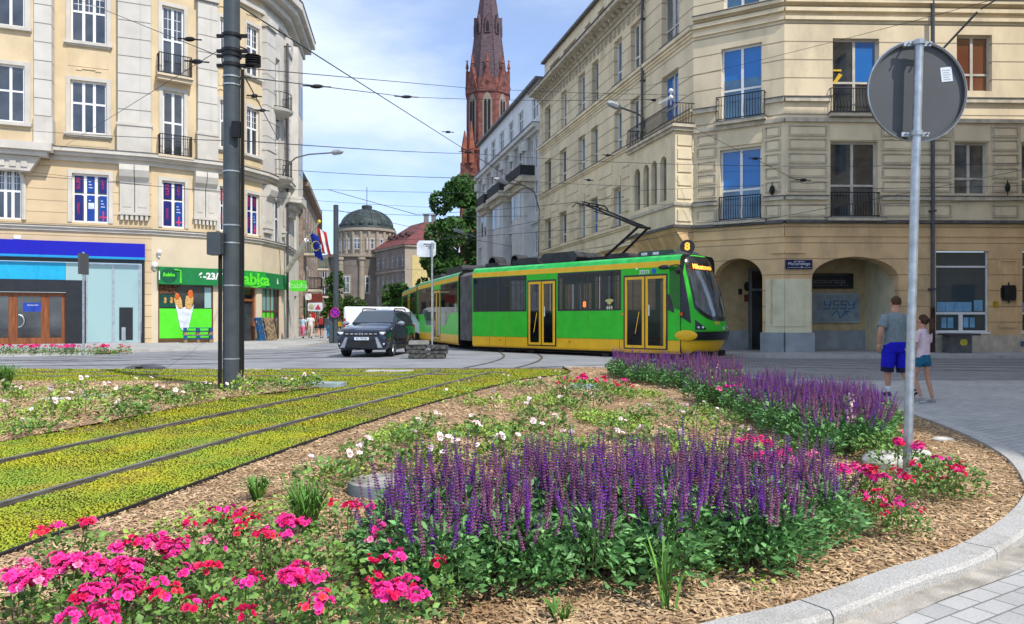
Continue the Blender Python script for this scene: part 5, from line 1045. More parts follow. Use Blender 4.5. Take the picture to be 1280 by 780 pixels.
q = MB(M1).use(TB); pz = lambda z: nose(0, z, .03); q.tube([nose(-.15, 1.5, .035), nose(.05, 1.9, .035), nose(.32, 2.35, .035)], .014, 5); q.build('wiper', ws)
cw = patch('cab_window', -D(89.9), -D(57), lambda p: 1.28+.5*((abs(p)-D(57))/D(33)), lambda p: 3.28, .012, TB)
q = MB(M1).use(TGL); q.prism([(-.42, 1.95), (-.15, 1.78), (-.005, 1.76), (-.005, 3.28), (-.42, 3.28)][:5], -1.214, -1.195, 'y'); q.build('pane', cw)
q = MB(M1).use(mat('tram_indicator', (.7, .12, .01), rough=.4)); q.box(-.02, .12, -1.225, -1.2, 1.55, 1.66); q.build('side_indicator', cw)
patch('bumper', -D(66), D(66), lambda p: .70, lambda p: 1.0, .10, TB, nv=4)
q = MB(M1).use(TB)
for pz_ in (.70, 1.0):
    vs = [nose(-D(66)+D(132)*i/24, pz_, o) for i in range(25) for o in (0, .10)]; q.add(vs, [(2*i, 2*i+1, 2*i+3, 2*i+2) for i in range(24)])
q.add([nose(-D(66), .70, 0), nose(-D(66), .70, .10), nose(-D(66), 1.0, .10), nose(-D(66), 1.0, 0)], [(0, 1, 2, 3)]); q.build('bumper_edge', TM)
q = MB(M1).use(TY); q.ball((0, 0, 0), (.42, .07, .19), 24, 14, M=Matrix.Translation((.22, -1.165, .86)) @ Matrix.Rotation(.13, 4, 'Z')); q.build('corner_cover', TM, smooth=True)
for sg in (-1, 1):
    h = patch('headlight', sg*D(50) if sg < 0 else D(30), -D(30) if sg < 0 else D(50), lambda p: 1.06, lambda p: 1.12+.3*((abs(p)-D(30))/D(20)), .012, TB, nv=4, nu=6)
    q = MB(M1).use(mat('lamp_lens', (.75, .78, .8), rough=.1)); 
    for a in (36, 44): p = nose(sg*D(a), 1.14, .02); q.ball(p, .045, 8, 6)
    q.build('lens', h)
YT = mat('fleet_yellow', (.85, .6, .05), rough=.4)
def ntext(name, s_, ph, z, size, m, off=.03, parent=TM, sx=1):
    p = nose(ph, z, off); t = (nose(ph+.02, z, off)-nose(ph-.02, z, off)).normalized(); u = (nose(ph, z+.03, off)-nose(ph, z-.03, off)).normalized(); nn = t.cross(u); R = Matrix((t, u, nn)).transposed().to_4x4()
    text(name, s_, size, M1 @ Matrix.Translation(p) @ R, m, parent, sx=sx, bold=.004)
ntext('fleet_number', '444', -.12, 1.29, .2, YT); ntext('destination', 'Miłostowo', -.1, 3.28, .27, mat('led_orange', (1, .35, .05), emit=2.2), parent=ws, sx=1.0)
q = MB(M1).use(mat('emblem_white', (.7, .75, .75))); p = nose(.12, 1.1, .012); q.box(p.x-.01, p.x+.01, p.y-.04, p.y+.04, 1.05, 1.17); q.build('emblem', TM)
# mirror
q = MB(M1).use(TB); q.tube([(.05, -1.15, 3.3), (-.0, -1.45, 3.32), (-.25, -1.5, 3.28)], .025, 6); q.ball((-.45, -1.5, 3.25), (.26, .09, .09), 10, 6); q.ball((.02, -1.36, 3.12), (.12, .1, .13), 10, 6); q.build('mirror', TM)
# line number disc, roof panel, roof boxes
q = MB(M1).use(TB); Mx = Matrix.Translation((-.25, -.15, 4.02)) @ Matrix.Rotation(.75, 4, 'Z') @ Matrix.Rotation(math.pi/2, 4, 'X') @ Matrix.Rotation(0, 4, 'Z')
Mn = Matrix.Translation((-.22, -.35, 4.03)) @ Matrix.Rotation(math.radians(28), 4, 'Z') @ Matrix.Rotation(math.pi/2, 4, 'X')
q.lathe([(0, .05), (.25, .05), (.265, 0), (.25, -.05), (0, -.05)], 24, M=Mn); nd = q.build('line_number_disc', TM)
text('lettering', '8', .36, M1 @ Mn @ Matrix.Translation((0, 0, .055)), mat('led_amber', (1, .42, .04), emit=1.0), nd, bold=.015)
q = MB(M1).use(mat('roof_panel_green', (.05, .10, .08), rough=.5)); q.box(-2.0, -.45, -.85, .85, 3.72, 3.93, b=.06); rp = q.build('roof_equipment', TM); q = MB(M1).use(LW); q.box(-1.85, -1.6, -.86, -.851, 3.78, 3.88); q.box(-1.35, -1.1, -.86, -.851, 3.78, 3.88); q.build('roof_label', rp)
for a, b, h, w, bb in ((-3.6, -2.6, .22, .6, .08), (-6.9, -4.9, .42, .85, .2), (-8.2, -7.1, .3, .8, .05), (-8.9, -8.35, .25, .6, .1), (-10.4, -9.5, .2, .7, .08)):
    q = MB(M1).use(TRF); q.box(a, b, -w, w, 3.73, 3.74+h, b=min(bb, h/2.2)); q.build('roof_equipment', TM)
q = MB(M1).use(TRF)
for x in (-8.6, -10.0): q.lathe([(.22, -.35), (.28, -.3), (.28, .3), (.22, .35)], 14, M=Matrix.Translation((x, -.3, 3.98)) @ Matrix.Rotation(math.pi/2, 4, 'X'))
q.build('roof_fan', TM)
# pantograph
PN = mat('pantograph_dark', (.022, .022, .024), rough=.4, metal=.5); PT = thing('x', None, None); bpy.data.objects.remove(PT)
q = MB(M1).use(PN); bx, kx, hx = -3.9, -2.35, -4.9
for y in (-.35, .35): q.tube([(bx, y*1.2, 3.85), (kx, y*.9, 4.95)], .05, 7)
for y in (-.3, .3): q.tube([(kx, y, 4.95), (hx, y*1.3, 6.05)], [.05, .03], 7)
q.tube([(kx, -.45, 4.95), (kx, .45, 4.95)], .055, 7); q.tube([(bx-.3, 0, 4.0), (kx-.25, 0, 4.75)], .02, 5); q.tube([(kx-.2, -.3, 5.08), (hx+.4, .3, 5.75)], .018, 5); q.tube([(kx-.2, .3, 5.08), (hx+.4, -.3, 5.75)], .018, 5)
for dx in (-.18, .18): q.tube([(hx+dx, -.95, 5.92), (hx+dx, -.7, 6.1), (hx+dx, .7, 6.1), (hx+dx, .95, 5.92)], .028, 6)
q.tube([(hx-.18, -.3, 6.06), (hx+.18, -.3, 6.06)], .025, 5); q.tube([(hx-.18, .3, 6.06), (hx+.18, .3, 6.06)], .025, 5); q.box(bx-.6, bx+.5, -.5, .5, 3.76, 3.9); q.build('pantograph', TM)
# lettering on the side
sx_ = lambda x, z: M1 @ Matrix.Translation((x, -1.218, z)) @ Matrix.Rotation(math.pi/2, 4, 'X')
text('lettering', 'ztm', .30, sx_(-1.48, 3.16), WHT, TM, ext=.002); q = MB(M1).use(mat('ztm_blue', (.03, .12, .6), rough=.4)); q.box(-1.15, -.98, -1.21, -1.201, 3.08, 3.25, b=.03); q.use(WHT); q.ball((-1.82, -1.205, 3.27), (.05, .01, .04), 8, 5); q.build('logo', TM)
text('lettering', '444', .2, sx_(-3.05, 1.86), mat('fleet_pale', (.7, .72, .5)), TM, ext=.002, bold=.006); q = MB(M1).use(mat('crest_pale', (.6, .55, .2))); q.ball((-3.05, -1.217, 2.13), (.2, .006, .07), 10, 5); q.ball((-3.05, -1.217, 2.04), (.1, .006, .05), 10, 5); q.build('crest', TM)
text('lettering', '8', .3, sx_(-4.25, 2.0), mat('led_red', (1, .22, .04), emit=1.2), TM, ext=.002, bold=.01)
q = MB(M1).use(mat('panel_seam', (.25, .14, .01)))
for x in (-3.0+.4, -5.69, -8.6, -9.6): q.box(x, x+.02, -1.204, -1.2, .3, .66)
q.box(-10.6, -.1, -1.203, -1.2, .672, .684)
for x in (-4.1, -6.9+1.22, -8.4, -9.4): q.box(x, x+.012, -1.202, -1.2, .69, 1.74)
q.use(UND); q.box(-10.6, -2.4, -1.2025, -1.2, .2, .225); q.build('panel_seam', TM)
q = MB(M1).use(mat('marker_lamp', (.7, .25, .02), rough=.3))
for x in (-2.48+.05, -5.0, -8.9): q.box(x-.06, x+.06, -1.22, -1.2, 1.58 if x > -3 else .5, 1.66 if x > -3 else .57)
q.build('marker_lamp', TM)
# passengers' seats seen as dim shapes are left to the glass; bellows and rear sections
def bellows(Ma, xa, Mb, xb):
    q = MB().use(BEL); prof = [(-1.14, .45), (-1.14, 3.45), (-.95, 3.62), (.95, 3.62), (1.14, 3.45), (1.14, .45)]; n = 17; vs = []
    for i in range(n+1):
        t = i/n; s_ = .955 if i % 2 else 1.0
        for y, z in prof: a = Ma @ Vector((xa, y*s_, z)); b = Mb @ Vector((xb, y*s_, z)); vs.append(a.lerp(b, t))
    m_ = len(prof); q.add(vs, [(i*m_+k, i*m_+(k+1) % m_, (i+1)*m_+(k+1) % m_, (i+1)*m_+k) for i in range(n) for k in range(m_)]); q.build('bellows', TM)
bellows(M1, -10.7, M2_, 0); bellows(M2_, -11.4, M3, 0)
body(M2_, -11.4, 0, ops=[(-6.15, -4.35, .4, 2.96), (-4.15, -.15, 1.8, 3.24), (-11.15, -6.35, 1.8, 3.24)]); tdoor(M2_, -6.2, -4.3)
sglass(M2_, 0, 0, poly=[(-4.2, 1.1), (-3.0, 1.1), (-1.9, 1.75), (-.1, 1.75), (-.1, 3.28), (-4.2, 3.28)]); sglass(M2_, 0, 0, poly=[(-11.2, 1.75), (-9.2, 1.75), (-8.4, 1.1), (-6.3, 1.1), (-6.3, 3.28), (-11.2, 3.28)])
body(M3, -11.9, 0, ops=[(-4.55, -.25, 1.8, 3.24), (-11.2, -6.65, 1.8, 3.24)]); sglass(M3, -4.6, -.2, n=2); tdoor(M3, -6.4, -4.7); sglass(M3, -11.3, -6.6, n=2)
q = MB(M2_).use(TRF); q.box(-10, -6.5, -.7, .7, 3.73, 4.0, b=.1); q.box(-5, -1, -.75, .75, 3.73, 4.12, b=.15); q.build('roof_equipment', TM)
def bogie(M, x):
    q = MB(M).use(UND); q.box(x-1.25, x+1.25, -1.05, 1.05, .12, .38); b = q.build('bogie', TM)
    for dx in (-.9, .9):
        for y in (-1, 1): w = MB(M).use(STL); w.lathe([(0, -.06), (.12, -.07), (.3, -.06), (.31, .06), (0, .06)], 20, M=Matrix.Translation((x+dx, y*.8, .315)) @ Matrix.Rotation(math.pi/2, 4, 'X')); w.build('wheel', b)
for M, xs in ((M1, (-2.6, -8.3)), (M2_, (-5.7,)), (M3, (-2.5, -9))):
    for x in xs: bogie(M, x)
q = MB(M1).use(UND); q.box(-7, -4, -1.0, 1.0, .12, .3); q.box(-.9, .6, -.9, .9, .1, .3); q.build('underframe', TM)

# ================================================= cars
def loft_car(parent, ST, m, name='body', glassm=None):
    mb = MB().use(m); vs = []
    for x, zb, zm, zt, w, wt in ST:
        R = [(0, zb), (w*.86, zb), (w*.98, zb+.1), (w, zb+(zm-zb)*.45), (w, zb+(zm-zb)*.8), (w*.955, zm), (wt, zt-.045 if zt-zm > .1 else zt-.02), (wt*.88, zt), (0, zt+.012)]
        R = R+[(-y, z) for y, z in R[-2:0:-1]]; vs += [(x, y, z) for y, z in R]
    n = len(vs)//len(ST); f = [(i*n+k, i*n+(k+1) % n, (i+1)*n+(k+1) % n, (i+1)*n+k) for i in range(len(ST)-1) for k in range(n)]
    mb.add(vs, f); mb.add(vs[:n], [tuple(range(n))]); mb.add(vs[-n:], [tuple(range(n))[::-1]])
    o = mb.build(name, parent, smooth=True, wm=True); bm = bmesh.new(); bm.from_mesh(o.data); bmesh.ops.recalc_face_normals(bm, faces=bm.faces); bm.to_mesh(o.data); bm.free(); return o
NAVY = mat('navy_car_paint', (.012, .024, .058), rough=.18, metal=.4, spec=.6, coat=1, var=.03); CARB = mat('car_black_plastic', (.02, .021, .022), rough=.55); CARS = mat('car_silver', (.45, .46, .48), rough=.3, metal=.7)
CG = glass('car_glass', (.02, .03, .04), rough=.02, curtain=(.03, .045, .05), ior=1.8); TYR = mat('tyre', (.018, .018, .02), rough=.85)
car = thing('suv', 'dark navy blue SUV with silver grille marks driving towards the big pole', 'car', (-5.36, 30.0, 0), math.atan2(-.995, -.10))
ST = [(2.19, .42, .74, .80, .74, .68), (2.14, .33, .86, .94, .85, .76), (2.0, .26, .95, 1.0, .90, .80), (1.6, .24, 1.0, 1.06, .905, .80), (1.05, .24, 1.04, 1.13, .905, .78), (.86, .24, 1.05, 1.17, .905, .76), (.05, .24, 1.08, 1.62, .905, .62), (-.5, .24, 1.1, 1.66, .905, .62), (-1.35, .24, 1.12, 1.64, .905, .61), (-1.75, .26, 1.14, 1.58, .90, .60), (-2.05, .3, 1.1, 1.15, .88, .72), (-2.17, .38, .85, .9, .82, .7)]
loft_car(car, ST, NAVY)
def cpatch(name, pts, m, parent=car, th=.012, both=False):
    for s_ in ((1, -1) if both else (1,)):
        P = [Vector((p[0], p[1]*s_, p[2])) for p in pts]; nn = (P[1]-P[0]).cross(P[2]-P[0]).normalized(); c = sum(P, Vector())/len(P)
        if nn.dot(c-Vector((c.x*.6, 0, .6))) < 0: nn = -nn
        q = MB().use(m); k = len(P); q.add([p-nn*.03 for p in P]+[p+nn*th for p in P], [tuple(range(k)), tuple(range(k, 2*k))[::-1]]+[(i, (i+1) % k, (i+1) % k+k, i+k) for i in range(k)]); o = q.build(name, parent, wm=True)
    return o
cpatch('windscreen', [(.84, -.74, 1.185), (.84, .74, 1.185), (.10, .62, 1.60), (.10, -.62, 1.60)], CG)
cpatch('side_window', [(.62, .855, 1.10), (-.42, .868, 1.13), (-.42, .66, 1.575), (.10, .675, 1.545)], CG, both=True); cpatch('side_window', [(-.5, .868, 1.13), (-1.25, .868, 1.15), (-1.25, .655, 1.56), (-.5, .66, 1.578)], CG, both=True); cpatch('side_window', [(-1.35, .865, 1.17), (-1.85, .83, 1.2), (-1.65, .68, 1.5), (-1.35, .665, 1.54)], CG, both=True)
def bx(name, x0, x1, y0, y1, z0, z1, m, b=0, parent=car, both=False):
    o = None
    for s_ in ((1, -1) if both else (1,)): q = MB().use(m); ya, yb = sorted((y0*s_, y1*s_)); q.box(x0, x1, ya, yb, z0, z1, b=b); o = q.build(name, parent, wm=True)
    return o
gr = bx('grille', 2.12, 2.2, -.60, .60, .74, .88, TB)
for k in (-.5, -.33, -.17, .17, .33, .5):
    bx('grille_mark', 2.2, 2.215, k-.055, k+.055, .79, .835, CARS, parent=gr)
q = MB().use(CARS); q.box(2.2, 2.22, -.075, -.02, .775, .85); q.box(2.2, 2.22, .02, .075, .775, .85); q.box(2.2, 2.218, -.02, .02, .8, .825); q.build('grille_emblem', gr, wm=True)
LL = mat('lamp_lens', (.75, .78, .8), rough=.1)
for s_ in (-1, 1):
    hl = bx('headlight', 2.02, 2.17, *sorted((s_*.60, s_*.86)), .75, .90, TB); q = MB().use(LL); q.ball((2.165, s_*.72, .83), (.03, .09, .055), 10, 6); q.box(2.1, 2.18, *sorted((s_*.63, s_*.84)), .845, .88); q.build('lens', hl, wm=True)
    q = MB().use(LL); q.ball((2.15, s_*.77, .47), (.03, .04, .04), 8, 6); q.build('fog_lamp', car, wm=True)
    q = MB().use(CARS); q.add([(2.19, s_*.56, .69), (2.19, s_*.48, .69), (2.2, s_*.58, .34), (2.2, s_*.74, .34), (2.14, s_*.56, .69), (2.14, s_*.48, .69), (2.1, s_*.58, .34), (2.1, s_*.74, .34)], [(0, 1, 2, 3), (4, 7, 6, 5), (0, 3, 7, 4), (1, 5, 6, 2)]); q.build('skid_trim', car, wm=True)
    q = MB().use(CARS); q.ball((.72, s_*1.02, 1.17), (.09, .13, .08), 12, 8); q.build('door_mirror', car, wm=True)
    q = MB().use(TB); q.tube([(.1, s_*.6, 1.63), (.0, s_*.6, 1.70), (-1.5, s_*.58, 1.71), (-1.65, s_*.58, 1.63)], .025, 6); q.build('roof_rail', car, wm=True)
    bx('sill_trim', -1.2, 1.1, *sorted((s_*.86, s_*.925)), .24, .40, CARB)
    bx('door_handle', -.3, -.12, *sorted((s_*.9, s_*.93)), .98, 1.02, NAVY)
    for x in (1.32, -1.33):
        q = MB().use(CARB); A = [(x+.45*math.cos(a), .36+.45*math.sin(a)) for a in [k*math.pi/12 for k in range(13)]]; B = [(x+.37*math.cos(a), .36+.37*math.sin(a)) for a in [k*math.pi/12 for k in range(13)]][::-1]
        y0, y1 = sorted((s_*.80, s_*.925))
        for k in range(12): q.prism([A[k], A[k+1], B[11-k], B[12-k]], y0, y1, 'y')
        q.build('wheel_arch', car, wm=True)
        W_ = Matrix.Translation((x, s_*.80, .34)) @ Matrix.Rotation(math.pi/2, 4, 'X'); q = MB().use(TYR); q.lathe([(.22, -.11), (.31, -.115), (.345, -.07), (.345, .07), (.31, .115), (.22, .11)], 28, M=W_); wh = q.build('wheel', car, smooth=True, wm=True)
        q = MB().use(CARS); q.lathe([(.0, -.05), (.05, -.08), (.05, .08), (0, .08)], 12, M=W_); q.lathe([(.2, -.1), (.235, -.11), (.235, .11), (.2, .1)], 28, M=W_)
        for k in range(10): a = k*math.pi/5; q.tube([(x+.04*math.cos(a), s_*.88, .34+.04*math.sin(a)), (x+.21*math.cos(a+.1), s_*.885, .34+.21*math.sin(a+.1))], .014, 5)
        q.use(TB); q.lathe([(0, .0), (.21, .0)], 24, M=W_); q.build('rim', wh, wm=True)
bx('lower_bumper', 2.1, 2.195, -.48, .48, .36, .62, CARB, b=.0)
pl = bx('number_plate', 2.2, 2.22, -.27, .27, .60, .70, PWH); bx('plate_band', 2.2205, 2.223, -.27, -.23, .60, .70, PB, parent=pl)
text('plate_lettering', 'PO 7W243', .085, Matrix.Translation((2.224, .02, .652)) @ Matrix.Rotation(math.pi/2, 4, 'Z') @ Matrix.Rotation(math.pi/2, 4, 'X'), TB, pl, ext=.001, wm=True)
bx('rear_lamp', -2.12, -2.0, .72, .86, .95, 1.1, mat('rear_lamp_red', (.4, .01, .01), rough=.2), both=True)
car.scale = (1.09,)*3
van = thing('van', 'plain white delivery van parked behind the navy SUV', 'van', (-7.9, 46.3, 0), math.radians(14)); VW = mat('van_white', (.78, .79, .8), rough=.35, var=.03)
VS = [(2.6, .5, .9, .95, .82, .75), (2.5, .35, 1.05, 1.1, .95, .85), (2.0, .3, 1.15, 1.3, .98, .85), (1.4, .3, 1.3, 2.05, .98, .8), (1.1, .3, 1.35, 2.2, .98, .84), (-2.4, .35, 1.35, 2.22, .98, .88), (-2.5, .4, 1.3, 2.15, .96, .86)]
loft_car(van, VS, VW)
for s_ in (-1, 1):
    for x in (1.75, -1.6): q = MB().use(TYR); q.lathe([(0, -.1), (.33, -.1), (.33, .1), (0, .1)], 20, M=Matrix.Translation((x, s_*.88, .33)) @ Matrix.Rotation(math.pi/2, 4, 'X')); q.build('wheel', van, wm=True)
    bx('side_window', .95, 1.5, *sorted((s_*.86, s_*.965)), 1.4, 1.9, CG, parent=van); bx('rear_lamp', -2.53, -2.42, *sorted((s_*.86, s_*.98)), .8, 1.5, MATS['rear_lamp_red'], parent=van)
cpatch('windscreen', [(2.0, -.78, 1.32), (2.0, .78, 1.32), (1.45, .74, 2.0), (1.45, -.74, 2.0)], CG, parent=van); bx('door_seam', -1.0, -.98, -.99, -.975, .4, 2.0, CARS, parent=van); bx('door_seam', .3, .32, -.99, -.975, .4, 2.0, CARS, parent=van)
# ================================================= poles, signs, street furniture
POLE = mat('pole_grey_paint', (.065, .08, .09), rough=.45, var=.08, scale=4, stain=(.10, .11, .11, .4), sstain=2); GALV = mat('galvanised_steel', (.46, .50, .53), rough=.42, metal=.65, var=.14, scale=12); SIGNB = mat('sign_back_grey', (.085, .09, .095), rough=.55, var=.04); CABL = mat('cable_black', (.012, .012, .013), rough=.6)
def at(o, q): return q
bp = thing('traction_pole', 'thick dark grey steel pole with clamps and cables standing in the wood chips', 'pole', (-5.5, 14.6, .04))
x, y = -5.5, 14.6; YP = 14.6; zf = lambda py: CH+(HOR-py)*YP/FPX; k = YP/FPX
q = MB().use(POLE); q.lathe([(.168, .0), (.165, 1.5), (.152, 9.5), (.0, 9.5)], 28, c=(x, y)); q.build('pole_shaft', bp, smooth=True)
q = MB().use(GALV)
for py in (98, 108, 216, 283, 305, 358, 449): q.lathe([(.0, zf(py)), (.171, zf(py)), (.171, zf(py)+.028), (0, zf(py)+.028)], 24, c=(x, y))
q.build('steel_band', bp, smooth=False)
for py in (47, 66, 72, 84): q = MB().use(IRON); q.lathe([(0, zf(py)), (.185, zf(py)), (.185, zf(py)+.06), (0, zf(py)+.06)], 20, c=(x, y)); q.box(x+.18, x+.3, y-.03, y+.03, zf(py), zf(py)+.06); q.box(x-.29, x-.18, y-.03, y+.03, zf(py), zf(py)+.06); q.build('clamp', bp)
q = MB().use(IRON); zi = zf(83)
for i in range(5): q.lathe([(.02, zi+i*.045), (.15, zi+.012+i*.045), (.15, zi+.025+i*.045), (.02, zi+.03+i*.045)], 16, c=(x+.42, y))
q.tube([(x+.15, y, zi+.02), (x+.42, y, zi-.02), (x+.42, y, zi+.25)], .02, 6); q.tube([(x+.15, y, zf(58)), (x+.3, y, zf(62)), (x+.42, y, zf(74))], .015, 6); q.build('insulator', bp)
q = MB().use(POLE); q.box(x-.37, x-.11, y-.3, y-.08, zf(320), zf(292), b=.015); q.build('junction_box', bp); q = MB().use(IRON); q.box(x+.08, x+.23, y-.23, y-.15, zf(175), zf(155)); q.build('control_box', bp)
q = MB().use(CABL)
for dx, r in ((-.175, .03), (-.2, .024)): q.tube([(x+dx, y-.1, zf(318)), (x+dx, y-.12, .04)], r, 6)
for dx in (.215, .25): q.tube([(x+dx, y-.06, zf(88)), (x+dx, y-.06, zf(300)), (x+dx, y-.07, zf(462))], .02, 6)
q.tube([(x+.25, y-.07, zf(462)), (x+.24, y-.08, zf(470)), (x+.17, y-.1, zf(468))], .02, 6); q.build('cable', bp)
# round sign seen from behind on a galvanised pipe
sp = thing('round_sign_post', 'tall galvanised pipe with the grey back of a round traffic sign in the flower bed', 'road sign', (3.37, 6.35, .04))
a = Vector((3.37, 6.35, .0)); zt = 3.78; b = Vector((3.475, 6.35, zt)); q = MB().use(GALV); q.tube([a, b], .036, 18); q.build('pipe', sp, smooth=True)
dc = Vector((3.515, 6.47, 1.4+(400-115)*6.47/930)); MD = Matrix.Translation(dc) @ Matrix.Rotation(.04, 4, 'Z') @ Matrix.Rotation(math.pi/2, 4, 'X')
q = MB(MD).use(SIGNB); R = .435; q.lathe([(0, 0), (R-.02, 0), (R-.02, .03), (R, .03), (R, -.012), (0, -.012)], 64); dsk = q.build('sign_disc', sp)
q = MB(MD).use(GALV); q.tube([(R*math.cos(t_), R*math.sin(t_), .02) for t_ in [i*math.pi/32 for i in range(65)]], .009, 6); q.build('disc_rim', dsk)
q = MB(MD).use(PWH); q.box(.235, .335, .06, .185, .001, .004, M=Matrix.Rotation(.12, 4, 'Z')); st = q.build('sticker', dsk)
q = MB(MD).use(mat('print_grey', (.35, .36, .38)))
for i in range(5): q.box(.25, .32-.012*(i % 2), .075+i*.02, .081+i*.02, .0045, .005, M=Matrix.Rotation(.12, 4, 'Z'))
q.build('sticker_print', st)
q = MB().use(GALV)
for zz_ in (dc.z+.385, dc.z-.39):
    c_ = a.lerp(b, zz_/zt); q.lathe([(.037, zz_-.02), (.048, zz_-.02), (.048, zz_+.02), (.037, zz_+.02)], 16, c=(c_.x, c_.y)); q.box(c_.x-.11, c_.x+.12, c_.y+.03, c_.y+.045, zz_-.018, zz_+.018)
    for s_ in (-.08, .1): q.tube([(c_.x+s_, c_.y-.01, zz_), (c_.x+s_, c_.y+.11, zz_)], .009, 6)
q.build('bracket', sp)
# sign post with stacked rubber feet in the street
rs = thing('temporary_sign', 'white sign seen from behind on a thin post held by stacked rubber feet', 'road sign', (-2.9, 27, 0)); X, Y = -2.9, 27.0
zq = lambda py, Y=27.0: CH+(HOR-py)*Y/FPX
q = MB().use(GALV); q.tube([(X, Y, .2), (X, Y, zq(303))], .035, 8); q.build('post', rs)
q = MB().use(PWH); q.box(X-.56, X+.13, Y+.05, Y+.08, zq(321), zq(300.5), b=.09); pt = q.build('sign_plate', rs); q = MB().use(IRON)
for i in range(3): q.box(X-.15-.08*i, X+.08, Y+.035, Y+.049, zq(310)+i*.07, zq(310)+.02+i*.07)
q.build('sign_brace', pt)
RUB = mat('worn_rubber', (.10, .098, .09), rough=.95, var=.35, scale=9, bump=.5)
random.seed(3); n0 = None
for lv in range(4):
    for sx, xx in ((-1, -3.42), (1, -2.68)):
        if lv == 3 and sx > 0: continue
        zz_ = .005+lv*.165; w_ = .70+random.uniform(-.06, .06); dx = random.uniform(-.06, .06)
        M = Matrix.Translation((xx+dx, 27+random.uniform(-.05, .05), zz_)) @ Matrix.Rotation(random.uniform(-.1, .1), 4, 'Z') @ Matrix.Rotation(random.uniform(-.03, .03), 4, 'Y')
        q = MB(M).use(RUB if (lv, sx) != (3, -1) else mat('pale_rubber', (.3, .29, .26), rough=.95, var=.2)); q.box(-w_/2, w_/2, -.2, .2, 0, .155, b=.035); q.box(-w_/2+.05, w_/2-.05, -.215, -.2, .03, .11); q.box(-.1, .1, -.12, .12, .155, .163)
        o = q.build('rubber_foot'); lab = {(0, -1): 'lowest left rubber foot of the stack in the street', (0, 1): 'lowest right rubber foot of the stack in the street', (1, -1): 'second left rubber foot from the ground in the stack', (1, 1): 'second right rubber foot from the ground in the stack', (2, -1): 'third left rubber foot from the ground in the stack', (2, 1): 'topmost right rubber foot of the stack', (3, -1): 'pale rubber foot lying on top of the stack'}[(lv, sx)]; tag(o, lab, 'rubber foot', 'rubber feet stacked round the thin post')
q = MB(Matrix.Translation((-10.4, 20.95, 0)) @ Matrix.Rotation(.1, 4, 'Z')).use(mat('flat_rubber', (.13, .135, .15), rough=.8, var=.2)); q.prism([(-.45, 0), (.6, 0), (.5, .08), (.25, .16), (-.1, .15), (-.35, .09)], -.25, .25, 'y'); q.use(IRON); q.box(-.1, .1, -.26, -.249, .05, .1); tag(q.build('rubber_foot'), 'flat grey rubber sign foot lying alone at the sedum edge', 'rubber foot')
# street pole with the no stopping disc
p2 = thing('tram_wire_pole', 'dark pole with a purple no stopping disc behind the navy SUV', 'pole', (-10.65, 45, 0)); X, Y = -10.65, 45.; zq = lambda py: CH+(HOR-py)*45/FPX
q = MB().use(POLE); q.tube([(X, Y, 0), (X, Y, 8.35)], [.17, .15], 14); q.build('pole_shaft', p2)
q = MB().use(POLE); q.box(X-.42, X-.17, Y-.1, Y+.1, zq(428), zq(393)); q.tube([(X+.27, Y, 0), (X+.27, Y, zq(398))], .05, 6); q.build('control_cabinet', p2)
q = MB(Matrix.Translation((X, Y-.2, zq(391))) @ Matrix.Rotation(math.pi/2, 4, 'X')); q.use(mat('sign_violet_blue', (.09, .02, .40), rough=.4)); q.lathe([(0, .02), (.3, .02), (.3, 0)], 24); ds = q.build('sign_disc', p2)
q = MB(Matrix.Translation((X, Y-.225, zq(391)))); q.use(mat('sign_magenta', (.55, .02, .20), rough=.4)); q.tube([(.27*math.cos(t_), 0, .27*math.sin(t_)) for t_ in [i*math.pi/12 for i in range(25)]], .035, 6)
for s_ in (-1, 1): q.tube([(-.2*s_, 0, -.2), (.2*s_, 0, .2)], .03, 5)
q.build('sign_ring', ds); q = MB().use(mat('yellow_plate', (.5, .33, .02))); q.box(X+.17, X+.38, Y-.15, Y-.1, zq(408), zq(402)); q.build('small_sign', p2)
# thin pipe with edge on sign at the left
ts = thing('edge_on_sign', 'thin grey post with an edge-on sign in front of the bank windows', 'road sign', (-17.05, 29.6, .12)); X, Y = -17.05, 29.6; q = MB().use(GALV); q.tube([(X, Y, .05), (X, Y, CH+85*Y/FPX)], .045, 8); q.build('post', ts); q = MB().use(SIGNB); q.box(X-.045, X+.045, Y-.3, Y+.3, CH+57*Y/FPX, CH+83*Y/FPX, b=0); q.build('sign_plate', ts)
# lamps fixed to house fronts
def lamp(lab, pts, head):
    r = thing('street_lamp', lab, 'street lamp', pts[0]); q = MB().use(mat('lamp_arm_grey', (.2, .21, .22), rough=.5, metal=.4)); q.tube(pts, .045, 6); q.build('lamp_arm', r); h = Vector(head); d = (h-Vector(pts[-1])); q = MB().use(mat('lamp_head_grey', (.38, .40, .42), rough=.5)); c_ = (h+Vector(pts[-1]))/2; q.tube([pts[-1], Vector(pts[-1]).lerp(h, .25), Vector(pts[-1]).lerp(h, .8), h], [.05, .17, .15, .05], 8); q.build('lamp_head', r)
lamp('street lamp on a curved arm at the cream building corner', [Q(352, 222, 49.5), Q(358, 207, 48.5), Q(370, 197, 47.5), Q(386, 193, 46.5), Q(414, 191, 45)], Q(429, 189.5, 44.5))
lamp('street lamp arching from the pale townhouse front', [Q(673, 330, 53.4), Q(674, 262, 53.2), Q(668, 240, 52), Q(655, 232, 51), Q(636, 229, 50)], Q(617, 223, 49.5))
lamp('street lamp bowing out from the downpipe of the cream corner building', [Q(806, 160, 36.2), Q(804, 147, 35.9), Q(797, 142, 35.5), Q(776, 134.5, 34.5)], Q(759, 128, 34))
lamp('faint far street lamp in front of the tree', [Q(601, 302, 76), Q(598, 297, 75.5), Q(580, 291, 74)], Q(566, 286.5, 73.5))
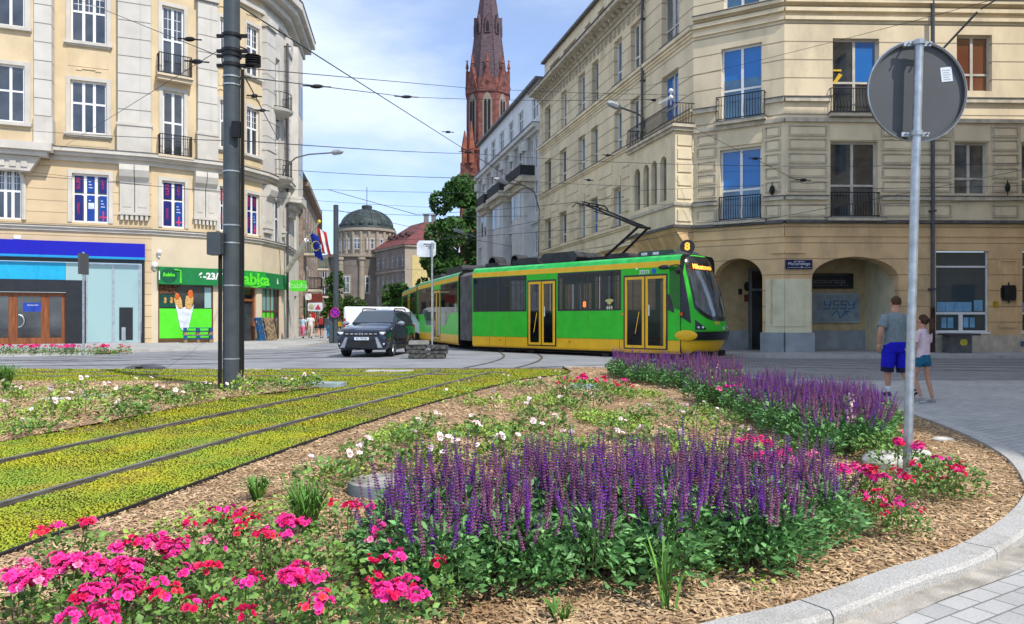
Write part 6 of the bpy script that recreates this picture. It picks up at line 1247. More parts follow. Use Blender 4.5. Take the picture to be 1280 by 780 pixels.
# flags
fl = thing('flag_holder', 'white slanted flag pole with golden tip on the cream building corner', 'flag pole', Q(357, 341, 50.4)); q = MB().use(mat('flagpole_white', (.7, .66, .58), rough=.5)); p0, p1 = Vector(Q(358, 340, 50.2)), Vector(Q(383, 300, 48)); p2_ = Vector(Q(399, 277, 47)); q.tube([p0, p1], .16, 10); q.tube([p1, p2_], .05, 8); q.build('pole', fl); q = MB().use(YT); q.ball(p2_, .12, 8, 6); q.build('tip', fl)
def flag(name, lab, px, py, w, h, cols, Y, star=False):
    x0, _, z1 = Q(px, py, Y); bands = len(cols); q = MB()
    for i in range(bands):
        q.use(cols[i]); n = 10
        for j in range(n):
            def pt(a, b): return (x0+w*a+h*b*.22, Y+.14*math.sin(a*9+b*3), z1-h*b-w*a*.55)
            a0, a1 = i/bands, (i+1)/bands
            q.add([pt(a0, j/n), pt(a1, j/n), pt(a1, (j+1)/n), pt(a0, (j+1)/n)]+[(p[0], p[1]+.02, p[2]) for p in (pt(a0, j/n), pt(a1, j/n), pt(a1, (j+1)/n), pt(a0, (j+1)/n))], [(0, 1, 2, 3), (7, 6, 5, 4), (0, 4, 5, 1), (1, 5, 6, 2), (2, 6, 7, 3), (3, 7, 4, 0)])
    if star:
        q.use(YT)
        for k in range(12): t_ = k*math.pi/6; q.ball((x0+w*.5+h*.11+.25*math.cos(t_), Y-.16, z1-h*.5-w*.27+.3*math.sin(t_)), (.045, .02, .045), 6, 4)
    o = q.build(name); tag(o, lab, 'flag')
FW_ = mat('flag_white', (.75, .72, .72), rough=.8); FR_ = mat('flag_red', (.65, .03, .025), rough=.8)
flag('flag', 'blue flag with a ring of gold stars beside the striped flag', 386.5, 289, .6, 1.6, [mat('flag_blue', (.01, .03, .30), rough=.8)], 47.7, True)
flag('flag', 'red and white striped flag hanging from the slanted pole', 396, 284, .6, 1.55, [FW_, FR_] if False else [FR_, FW_, FR_], 47.2)
# utility cabinet, pallets
uc = thing('utility_cabinet', 'grey metal cabinet with yellow sticker under the shop window', 'cabinet', (17, 28.9, .12)); q = MB().use(mat('cabinet_grey', (.13, .13, .13), rough=.6, var=.2)); x0, x1 = (1187-640)/FPX*28.8, (1213-640)/FPX*28.8; q.box(x0, x1, 28.7, 29.3, .12, .80); q.build('cabinet_body', uc); q = MB().use(mat('cabinet_top', (.07, .065, .06), rough=.7)); q.box(x0-.14, x1+.28, 28.6, 29.35, .801, .88); q.build('cabinet_top', uc); q = MB().use(mat('sticker_yellow', (.6, .5, .05))); q.box(x0+.35, x0+.62, 28.69, 28.699, .42, .66, b=.06); q.build('sticker', uc)
WP = mat('pallet_wood', (.30, .21, .13), rough=.9, var=.3, scale=6); BP_ = mat('pallet_blue', (.02, .10, .24), rough=.8, var=.25, scale=6)
def pallet(lab, M, blue=True, grp=None):
    r = bpy.data.objects.new('pallet', None); COL.objects.link(r); r.matrix_world = M; tag(r, lab, 'pallet', grp); q = MB().use(BP_ if blue else WP)
    for i in range(3): q.box(-.6, .6, -.4+i*.35, -.3+i*.35, 0, .022)
    for i in range(3):
        for j in range(3): q.box(-.6+i*.53, -.46+i*.53, -.4+j*.35, -.3+j*.35, .022, .1)
    q.build('pallet_blocks', r, wm=True); q = MB().use(WP if not blue else BP_)
    for i in range(7): q.box(-.6, .6, -.4+i*.119, -.32+i*.119, .122, .144)
    for i in range(3): q.box(-.6+i*.53, -.46+i*.53, -.4, .4, .1, .1215)
    q.build('pallet_deck', r, wm=True); r.scale = (1.25, 1, 1.45)
Xc, Yc = G(266, 427, .12); labs = ['lowest pallet of the blue stack before the lime shop window', 'second pallet from below in the blue stack', 'third pallet from below in the blue stack', 'topmost pallet of the blue stack before the lime shop window']
for i in range(4): pallet(labs[i], Matrix.Translation((Xc+.03*(i % 2), 42.0-.02*i, .125+i*.212)) @ Matrix.Rotation(.45, 4, 'Z'), i % 2 == 1 or i == 3, 'pallets stacked by the shop window')
for i in range(2): X, Y = -15.6+i*.36, 46.2+.3*i; pallet(['blue pallet leaning upright beside the shop door', 'bare pallet leaning against the blue upright one'][i], Matrix.Translation((X, Y, .78)) @ Matrix.Rotation(math.radians(66), 4, 'Z') @ Matrix.Rotation(math.radians(75), 4, 'X') @ Matrix.Rotation(math.pi/2, 4, 'Z'), i == 0, 'pallets leaning by the shop door')
# covers, slabs and stones in the beds
def cover(lab, x, y, r, h, cat='cover'):
    q = MB().use(mat('concrete_cover_side', (.16, .20, .20), rough=.9, var=.2, scale=6)); q.lathe([(r*.98, .02), (r, .045+h*.9), (r*.97, .05+h)], 40, c=(x, y)); o = thing('round_cover', lab, cat, (x, y, .045)); q.build('cover_ring', o, smooth=True); q = MB().use(mat('concrete_cover_top', (.34, .32, .29), rough=.9, var=.25, scale=8, bump=.4)); q.lathe([(r*.97, .05+h), (r*.85, .052+h), (r*.83, .044+h), (0, .044+h)], 40, c=(x, y)); q.build('cover_top', o)
cx_, cy_ = G(478, 600, .14); cover('round concrete manhole cover beside the nearest purple flowers', cx_, cy_, .27, .09)
for lab, px, py, w_, d, h in (('small grey cover slab in front of the red roses at the back', 731, 482, .5, .5, .07), ('pale blue grey cover slab at the tip of the chip strip', 408, 479, .72, .5, .07)):
    x, y = G(px, py, .1); q = MB().use(mat('cover_slab', (.33, .40, .42), rough=.8, var=.15)); q.box(x-w_/2, x+w_/2, y-d/2, y+d/2, .03, .045+h, b=0); tag(q.build('cover_slab'), lab, 'cover')
for lab, px, py, w_, a in (('white painted board lying among the pale roses', 84, 497, .8, .1), ('narrow pale board lying right of the white board', 122, 493, .55, .35)):
    x, y = G(px, py, .08); q = MB(Matrix.Translation((x, y, .05)) @ Matrix.Rotation(a, 4, 'Z')).use(mat('pale_board', (.66, .66, .62), rough=.8, var=.15, scale=6)); q.box(-w_/2, w_/2, -.06, .06, 0, .03); tag(q.build('board'), lab, 'board')
def stone(lab, x, y, s, m, seed):
    random.seed(seed); bm = bmesh.new(); bmesh.ops.create_icosphere(bm, subdivisions=3, radius=1)
    for v in bm.verts: n_ = math.sin(v.co.x*3.1+seed)+math.sin(v.co.y*4.3+seed*2)+math.sin(v.co.z*5.1); v.co *= 1+.07*n_; v.co.z = max(-.4, min(v.co.z, .62+.05*n_)); v.co = Vector((v.co.x*s[0], v.co.y*s[1], v.co.z*s[2]))
    me = bpy.data.meshes.new('stone'); bm.to_mesh(me); bm.free(); me.materials.append(m); o = bpy.data.objects.new('stone', me); COL.objects.link(o); o.location = (x, y, .05); tag(o, lab, 'stone')
PST = mat('pale_limestone', (.62, .60, .54), rough=.85, var=.15, scale=10, bump=.6, bscale=20)
x, y = G(1115, 575, .1); stone('flat white limestone block behind the galvanised sign pipe', x, y, (.27, .22, .17), PST, 2); x, y = G(1143, 566, .08); stone('smaller pale stone right of the flat limestone block', x, y, (.13, .12, .1), PST, 5)
x, y = G(1178, 549, .06); stone('small pale stone near the far granite kerb', x, y, (.13, .06, .05), PST, 8)
q = MB(Matrix.Translation((*G(1074, 553, .08), .09)) @ Matrix.Rotation(.5, 4, 'Z') @ Matrix.Rotation(.4, 4, 'X')).use(mat('litter_teal', (.05, .5, .45), rough=.4)); q.tube([(0, 0, 0), (.03, 0, .05)], .03, 10); q.box(.03, .13, -.03, .05, .02, .035); tag(q.build('plastic_scrap'), 'small teal plastic scrap among the leaves near the white stone', 'litter')

# ================================================= overhead wires
wires = [((292, 3, 14.6), (578, 185, 40), .022, .0, 'thick stay cable from the big pole top towards the church tower'), ((578, 185, 40), (667, 240, 54), .03, .0, 'lower end of the thick stay cable at the pale townhouse'),
 ((304, 85, 14.6), (585, 110, 32), .012, .0, 'upper sky wire left of the church spire'), ((585, 110, 32), (870, 119, 32), .012, .05, 'upper pale wire in front of the cream building'), ((304, 96, 14.6), (508, 121, 28), .014, .0, 'second sky wire running to the insulator on the stay cable'), ((508, 121, 28), (812, 124, 36), .012, .1, 'pale wire from the stay cable insulator to the downpipe'),
 ((304, 176, 14.6), (590, 192, 35), .013, .05, 'sky wire crossing below the stay cable'), ((590, 192, 35), (1280, 204, 26), .012, .3, 'long wire across the first floor of the cream building'), ((345, 211, 48), (600, 223, 40), .02, .1, 'dark sky wire at lamp height'), ((600, 223, 40), (1280, 232, 27), .012, .3, 'wire passing over the lower iron balconies'),
 ((352, 237, 48), (410, 237, 44), .015, 0, 'short wire at the corner oriel'), ((410, 237, 44), (520, 268, 40), .02, 0, 'slanting wire above the dome'), ((520, 268, 40), (780, 246, 36), .015, .1, 'wire rising from above the red roof to the oriel'), ((410, 237, 44), (680, 240, 50), .015, .1, 'thin level wire above the dome'),
 ((420, 262, 45), (640, 308, 40), .015, .1, 'wire from the far dark pole over the red roof'), ((395, 262, 55), (660, 270, 50), .018, .2, 'level wire just above the red roof'), ((420, 300, 45), (760, 282, 32), .014, .2, 'low wire in front of the tree'), ((0, 160, 30), (286, 176, 14.6), .010, .05, 'left wire below the first floor windows'),
 ((0, 215, 30), (284, 240, 14.7), .008, .02, 'left wire across the poster windows'), ((0, 210, 30), (620, 262, 40), .010, .3, 'long left wire above the bank sign'), ((286, 55, 14.6), (75, 186, 37), .012, 0, 'slanting stay wire from pole to the left cornice'), ((286, 75, 14.6), (100, 0, 30), .012, 0, 'slanting stay wire from pole to the upper left'),
 ((306, 96, 14.6), (348, 175, 40), .02, .0, 'short stay wire with insulators right of the big pole'), ((1240, 0, 18), (700, 128, 42), .009, .2, 'thin diagonal wire over the top windows'), ((868, 160, 30), (1005, 230, 29.3), .012, 0, 'short diagonal stay wire on the chamfered front'), ((640, 325, 30), (1280, 212, 24), .010, .15, 'contact wire rising above the tram roof'),
 ((430, 318, 45), (770, 255, 29), .012, .15, 'contact wire touching the pantograph'), ((770, 255, 29), (1280, 250, 24), .010, .1, 'contact wire right of the pantograph'), ((800, 238, 31), (1035, 228, 29.3), .01, 0, 'short span wire beside the oriel'), ((600, 335, 60), (420, 330, 60), .015, .3, 'low level wire between tree and far pole')]
WM = mat('wire_dark', (.045, .05, .055), rough=.5, metal=.3)
for a, b, r, sag, lab in wires:
    r *= .78
    A, B = Vector(Q(*a)), Vector(Q(*b)); q = MB().use(WM); q.tube([A.lerp(B, t/10)-Vector((0, 0, sag*4*(t/10)*(1-t/10))) for t in range(11)], r, 4); tag(q.build('overhead_wire'), lab, 'overhead wire', 'overhead wires over the crossing')
for px, py, Y, w_, lab in ((508, 121, 28, .45, 'insulator on the stay cable left of the spire'), (246, 77, 18, .3, 'insulator on the stay wire left of the big pole'), (237, 49, 18.5, .3, 'upper insulator left of the big pole'), (396, 108, 21, .4, 'turnbuckle on the second sky wire'), (318, 120, 20, .2, 'insulator just right of the big pole'), (328, 138, 26, .25, 'lower insulator right of the big pole'), (560, 165, 37, .3, 'dark clamp low on the stay cable'), (585, 190, 40, .5, 'insulator in front of the church tower'), (760, 194, 33, .25, 'dark insulator on the wall wire'), (736, 225, 33, .2, 'small dark insulator over the first floor windows'), (944, 198, 29, .25, 'dark insulator between the blue windows'), (1004, 225, 28.5, .3, 'insulator beside the fold of the corner'), (818, 125, 35, .4, 'insulator cluster by the downpipe')):
    p = Vector(Q(px, py, Y)); q = MB().use(IRON); q.ball(p, (w_*.5, .06, .06), 8, 6); q.tube([p-Vector((w_, 0, -.02)), p+Vector((w_, 0, -.02))], .02, 5); tag(q.build('insulator'), lab, 'insulator', 'insulators on the overhead wires')

# ================================================= people
SKIN = mat('skin', (.52, .27, .18), rough=.6, var=.06, scale=12, spec=.35)
def skinmesh(name, V, E, parent, m, levels=2, extra=None):
    """joints (x,y,z,rx,ry) + bones grown into one smooth surface"""
    me = bpy.data.meshes.new(name); me.from_pydata([v[:3] for v in V], E, []); o = bpy.data.objects.new(name, me); COL.objects.link(o)
    md = o.modifiers.new('s', 'SKIN'); md.use_smooth_shade = True; md.branch_smoothing = .6; me.skin_vertices[0].data[0].use_root = True
    for i, v in enumerate(V): me.skin_vertices[0].data[i].radius = (v[3], v[4] if len(v) > 4 else v[3]); me.skin_vertices[0].data[i].use_root = (i == 0)
    o.modifiers.new('d', 'SUBSURF').levels = levels; bpy.context.view_layer.update()
    nm = bpy.data.meshes.new_from_object(o.evaluated_get(bpy.context.evaluated_depsgraph_get())); bpy.data.objects.remove(o); bpy.data.meshes.remove(me)
    if extra:
        bm = bmesh.new(); bm.from_mesh(nm); tmp = bpy.data.meshes.new('t'); tmp.from_pydata([tuple(v) for v in extra.v], [], extra.f); bm.from_mesh(tmp); bm.to_mesh(nm); bm.free(); bpy.data.meshes.remove(tmp)
    nm.materials.clear(); nm.materials.append(m); nm.polygons.foreach_set('use_smooth', [True]*len(nm.polygons)); nm.name = name
    o = bpy.data.objects.new(name, nm); COL.objects.link(o); o.parent = parent; return o
def person(label, loc, rz, H, J, shirt, lower, hair, shoes, bulk=1.0, hairkind='short', skirt=False, long=False, group=None, detail=True, skin=SKIN):
    """J: joints for feet, knees, elbows, wrists in metres for a 1.8 m figure facing +Y"""
    P = thing('person', label, 'person', loc, rz, group); s = H/1.8; B = bulk
    j = dict(pel=(0, 0, .96), sp=(0, .0, 1.12), ch=(0, .01, 1.32), nk=(0, .0, 1.50), hd0=(0, .02, 1.575), hd1=(0, .02, 1.66), hd2=(0, .005, 1.73),
             hL=(-.10, 0, .92), hR=(.10, 0, .92), kL=(-.11, .02, .50), kR=(.11, .02, .50), aL=(-.11, 0, .10), aR=(.11, 0, .10), sL=(-.19, 0, 1.44), sR=(.19, 0, 1.44), eL=(-.27, -.02, 1.17), eR=(.27, -.02, 1.17), wL=(-.29, .03, .93), wR=(.29, .03, .93)); j.update(J)
    def V(k, rx, ry=None): x, y, z = j[k]; return (x*s, y*s, z*s, rx*s, (ry or rx)*s)
    def mid(a, b, t, rx): x = [j[a][i]*(1-t)+j[b][i]*t for i in range(3)]; return (x[0]*s, x[1]*s, x[2]*s, rx*s, rx*s)
    names = [('pel', .15*B, .11*B), ('sp', .135*B, .10*B), ('ch', .15*B, .105*B), ('nk', .058, .06), ('hd0', .070, .082), ('hd1', .078, .095), ('hd2', .066, .08)]
    VV = [V(*n) for n in names]; EE = [(i, i+1) for i in range(6)]
    def chain(root, items):
        p = root
        for it in items: VV.append(it); EE.append((p, len(VV)-1)); p = len(VV)-1
        return p
    for S_ in 'LR':
        chain(0, [V('h'+S_, .095*B), mid('h'+S_, 'k'+S_, .5, .075*B), V('k'+S_, .056*B), mid('k'+S_, 'a'+S_, .3, .055*B), V('a'+S_, .036)])
        chain(2, [V('s'+S_, .055*B), mid('s'+S_, 'e'+S_, .5, .05*B), V('e'+S_, .041*B), mid('e'+S_, 'w'+S_, .35, .04*B), V('w'+S_, .027)])
    ex = MB()
    for S_, sg in (('L', -1), ('R', 1)):        # hands: palm and five fingers
        w = Vector(j['w'+S_]); e = Vector(j['e'+S_]); d = (w-e).normalized(); sd = Vector((0, 1, 0)); sd = (sd-d*sd.dot(d)).normalized(); nn = d.cross(sd).normalized()*sg
        ex.tube([s*(w-d*.02), s*(w+d*.03), s*(w+d*.075), s*(w+d*.10)], [.026*s, .034*s, .036*s, .028*s], 8)
        for k, ln in enumerate((.07, .08, .085, .07)) if detail else ():
            b = w+d*.085+sd*(k-1.5)*.019; ex.tube([s*b, s*(b+d*ln*.45), s*(b+d*ln*.8-nn*.02), s*(b+d*ln-nn*.04)], [.0095*s, .009*s, .008*s, .006*s], 6)
        if detail: b = w+d*.02+sd*.03; ex.tube([s*b, s*(b+sd*.03+d*.03), s*(b+sd*.035+d*.065)], [.012*s, .010*s, .008*s], 6)
    hc = Vector(j['hd1'])
    ex.ball(s*(hc+Vector((0, -.005, .01))), (.079*s, .098*s, .115*s), 16, 12); ex.ball(s*(hc+Vector((0, .03, -.06))), (.055*s, .06*s, .055*s), 12, 8); ex.tube([s*Vector((0, 0, 1.42)), s*(hc+Vector((0, -.01, -.06)))], [.068*s*B, .058*s*B], 12)
    for sg in (-1, 1): ex.ball(s*(hc+Vector((sg*.080, 0, -.005))), (.012*s, .022*s, .034*s), 8, 6)
    ex.tube([s*(hc+Vector((0, .085, .02))), s*(hc+Vector((0, .118, -.015))), s*(hc+Vector((0, .09, -.03)))], [.008*s, .014*s, .008*s], 6)
    body_ = skinmesh('body', VV, EE, P, skin, extra=ex)
    if detail:
        q = MB().use(IRON)
        for sg in (-1, 1): q.ball(s*(hc+Vector((sg*.032, .086, .012))), (.012*s, .006*s, .007*s), 8, 5)
        q.build('eyes', body_, wm=True); q = MB().use(mat('lips', (.4, .13, .1))); q.ball(s*(hc+Vector((0, .083, -.048))), (.024*s, .008*s, .007*s), 8, 5); q.build('mouth', body_, wm=True)
    def loft(mb, rings, n=20):
        vs = [(c[0]+c[3]*math.cos(2*math.pi*k/n), c[1]+c[4]*math.sin(2*math.pi*k/n), c[2]) for c in rings for k in range(n)]
        mb.add([(v[0]*s, v[1]*s, v[2]*s) for v in vs], [(i*n+k, i*n+(k+1) % n, (i+1)*n+(k+1) % n, (i+1)*n+k) for i in range(len(rings)-1) for k in range(n)]+[tuple(range(n))[::-1], tuple(range((len(rings)-1)*n, len(rings)*n))])
    q = MB().use(shirt); wv = .012
    loft(q, [(0, 0, .93, .185*B, .135*B), (0, 0, .97, .18*B, .132*B), (0, 0, 1.08, .168*B, .125*B), (0, 0, 1.2, .172*B, .125*B), (0, .005, 1.32, .19*B, .13*B), (0, .005, 1.40, .195*B, .118*B), (0, 0, 1.455, .165*B, .095*B), (0, 0, 1.49, .095, .075), (0, 0, 1.505, .066, .062)])
    for S_ in 'LR':
        a_, e_ = Vector(j['s'+S_]), Vector(j['e'+S_]); a_ = a_+Vector((0, 0, -.03)); pts = [a_*.55+Vector((0, 0, 1.40*.45)), a_, a_.lerp(e_, .4), a_.lerp(e_, .72 if not long else 1.5)]; q.tube([p*s for p in pts], [.07*s*B, .077*s*B, .074*s*B, .070*s*B], 14)
    o_ = q.build('shirt', P, smooth=True, wm=True)
    ll = {'shorts': .92, 'trousers': 1.8, 'short': .42, 'dress': .9}[lower[1]]
    q = MB().use(lower[0]); loft(q, [(0, 0, 1.02, .155*B, .118*B), (0, 0, .98, .178*B, .132*B), (0, -.005, .88, .188*B, .142*B), (0, 0, .80, .18*B, .13*B), (0, 0, .77, .13*B, .09*B)] if lower[1] != 'dress' else [(0, 0, 1.02, .15, .115), (0, 0, .85, .2, .15), (0, 0, .55, .24, .18), (0, 0, .5, .24, .18)])
    if lower[1] != 'dress':
        for S_ in 'LR':
            h_, k_, a_ = Vector(j['h'+S_]), Vector(j['k'+S_]), Vector(j['a'+S_]); pts = [h_+Vector((0, 0, -.04)), h_.lerp(k_, .25), h_.lerp(k_, min(ll, 1)*.6), h_.lerp(k_, min(ll, 1))]; rr = [.09*B, .108*B, .104*B, .1*B if ll < 1.1 else .075]
            if ll > 1.1: pts += [k_.lerp(a_, .5), k_.lerp(a_, .92)]; rr += [.068, .06]
            q.tube([p*s for p in pts], [r*s for r in rr], 14)
    q.build({'shorts': 'shorts', 'trousers': 'trousers', 'short': 'shorts', 'dress': 'skirt'}[lower[1]], P, smooth=True, wm=True)
    # hair
    q = MB().use(hair); h = Vector(j['hd2']); n = 14; vs = []
    off = -.012; q.ball(s*(hc+Vector((0, -.022, .035))), (.086*s, .094*s, .104*s), 18, 12)
    if hairkind != 'short':
        q.ball(s*(h+Vector((0, -.03, -.06))), (.086*s, .085*s, .09*s), 14, 9)
        if hairkind == 'tail': q.tube([s*(h+Vector((0, -.09, -.03))), s*(h+Vector((.03, -.15, -.05))), s*(h+Vector((.05, -.165, -.16))), s*(h+Vector((.045, -.15, -.27))), s*(h+Vector((.03, -.13, -.34)))], [.03*s, .045*s, .055*s, .045*s, .012*s], 10)
        else: q.tube([s*(h+Vector((0, -.05, -.03))), s*(h+Vector((0, -.08, -.15))), s*(h+Vector((0, -.085, -.26)))], [.07*s, .085*s, .04*s], 10)
    q.build('hair', P, smooth=True, wm=True)
    for S_ in 'LR':
        a = Vector(j['a'+S_]); sh = j.get('f'+S_, (0, 1, 0)); f = Vector(sh).normalized(); q = MB().use(shoes)
        up = Vector((0, 0, 1)); up = (up-f*up.dot(f)).normalized(); side = f.cross(up); M = Matrix((side, f, up)).transposed().to_4x4(); M.translation = s*(a-up*.06)
        q.lathe([(0, 0), (.05*s, 0), (.052*s, .04*s), (.042*s, .075*s), (.0, .085*s)], 14, M=M @ Matrix.Translation((0, .0, -.035*s)) @ Matrix.Diagonal((.95, 1.25, 1, 1)))
        q.lathe([(0, 0), (.05*s, 0), (.052*s, .03*s), (.035*s, .06*s), (.0, .062*s)], 14, M=M @ Matrix.Translation((0, .105*s, -.035*s)) @ Matrix.Diagonal((.95, 1.7, 1, 1)))
        so_ = q.build('shoe', P, wm=True, smooth=True)
        if detail: q = MB().use(PWH); q.lathe([(.052*s, 0), (.054*s, .014*s), (0, .014*s)], 14, M=M @ Matrix.Translation((0, .055*s, -.042*s)) @ Matrix.Diagonal((1, 2.8, 1, 1))); q.build('sole', so_, wm=True)
    return P, s, j
cl = lambda n, c, **k: mat('cloth_'+n, c, rough=.9, var=.1, scale=14, bump=.25, bscale=30, **k)
mx_, my_ = G(1119, 496); Pm, s, j = person('man in grey T-shirt and bright blue shorts walking away on the paving', (mx_, my_, 0), math.radians(6), 1.84, dict(hd0=(.02, .03, 1.58), hd1=(.025, .035, 1.665), hd2=(.02, .02, 1.735), aL=(-.12, .02, .10), kL=(-.13, .03, .50), kR=(.13, -.02, .49), aR=(.15, -.26, .16), eL=(-.31, -.05, 1.17), wL=(-.29, .02, .93), eR=(.30, .05, 1.19), wR=(.27, .20, 1.0), fR=(0, .8, -.55)), cl('grey_shirt', (.20, .25, .26)), (cl('royal_blue', (.012, .012, .50)), 'shorts'), mat('hair_short_brown', (.10, .05, .03), rough=.9), mat('shoe_navy', (.02, .03, .07), rough=.7), bulk=1.14)
q = MB().use(PWH); q.lathe([(.048, .10), (.05, .19), (.04, .2)], 14, c=(-.12*s, .02)); q.build('sock', Pm, wm=True)
q = MB().use(mat('cloth_dark_navy', (.015, .02, .05), rough=.9))
for S_ in 'LR': h_, k_ = Vector(j['h'+S_]), Vector(j['k'+S_]); q.tube([s*h_.lerp(k_, .85), s*h_.lerp(k_, 1.12)], [.112*s, .108*s], 16)
q.build('inner_shorts', Pm, wm=True)
gx_, gy_ = G(1154, 504); Pg, s, j = person('girl with a brown ponytail, pale pink T-shirt and teal shorts walking away', (gx_, gy_, 0), math.radians(28), 1.50, dict(kL=(-.11, .12, .52), aL=(-.10, -.02, .13), kR=(.11, -.02, .50), aR=(.12, -.12, .10), eL=(-.24, .02, 1.17), wL=(-.14, .20, 1.08), eR=(.24, .04, 1.17), wR=(.12, .22, 1.10), fL=(0, .9, -.25)), cl('pale_pink', (.72, .55, .58)), (cl('teal', (.02, .13, .22)), 'short'), mat('hair_brown', (.075, .032, .02), rough=.8, var=.3, scale=30), mat('shoe_grey', (.30, .29, .28), rough=.8), bulk=.86, hairkind='tail')
wk = 'walkers on the far left pavement'
far = [(378.5, 'walker with a light blue top and pink trousers', cl('light_blue', (.45, .6, .72)), (cl('pink_trousers', (.75, .12, .25)), 'trousers'), 1.62, 2.9, 'long'), (388, 'walker in a white shirt and pale trousers', cl('white', (.75, .75, .74)), (cl('beige', (.5, .42, .33)), 'trousers'), 1.74, 3.3, 'short'), (396.5, 'walker in a brown red top behind the others', cl('brown_red', (.22, .06, .04)), (cl('dark', (.03, .03, .035)), 'short'), 1.66, .2, 'long'),
       (402, 'walker in black with a red backpack and bare legs', cl('black', (.02, .02, .022)), (cl('dark', (.03, .03, .035)), 'short'), 1.70, .1, 'short'), (410.5, 'walker with a grey backpack and bright blue trousers', cl('off_white', (.6, .57, .5)), (cl('sky_blue', (.08, .35, .62)), 'trousers'), 1.72, -.2, 'short')]
for i, (px, lab, sh, lo, H, rz, hk) in enumerate(far):
    x, y = G(px, 423 if i != 2 else 421.5, .12); d = .1 if i % 2 else -.1
    P, s, j = person(lab, (x, y, .12), rz, H, dict(aL=(-.1, .2+d, .12), kL=(-.1, .14, .5), aR=(.1, -.2+d, .14), kR=(.1, 0, .5), wL=(-.27, -.08, .95), wR=(.27, .12, .97)), sh, lo, mat('hair_dark' if i % 2 else 'hair_auburn', (.03, .02, .015) if i % 2 else (.2, .07, .03), rough=.9), TB, hairkind=hk, detail=False, group=wk)
    if i in (3, 4): q = MB().use(mat('backpack_red', (.35, .03, .03)) if i == 3 else mat('backpack_grey', (.08, .08, .09))); q.box(-.15, .15, -.28, -.12, 1.02*s, 1.48*s, b=.05); q.build('backpack', P, wm=True)
x, y = G(312, 425, .12); person('woman in a long pale blue dress at the grocery door', (x+.1, 44.2, .12), 1.2, 1.66, dict(), cl('pale_blue', (.5, .58, .72)), (MATS['cloth_pale_blue'], 'dress'), MATS['hair_dark'], mat('shoe_cream', (.6, .5, .4)), hairkind='long', detail=False)

# ================================================= trees
def tree(label, x, y, H, R, z0, nl, ls, seed, name='broadleaf_tree', col=(.07, .16, .03), col2=(.03, .08, .018), trunk_r=.25):
    rg = np.random.default_rng(seed); T = thing(name, label, 'tree', (x, y, 0)); q = MB().use(mat('bark', (.10, .075, .05), rough=.95, var=.3, scale=6)); q.tube([(x, y, 0), (x+.1, y, z0*.6), (x, y+.1, z0+H*.1), (x+.2, y, z0+H*.55)], [trunk_r, trunk_r*.8, trunk_r*.7, trunk_r*.2], 9)
    cl_ = []
    for k in range(26):
        a = rg.uniform(0, 2*np.pi); t = rg.uniform(.08, .95); rr = R*math.sin(math.pi*(.12+.8*t))**.7*rg.uniform(.45, .95); c = np.array([x+rr*math.cos(a), y+rr*math.sin(a), z0+(H-z0)*t]); cl_.append((c, R*rg.uniform(.22, .42)))
        if k < 9: q.tube([(x, y, z0+(H-z0)*t*.4), tuple((c+np.array([x, y, z0+(H-z0)*t*.6]))/2), tuple(c)], [trunk_r*.4, trunk_r*.25, trunk_r*.08], 6)
    q.build('trunk', T); n = nl; ci = rg.integers(0, len(cl_), n); cen = np.array([c for c, _ in cl_])[ci]; rad = np.array([r for _, r in cl_])[ci]; d = rg.normal(size=(n, 3)); d /= np.linalg.norm(d, axis=1, keepdims=True); pos = cen+d*(rad*rg.uniform(.5, 1.08, n)**.5)[:, None]
    tv = [(0, 0, 0), (.5, .5, .12), (0, 1, 0), (-.5, .5, .12)]; m = mat('tree_leaves_'+str(seed), col, rough=.7, col2=col2, scale=.5, island=.4, spec=.25)
    o = inst_mesh('crown', tv, [(0, 1, 2), (0, 2, 3)], pos-np.array([[x, y, 0]]), aim_rot(d+rg.normal(0, .7, (n, 3)), rg.uniform(0, 6.3, n)), rg.uniform(.6, 1.3, n)*ls, [m], parent=T)
tree('tall dense green tree in front of the brick church', -6.9, 92, 18.6, 4.6, 3.5, 16000, .42, 11)
tree('smaller tree left of the tall tree behind the tram', -8.8, 93, 9.5, 2.6, 1.0, 5000, .36, 12)
tree('dark green bush tree under the red roofed wing', -14.6, 95, 5.6, 1.9, .8, 5000, .34, 13)
tree('pale green young tree at the foot of the domed rotunda', -21.4, 100, 4.2, 1.8, .8, 3500, .3, 14, col=(.10, .17, .03))
tree('light green young tree left of the rotunda', -23.6, 98, 4.6, 1.3, .8, 2600, .3, 15, col=(.10, .17, .03))
tree('green tree behind the far dark pole', -24.9, 104, 8.2, 1.5, .8, 2600, .3, 16)
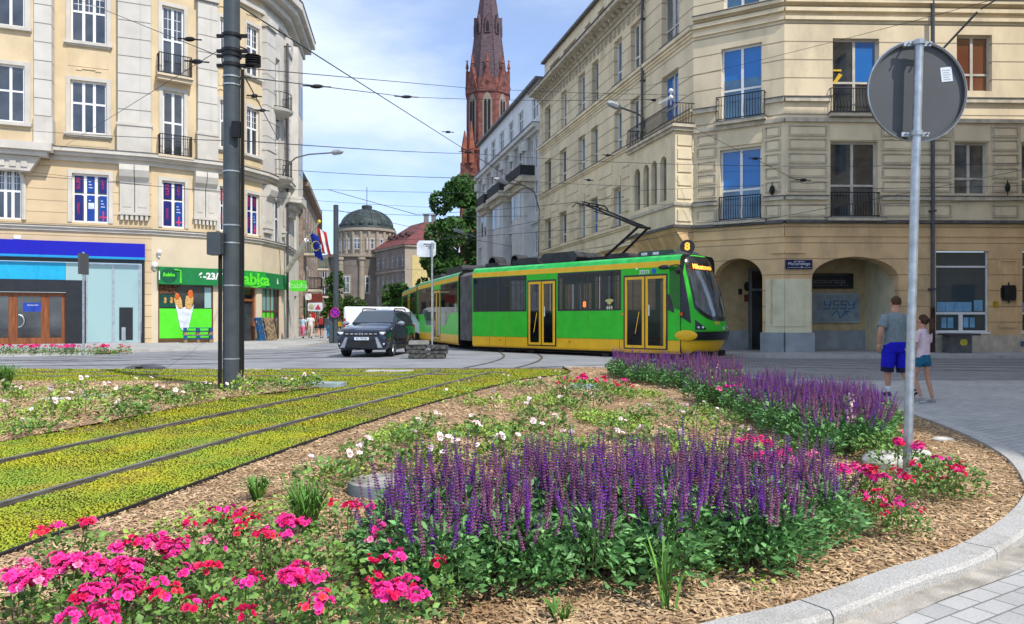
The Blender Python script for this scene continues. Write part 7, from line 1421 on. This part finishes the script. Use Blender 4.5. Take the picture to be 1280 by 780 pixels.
# ================================================= plants
LT = [(0, 0, 0), (.32, .45, .10), (0, 1, -.06), (-.32, .45, .10)]; LF = [(0, 1, 2), (0, 2, 3)]
def leafmat(n, c, c2, isl=.4): return mat(n, c, rough=.55, col2=c2, scale=9, island=isl, spec=.35)
SAL = leafmat('sage_leaves', (.20, .40, .13), (.09, .24, .07), .5); ROSL = leafmat('rose_leaves', (.20, .34, .07), (.08, .18, .035), .5); YGL = leafmat('weed_leaves', (.34, .48, .07), (.18, .30, .05)); STEM = mat('stem_green', (.10, .14, .05), rough=.8)
def mound(name, n, R, H, ls, m, seed, parent, low=.02, power=.5, narrow=.32):
    rg = np.random.default_rng(seed); a = rg.uniform(0, 2*np.pi, n); r = R*np.sqrt(rg.uniform(0, 1, n)); zmax = H*np.sqrt(np.clip(1-(r/R)**2*.8, 0, 1)); t = rg.uniform(0, 1, n)**power; z = low+zmax*t
    lump = 1+.18*np.sin(a*3+seed)+.1*np.sin(a*5+seed*2); pos = np.stack([r*lump*np.cos(a), r*lump*np.sin(a), z], 1)
    d = np.stack([np.cos(a)*(.4+r/R), np.sin(a)*(.4+r/R), rg.uniform(-.1, 1.1, n)], 1)+rg.normal(0, .45, (n, 3)); tv = [(v[0]*narrow/.32, v[1], v[2]) for v in LT]
    o = inst_mesh(name, tv, LF, pos, aim_rot(d, rg.normal(0, .8, n)), rg.uniform(.6, 1.3, n)*ls, [m], parent=parent); return o
VIO = [mat('violet_flowers', (.25, .06, .40), rough=.7, col2=(.16, .035, .26), scale=30, island=.4, spec=.1), mat('mauve_flowers', (.40, .14, .30), rough=.8, col2=(.24, .075, .17), scale=30, island=.4, spec=.1), mat('bright_violet_flowers', (.24, .04, .50), rough=.7, col2=(.15, .025, .33), scale=30, island=.35, spec=.1)]
def spikes(name, n, R, z0, H, seed, parent, lean=(0, 0)):
    rg = np.random.default_rng(seed); P = []; Rt = []; Sc = []; Mi = []; st = MB().use(STEM)
    for i in range(n):
        a = rg.uniform(0, 2*np.pi); r = R*math.sqrt(rg.uniform(0, 1)); b = np.array([r*.7*math.cos(a), r*.7*math.sin(a), z0*.6]); L_ = H*rg.uniform(.66, 1.12); l2 = np.array([math.cos(a)*r*.45+rg.normal(0, .055)+lean[0], math.sin(a)*r*.45+rg.normal(0, .045)+lean[1], L_-b[2]]); top = b+l2
        st.tube([b, b+l2*.5, top], [.0028, .0022, .001], 3, cap=False); mi = rg.choice([0, 1, 2], p=[.38, .44, .18]); f0 = rg.uniform(.42, .62); k = int((1-f0)*L_/.021)
        for w in range(k):
            t = f0+(1-f0)*w/k; P.append(b+l2*t); s_ = .0148*(1-.55*((t-f0)/(1-f0))**1.5)*rg.uniform(.8, 1.15); Sc.append([s_, s_, s_*1.05]); Mi.append(mi)
    k = len(P); wv = []; wf = []
    for q in range(5): A = q*2*math.pi/5; c, s_ = math.cos(A), math.sin(A); o = len(wv); wv += [(0, 0, -.2), (c*.6-s_*.35, s_*.6+c*.35, .1), (c*1.0, s_*1.0, .45), (c*.6+s_*.35, s_*.6-c*.35, .1), (c*.3, s_*.3, .75)]; wf += [(o, o+1, o+2), (o, o+2, o+3), (o+1, o+4, o+2), (o+2, o+4, o+3)]
    o = inst_mesh(name, wv, wf, np.array(P), rots(k, .15, rng=rg), np.array(Sc), VIO, midx=Mi, parent=parent); so_ = st.build('stems', parent, wm=True); return o
def salvia(seed, lean=(0, 0), H=.60, n=21):
    t = thing('purple_sage', None, 'flowering plant'); mound('foliage', 680, .235, .36, .060, SAL, seed, t, narrow=.22); spikes('flower_spikes', n, .21, .2, H, seed+50, t, lean); return t
SP = [salvia(i) for i in (1, 2, 3, 4)]; SPL = [salvia(i, lean=(-.13, -.02), H=.58) for i in (5, 6)]; used = set()
def put(protos, x, y, label, group, sc=1.0, z=.045):
    p = random.choice(protos)
    if p.name not in used:
        used.add(p.name); p.location = (x, y, z); p.rotation_euler = (0, 0, random.uniform(0, 6.28) if protos is not SPL else 0); p.scale = (sc,)*3; p['label'] = label; p['group'] = group; return p
    return dup(p, (x, y, z), random.uniform(0, 6.28) if protos is not SPL else random.uniform(-.3, .3), label, group, scale=sc*random.uniform(.9, 1.1))
def drift(poly, sp, protos, label, group, sc=1.0):
    xs = [p[0] for p in poly]; ys = [p[1] for p in poly]; n = 0; y = min(ys)
    while y < max(ys):
        x = min(xs)+(n % 2)*sp/2
        while x < max(xs):
            jx, jy = x+random.uniform(-.1, .1), y+random.uniform(-.08, .08)
            if inpoly(np.array([jx]), np.array([jy]), poly)[0]: put(protos, jx, jy, label, group, sc)
            x += sp
        y += sp*.87; n += 1
random.seed(21)
drift([(-.66, 3.72), (-.3, 3.5), (.5, 3.58), (1.2, 3.88), (1.85, 4.32), (2.15, 4.8), (2.05, 5.35), (1.3, 5.5), (.6, 5.4), (-.1, 5.2), (-.6, 4.95), (-.85, 4.45)], .29, SP, 'purple sage clump in the big violet drift nearest the camera', 'sage clumps of the near drift', .95)
drift([(2.95, 7.4), (3.5, 7.1), (4.1, 8.2), (4.35, 9.5), (4.2, 11), (3.9, 12.6), (3.0, 12.6), (3.25, 10.5), (3.1, 9)], .36, SP+SPL, 'purple sage clump in the middle drift behind the pink roses', 'sage clumps of the middle drift', 1.0)
drift([(2.5, 16.0), (3.5, 13.8), (4.2, 13.6), (4.6, 15), (4.2, 17), (3.2, 18.6), (2.5, 18.4)], .42, SP, 'purple sage clump in the far drift in front of the tram nose', 'sage clumps of the far drift', 1.05)
drift([(4.2, 8.7), (4.6, 8.6), (4.9, 9.8), (4.8, 11.0), (4.3, 11.0)], .34, SPL, 'leaning sage clump near the walking man and girl', 'leaning sage clumps', .86)
# roses: five petalled blooms in clusters
PT_ = []; PF = []
for q in range(6):
    A = q*math.pi/3; c, s_ = math.cos(A), math.sin(A); o = len(PT_)
    def pp(r, w, z): return (c*r-s_*w, s_*r+c*w, z)
    PT_ += [(0, 0, 0), pp(.6, .42, .28), pp(1, .22, .42), pp(1, -.22, .42), pp(.6, -.42, .28)]; PF += [(o, o+4, o+3), (o, o+3, o+2), (o, o+2, o+1)]
for q in range(4):
    A = q*math.pi/2+.4; c, s_ = math.cos(A), math.sin(A); o = len(PT_); PT_ += [(0, 0, .1), (c*.45-s_*.35, s_*.45+c*.35, .42), (c*.3, s_*.3, .62), (c*.45+s_*.35, s_*.45-c*.35, .42)]; PF += [(o, o+3, o+2), (o, o+2, o+1)]
def petal(n, c, c2): return mat(n, c, rough=.6, col2=c2, scale=22, island=.34, spec=.25)
HOT = petal('petal_hot_pink', (.90, .06, .42), (.82, .02, .20)); COR = petal('petal_coral', (.82, .03, .11), (.78, .07, .06)); PIN = petal('petal_pale_pink', (.86, .30, .46), (.80, .12, .32)); WHI = petal('petal_blush', (.86, .62, .62), (.86, .78, .74)); CRIM = petal('petal_crimson', (.62, .005, .06), (.72, .012, .12))
def rose(seed, mats, R=.24, H=.28, nl=235, ncl=4, nf=9, fs=.0185, spread=.046, leafm=None, hz=.04):
    rg = np.random.default_rng(seed); t = thing('rose_bush', None, 'rose bush'); mound('foliage', nl, R, H, .042, leafm or ROSL, seed, t, narrow=.34)
    P = []; D = []; Mi = []; st = MB().use(STEM)
    for c in range(ncl):
        a = rg.uniform(0, 2*np.pi); r = R*.85*math.sqrt(rg.uniform(0, 1)); cc = np.array([r*math.cos(a), r*math.sin(a), H*(1-.3*(r/R)**2)+hz*rg.uniform(.4, 1.6)]); st.tube([(cc[0]*.5, cc[1]*.5, H*.3), cc], [.004, .003], 4, cap=False); k = max(1, int(nf*rg.uniform(.6, 1.4)))
        mm = rg.integers(0, len(mats))
        for f in range(k): d = rg.normal(0, 1, 3); d[2] = abs(d[2])*.9; d /= np.linalg.norm(d); P.append(cc+d*spread*rg.uniform(.6, 1.1)*(k > 1)); D.append(d+np.array([0, -.25, .35])); Mi.append(mm if rg.uniform() < .8 else rg.integers(0, len(mats)))
    st.build('stems', t, wm=True); D = np.array(D); R0 = aim_rot(D, rg.uniform(0, 6.28, len(D))); R_ = np.stack([R0[:, :, 0], -R0[:, :, 2], R0[:, :, 1]], axis=2)
    inst_mesh('blossoms', PT_, PF, np.array(P), R_, rg.uniform(.75, 1.2, len(P))*fs, mats, midx=Mi, parent=t); return t
RH = [rose(101, [HOT, HOT, HOT, PIN], ncl=6, nf=19), rose(102, [HOT, CRIM, HOT], ncl=6, nf=16), rose(103, [HOT, HOT, CRIM], ncl=5, nf=22)]
RC = [rose(111, [CRIM, HOT, COR], ncl=6, nf=9), rose(112, [CRIM, HOT], ncl=5, nf=11)]; RPk = [rose(121, [PIN, HOT, PIN], ncl=5, nf=10)]; RS = [rose(131, [HOT, COR], ncl=3, nf=9, nl=260, R=.18)]
RW = [rose(141+i, [WHI, WHI, WHI], R=.21, H=.18, nl=170, ncl=2+i % 2, nf=1.6, fs=.025, spread=.03, leafm=[ROSL, YGL, ROSL][i], hz=.06) for i in range(3)]; RG = [rose(151, [HOT], R=.26, H=.3, nl=520, ncl=1, nf=1)]
def rput(protos, px, py, h, label, group=None, sc=1.0, z0=.045):
    x, y = G(px, py, h); p = random.choice(protos)
    if p.name not in used: used.add(p.name); p.location = (x, y, z0); p.scale = (sc,)*3; p['label'] = label; p['group'] = group or 'bright rose bushes'; return p
    return dup(p, (x, y, z0), random.uniform(0, 6.28), label, group or 'bright rose bushes', scale=sc)
near = [(RH, 20, 745, 'hot pink rose bush cut by the left photo edge at the bottom'), (RH, 78, 722, 'dense hot pink rose bush second from the lower left corner'), (RH, 120, 735, 'hot pink rose bush with the heaviest bloom in the lower left'), (RH, 185, 738, 'broad hot pink rose bush in the bottom left cluster, right hand end'), (RH, 140, 768, 'magenta rose bush cut by the bottom edge at left'), (RH, 215, 690, 'magenta rose bush just behind the bottom left cluster'), (RH, 165, 692, 'pink rose bush left of the magenta one behind the bottom left cluster'), (RC, 92, 668, 'red pink rose bush right at the black sedum edging'),
        (RC, 262, 655, 'small red rose bush behind the magenta one'), (RC, 300, 650, 'sparse red rose bush below the first grass tuft'), (RC, 250, 738, 'low crimson rose bush in the lower left middle'), (RH, 345, 665, 'pink red rose bush left of the grass clump'), (RC, 322, 680, 'crimson rose bush in front of the pink red one by the grass clump'), (RH, 345, 742, 'pink rose bush at bottom left of the sage drift'), (RC, 300, 748, 'crimson pink rose bush at the bottom between two pink ones'), (RC, 432, 642, 'red rose bush right of the grass clump'), (RPk, 492, 668, 'pale pink rose bush touching the left end of the sage'), (RC, 525, 655, 'coral rose bush among the first sage spikes'), (RH, 470, 758, 'bright pink rose bush at the bottom before the sage'), (RC, 515, 715, 'coral rose bush at the front left corner of the sage'), (RS, 425, 755, 'small rose bush with few blooms at the bottom'), (RG, 400, 690, 'green rose bush nearly without blooms beside the grass clump'), (RG, 250, 705, 'leafy rose bush without blooms in the lower left')]
for P_l, px, py, lab in near: rput(P_l, px, py, .27, lab, sc=.92 if py > 700 else .85)
mid_ = [(RC, 712, 471, .42, 'red rose bush at the left of the row before the tram'), (RH, 735, 468, .42, 'second red rose bush of the row before the tram'), (RC, 756, 470, .42, 'third red rose bush of the row before the tram'), (RC, 775, 473, .42, 'rightmost red rose bush of the row before the tram'), (RC, 921, 470, .45, 'tall red rose bush between far and middle sage'), (RH, 915, 482, .40, 'pink rose bush below the tall red one'), (RS, 884, 487, .3, 'small orange red rose bush near the far sage'), (RH, 935, 553, .33, 'pink rose bush left of the middle sage drift'), (RH, 962, 572, .33, 'pink rose bush just above the near sage drift'), (RPk, 1003, 570, .33, 'pale pink rose bush beside the near sage drift'),
       (RH, 1062, 583, .36, 'full pink rose bush right end of the near sage'), (RC, 1096, 590, .33, 'red rose bush right of the full pink one'), (RH, 1122, 557, .32, 'crimson rose bush around the galvanised sign pipe'), (RG, 1182, 572, .34, 'leafy green rose bush right of the sign pipe'), (RC, 1166, 592, .26, 'rose bush with few red blooms under the leafy one'), (RC, 1163, 603, .2, 'low red rose bush at the foot of the sign pipe'), (RC, 1100, 612, .28, 'coral rose bush left of the sign pipe foot'), (RPk, 1108, 628, .24, 'pale pink and green rose bush before the sign pipe'), (RC, 1132, 652, .16, 'lowest red rose bush over the bare wood chips'), (RG, 1110, 545, .3, 'green rose bush behind the white stone'), (RS, 1015, 590, .3, 'small red rose bush inside the right end of the sage')]
for P_l, px, py, h, lab in mid_: rput(P_l, px, py, h, lab, sc=.66 if py > 600 else (.95 if py > 540 else 1.05))
lw = 'pale blush rose in the chip strip around the big grey pole'; lr = 'pale blush rose in the chips behind the big sage drift'
for px, py in ((5, 488), (23, 492), (14, 514), (61, 520), (95, 486), (112, 492), (126, 487), (106, 508), (152, 504), (157, 514), (168, 508), (157, 489), (168, 495), (187, 488), (250, 481), (308, 480), (340, 476), (350, 481), (378, 478), (386, 476), (235, 490), (205, 500), (40, 530), (70, 505), (300, 488)): rput(RW, px, py, .2, lw, 'pale roses of the left strip', sc=random.uniform(1.0, 1.6))
for px, py in ((535, 521), (521, 535), (573, 492), (640, 478), (505, 543), (428, 585), (404, 590), (525, 571), (541, 568), (621, 566), (656, 506), (661, 512), (691, 530), (713, 500), (742, 499), (797, 515), (766, 526), (847, 516), (680, 515), (720, 550), (600, 520), (620, 500), (585, 545), (650, 540), (700, 488), (830, 500), (870, 530), (905, 520), (880, 505), (815, 545), (760, 545), (640, 560), (480, 570), (450, 555), (560, 560), (920, 535), (700, 560), (860, 560), (800, 575), (670, 480), (703, 470)): rput(RW, px, py, .2, lr, 'pale roses of the big bed', sc=random.uniform(.85, 1.4))
pl_ = 'red and pink rose bush in the kerbside strip in front of the bank'
for px in (3, 15, 32, 48, 66, 84, 92, 117, 130, 153): rput(RC if px % 2 else RH, px, 436.5, .4, pl_, 'roses in front of the bank', sc=1.25, z0=.13)
q = MB().use(SOIL); q.prism([(-21.5, 28.1), (-19.3, 28.9), (-16.6, 30.3), (-16.2, 31.3), (-19.2, 29.8), (-21.5, 29.0)], .06, .135); o = q.build('planting_strip'); o['kind'] = 'structure'
# grasses and weeds
def tuft(label, px, py, n, H, R, seed, w=.006, m=None, name='grass_tuft', cat='grass tuft'):
    x, y = G(px, py, .05); rg = np.random.default_rng(seed); mb = MB().use(m or leafmat('grass_blades', (.16, .34, .06), (.08, .2, .03)))
    for i in range(n):
        a = rg.uniform(0, 6.28); l = H*rg.uniform(.6, 1.1); r = R*rg.uniform(.2, 1); b = Vector((x+.03*math.cos(a+1), y+.03*math.sin(a+1), .045)); s_ = Vector((-math.sin(a), math.cos(a), 0))*w; p = [b, b+Vector((math.cos(a)*r*.35, math.sin(a)*r*.35, l*.6)), b+Vector((math.cos(a)*r*.8, math.sin(a)*r*.8, l*.92)), b+Vector((math.cos(a)*r*1.2, math.sin(a)*r*1.2, l*.85))]
        vs = [p[0]-s_, p[0]+s_, p[1]-s_, p[1]+s_, p[2]-s_*.7, p[2]+s_*.7, p[3]]; mb.add(vs, [(0, 1, 3, 2), (2, 3, 5, 4), (4, 5, 6)])
    tag(mb.build(name), label, cat)
tuft('small green grass tuft in the chips right of the sedum', 322, 625, 90, .2, .16, 1); tuft('large green grass clump between the red roses', 385, 668, 200, .34, .2, 2); tuft('grass tuft at the left photo edge in the chip strip', 8, 487, 160, .5, .3, 3, w=.01)
tuft('tall broad bladed green weed in front of the sage drift', 836, 762, 16, .34, .12, 4, w=.007, name='weed', cat='weed'); tuft('small grass tuft near the kerb in the front chips', 700, 772, 30, .09, .08, 5)
for lab, px, py, H in (('white flower spike between the far sage and red rose', 897, 500, .62), ('white flower spike in the middle sage drift', 1063, 565, .6)):
    x, y = G(px, py, .05); rg = np.random.default_rng(px); r = thing('white_flower_spike', lab, 'flowering plant', (x, y, .045)); mound('foliage', 90, .09, .3, .05, SAL, px, r); q = MB().use(STEM); q.tube([(0, 0, 0), (.01, 0, H)], .004, 4); q.build('stem', r, wm=True); k = 26; P = np.stack([rg.normal(0, .015, k), rg.normal(0, .015, k), np.linspace(H*.5, H, k)], 1); inst_mesh('blossoms', PT_, PF, P, rots(k, 1.0, rng=rg), np.linspace(.028, .012, k), [WHI], parent=r)
# low green weeds between the roses (uncountable)
def weeds(name, n, poly, label, xr, yr, patchy=1.2):
    rg = np.random.default_rng(77); c = rg.uniform(0, 1, n); y = yr[0]*(yr[1]/yr[0])**rg.uniform(0, 1, n); x = rg.uniform(xr[0], xr[1], n)
    f = np.sin(x*2.3+y*1.1)+np.sin(x*1.1-y*2.1+2)+np.sin(y*.9+x*4.1); k = inpoly(x, y, poly) & (f > patchy) & (np.abs(x) < y*.75+.3); x = x[k]; y = y[k]; n = len(x); pos = []; D = []
    for i in range(n):
        m_ = 9; a = rg.uniform(0, 6.28, m_); rr = rg.uniform(0, .05, m_)*(1+.02*y[i]); pos.append(np.stack([x[i]+rr*np.cos(a), y[i]+rr*np.sin(a), .05+rg.uniform(0, .07, m_)], 1)); D.append(np.stack([np.cos(a), np.sin(a), rg.uniform(.1, 1.2, m_)], 1))
    pos = np.concatenate(pos); D = np.concatenate(D); o = inst_mesh(name, LT, LF, pos, aim_rot(D, rg.normal(0, .6, len(D))), rg.uniform(.6, 1.3, len(D))*.038, [YGL]); tag(o, label, 'weeds', kind='stuff')
weeds('ground_weeds', 9000, [(-1.9, 7.0), (-1.2, 11.5), (.2, 15.5), (1.6, 18), (3, 18), (3.2, 12), (3.0, 7.5), (2.4, 6.4), (-.9, 6.2)], 'low yellow green weeds between the pale roses', (-2, 3.3), (6.2, 18), patchy=.95)
weeds('strip_weeds', 5200, M2, 'low green weeds among the roses of the left chip strip', (-12, -3.6), (7, 16.4), patchy=1.15)
weeds('front_weeds', 500, [(-2.6, 3.2), (-.6, 3.4), (-.8, 4.6), (-1.5, 5.6), (-2.2, 5.2)], 'low green weeds between the front rose bushes', (-2.6, -.6), (3.2, 5.6), patchy=.6)
weeds('kerb_weeds', 420, [(.2, 3.3), (1.3, 3.7), (2.6, 4.7), (3.6, 5.8), (4.4, 7.4), (3.4, 7), (2.6, 5.4), (1.2, 4.1)], 'sparse weeds in the bare chips along the kerb', (.2, 4.5), (3.3, 7.4), patchy=1.9)
# fallen petals near the pink roses
rg = np.random.default_rng(5); n = 420; x = rg.uniform(-2.7, -.3, n); y = rg.uniform(3.1, 5.2, n); k = inpoly(x, y, BEDP); x = x[k]; y = y[k]; o = inst_mesh('fallen_petals', [(0, 0, 0), (.5, .4, .15), (0, 1, .05), (-.5, .4, .15)], LF, np.stack([x, y, np.full(len(x), .062)], 1), rots(len(x), .4, rng=rg), .016, [PIN]); tag(o, 'scattered pink petals fallen on the wood chips', 'petals', kind='stuff')
